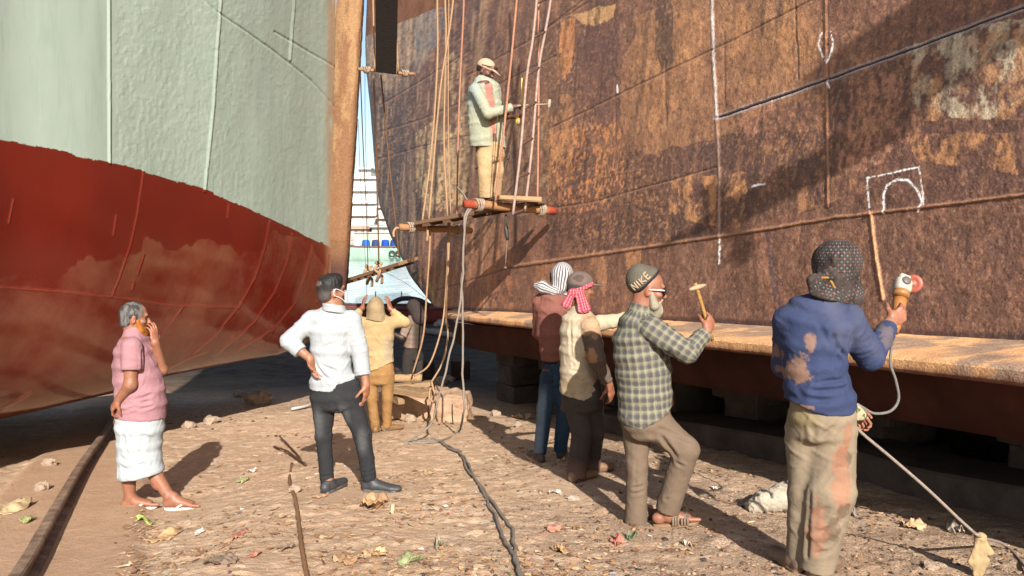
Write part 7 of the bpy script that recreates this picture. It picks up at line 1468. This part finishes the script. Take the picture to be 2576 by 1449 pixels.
# ------------------------------------------------------------------ beached red boat, far boat, far bank
def boat(name, c, L, W_, H, ang, m, mdk, label, parts=()):
    t = thing(name, c, label, "boat"); R_ = rotz(ang); n = 25; rows = []
    for v in np.linspace(0, 1, 7):
        r = []
        for s in (1, -1):
            for u in (np.linspace(-1, 1, n) if s > 0 else np.linspace(1, -1, n)):
                w_ = W_ / 2 * (1 - abs(u) ** 3.2) * (.45 + .55 * v ** .5) + .02; x = u * L / 2 * (.86 + .14 * v); z = H * v + .32 * H * (abs(u) ** 2.5) * v; r.append(np.asarray(c) + R_ @ np.array([x, s * w_, z]))
        rows.append(r + [r[0]])
    A = np.array(rows); mesh("hull", A.reshape(-1, 3), gridfaces(*A.shape[:2]), m, t, True, None, c)
    rim = A[-1]; b = MB(); b.tube(rim, .05 * H + .02, 6, (1, 1, 1), False); b.build("gunwale", mdk, t, True, c)
    top = A[-2]; ctr = top[:-1].mean(0); V = np.concatenate([top[:-1], [ctr]]); k = len(V) - 1; F = np.array([[i, (i + 1) % k, k] for i in range(k)]); mesh("deck", V, F, mdk, t, False, {"col": np.ones((k + 1, 3))}, c); return t, R_
d = 29.5; c0 = U(1000, 800, d); c0[2] = float(gz(c0[0], d)) - .05
mrb = simple("faded_red_paint", lit(150, 70, 66), .8, .2, .3, 2, .3, 8, .03); mdk = simple("dark_timber", (.05, .035, .03), .85, .2, .3, 4, .3, 10, .02, attr='tint'); t, R_ = boat("beached_boat", c0, 7.6, 1.9, .62, .06, mrb, mdk, "low faded red boat beached by the water between the two ships")
b = MB(); b.tube(spline([c0 + (-.2, -.9, .75), c0 + (.3, -.9, 1.0), c0 + (.9, -.9, .95), c0 + (1.3, -.9, .74)], 6), .09, 8, (.5, .5, .5)); b.build("folded_tarpaulin", mdk, t, True, c0)
for px in (945, 1010): b = MB(); b.tube(np.array([U(px, 755, d - 1), U(px, 733, d - 1)]), .02, 6, (1.5, 1.2, 1)); b.build("post", mdk, t, True, U(px, 755, d - 1))
d = 100.0; c0 = U(962, 655, d); c0[2] = -3.4
mgb = simple("pale_green_boat_paint", lit(176, 206, 186, 2.0), .6, .3, .15, 1, 0); t, R_ = boat("river_boat", c0, 15, 3.6, 1.9, .05, mgb, simple("boat_trim", lit(130, 110, 106), .8, .2, .2, 1, 0, attr='tint'), "pale green river boat with tyres on its side seen through the gap")
def bxp(name, dx, dy, z0, z1, hx, hy, colr, nm=None): b = MB(); b.box(c0 + np.array([dx, dy, (z0 + z1) / 2]), hx, hy, (z1 - z0) / 2, None, .05); return b.build(name, simple("boat_" + (nm or name), colr, .7, .2, .1, 1, 0), t, False, c0)
bxp("cabin", -.8, .2, 1.6, 3.6, 2.6, 1.1, lit(176, 204, 170, 1.7)); bxp("cabin_roof", -.8, .2, 3.6, 3.75, 2.9, 1.3, lit(214, 170, 166, 1.7)); bxp("awning", 1.6, .2, 3.2, 3.35, 1.2, 1.0, lit(220, 230, 226, 1.8)); bxp("wheelhouse", 3.2, .2, 1.7, 3.0, .7, .9, lit(170, 60, 70, 1.8))
for dx, cl_ in ((-1.8, (46, 110, 190)), (-.6, (60, 70, 120)), (.6, (30, 80, 180)), (1.7, (40, 70, 160)), (-2.9, (240, 236, 236)), (4.3, (176, 206, 180))):
    b = MB(); b.lathe(c0 + (dx, -1.3, 1.75), (0, 0, 1), [(.01, 0), (.45, 0), (.5, .3), (.48, .8), (.40, 1.0), (.01, 1.05)], 10); o = b.build("cargo_sack", simple("sack", lit(*cl_, k=1.9), .8, .2, .15, 1, 0), None, True, c0 + (dx, -1.3, 1.75)); tag(o, "%s covered bundle on the deck of the far green boat" % {46: "bright blue", 60: "dull violet", 30: "deep blue", 40: "blue, rightmost", 240: "white", 176: "pale green"}[cl_[0]], "bundle", "bundles on the far boat")
for k, dx in enumerate((1.5, 2.3, 3.3)):
    q = np.linspace(0, 2 * math.pi, 13); b = MB(); b.tube(np.stack([c0[0] + dx + .34 * np.cos(q), 0 * q + c0[1] - 1.86, c0[2] + 1.05 + .34 * np.sin(q)], -1), .11, 6, (.8, .8, .8)); b.build("tyre_fender", simple("tyre", (.03, .03, .032), .9, .2, .1, 1, 0), t, True, c0)
for k, dx in enumerate((1.8, 2.4, 2.9)):
    b = MB(); b.tube(np.array([c0 + (dx, -.6, 1.6), c0 + (dx, -.6, 4.6 + .3 * k)]), .05, 6); b.build("mast", simple("mast_red", lit(200, 80, 90, 1.8), .7), t, True, c0)
def building(px0, px1, y0, y1, d, colr, label, floors, cols, name="building", roofc=None):
    x0, x1 = (px0 - 1288) / FPX * d, (px1 - 1288) / FPX * d; z0, z1 = -1.0, (590 - y0) / FPX * d; t = thing(name, (x0, d, z0), label, "building"); m = simple("wall_" + name, colr, .9, .2, .1, .3, 0); b = MB(); dep = max(8, (x1 - x0) * .5)
    b.box(((x0 + x1) / 2, d + dep / 2, (z0 + z1) / 2), (x1 - x0) / 2, dep / 2, (z1 - z0) / 2, None, .01); b.build("wall", m, t, False, (x0, d, z0)); fh = (z1 - z0) / floors; cw = (x1 - x0) / cols; mwn = simple("grey_pane", (.36, .37, .38), .3, .5, .1, 1, 0)
    for f in range(floors):
        b = MB(); b.box(((x0 + x1) / 2, d - .45, z0 + fh * (f + 1) - .12), (x1 - x0) / 2 + .2, .55, .14, None, .05); b.build("balcony_slab", m, t, False, (x0, d, z0))
        for c in range(cols): b = MB(); b.box((x0 + cw * (c + .5), d - .02, z0 + fh * (f + .5)), cw * .28, .06, fh * .27, None, .05); b.build("window", mwn, t, False, (x0, d, z0))
    b = MB(); b.box(((x0 + x1) / 2, d + dep / 2, z1 + .12), (x1 - x0) / 2 + .3, dep / 2 + .3, .12, None, .1); b.build("roof", simple("roof_" + name, colr if roofc is None else roofc, .9), t, False, (x0, d, z0)); return t
building(872, 948, 448, 575, 172, lit(236, 232, 226, 1.9), "white four storey building across the river behind the stem", 5, 5)
building(905, 935, 425, 470, 178, lit(226, 224, 220, 1.9), "pale roof room rising behind the white riverside building", 4, 2)
building(800, 876, 500, 575, 168, lit(214, 196, 176, 1.9), "tan riverside building mostly hidden by the painted ship's stem", 3, 5)
building(950, 1010, 520, 580, 166, lit(206, 196, 186, 1.9), "grey low riverside building at the dark end of the rusty ship", 3, 4)
building(880, 930, 572, 600, 152, lit(196, 170, 150, 1.9), "small tan shed on the far bank behind the green boat", 1, 3, "shed", lit(190, 116, 110, 1.9)); building(936, 1000, 568, 602, 150, lit(190, 196, 186, 1.9), "small grey green shed on the far bank behind the boat's masts", 1, 4, "shed", lit(170, 150, 140, 1.9))
# ------------------------------------------------------------------ unseen stage and panel, added outside the picture to cast a shadow across the plates
def cast_from(px, py, tt):
    r = ray(px, py); lo, hi = 2.0, 20.0
    for _ in range(50):
        m_ = .5 * (lo + hi); p_ = r * m_ / r[1]
        if p_[0] < wall_x(m_) - lean(p_[2]) * WN[0] * -1: lo = m_
        else: hi = m_
    return r * lo / r[1] - LDIR * tt
Q1, Q2, Q3 = cast_from(1850, 492, 4.8), cast_from(2200, 256, 4.5), cast_from(2560, 25, 4.2)
n3 = np.array((WN[0], WN[1], 0.0)); axq = nrm(Q3 - Q1); sdq = np.cross(n3, axq)
t = stage("unseen plank stage added past the right edge of the picture to shade the rusty ship", Q1, Q3, .24, sdq, 2, [(Q1 + axq * .2 - sdq * .5, Q1 + axq * .2 + sdq * .4, .03, None)], (.2, .14, .1), .045, 4)
pole("pole", Q1 - axq * .62 + sdq * .05, Q1 + axq * .6, .035, t, lit(206, 152, 106))
S_ = MB(); c0 = Q2 + axq * .95 + sdq * .42; S_.beam(c0 - axq * .55, c0 + axq * 1.6, .75, .03, n3, .2, (.2, .16, .12), .01); S_.build("shadow_panel", mwood.m, t, False, c0)  # unseen panel, added to broaden that shadow
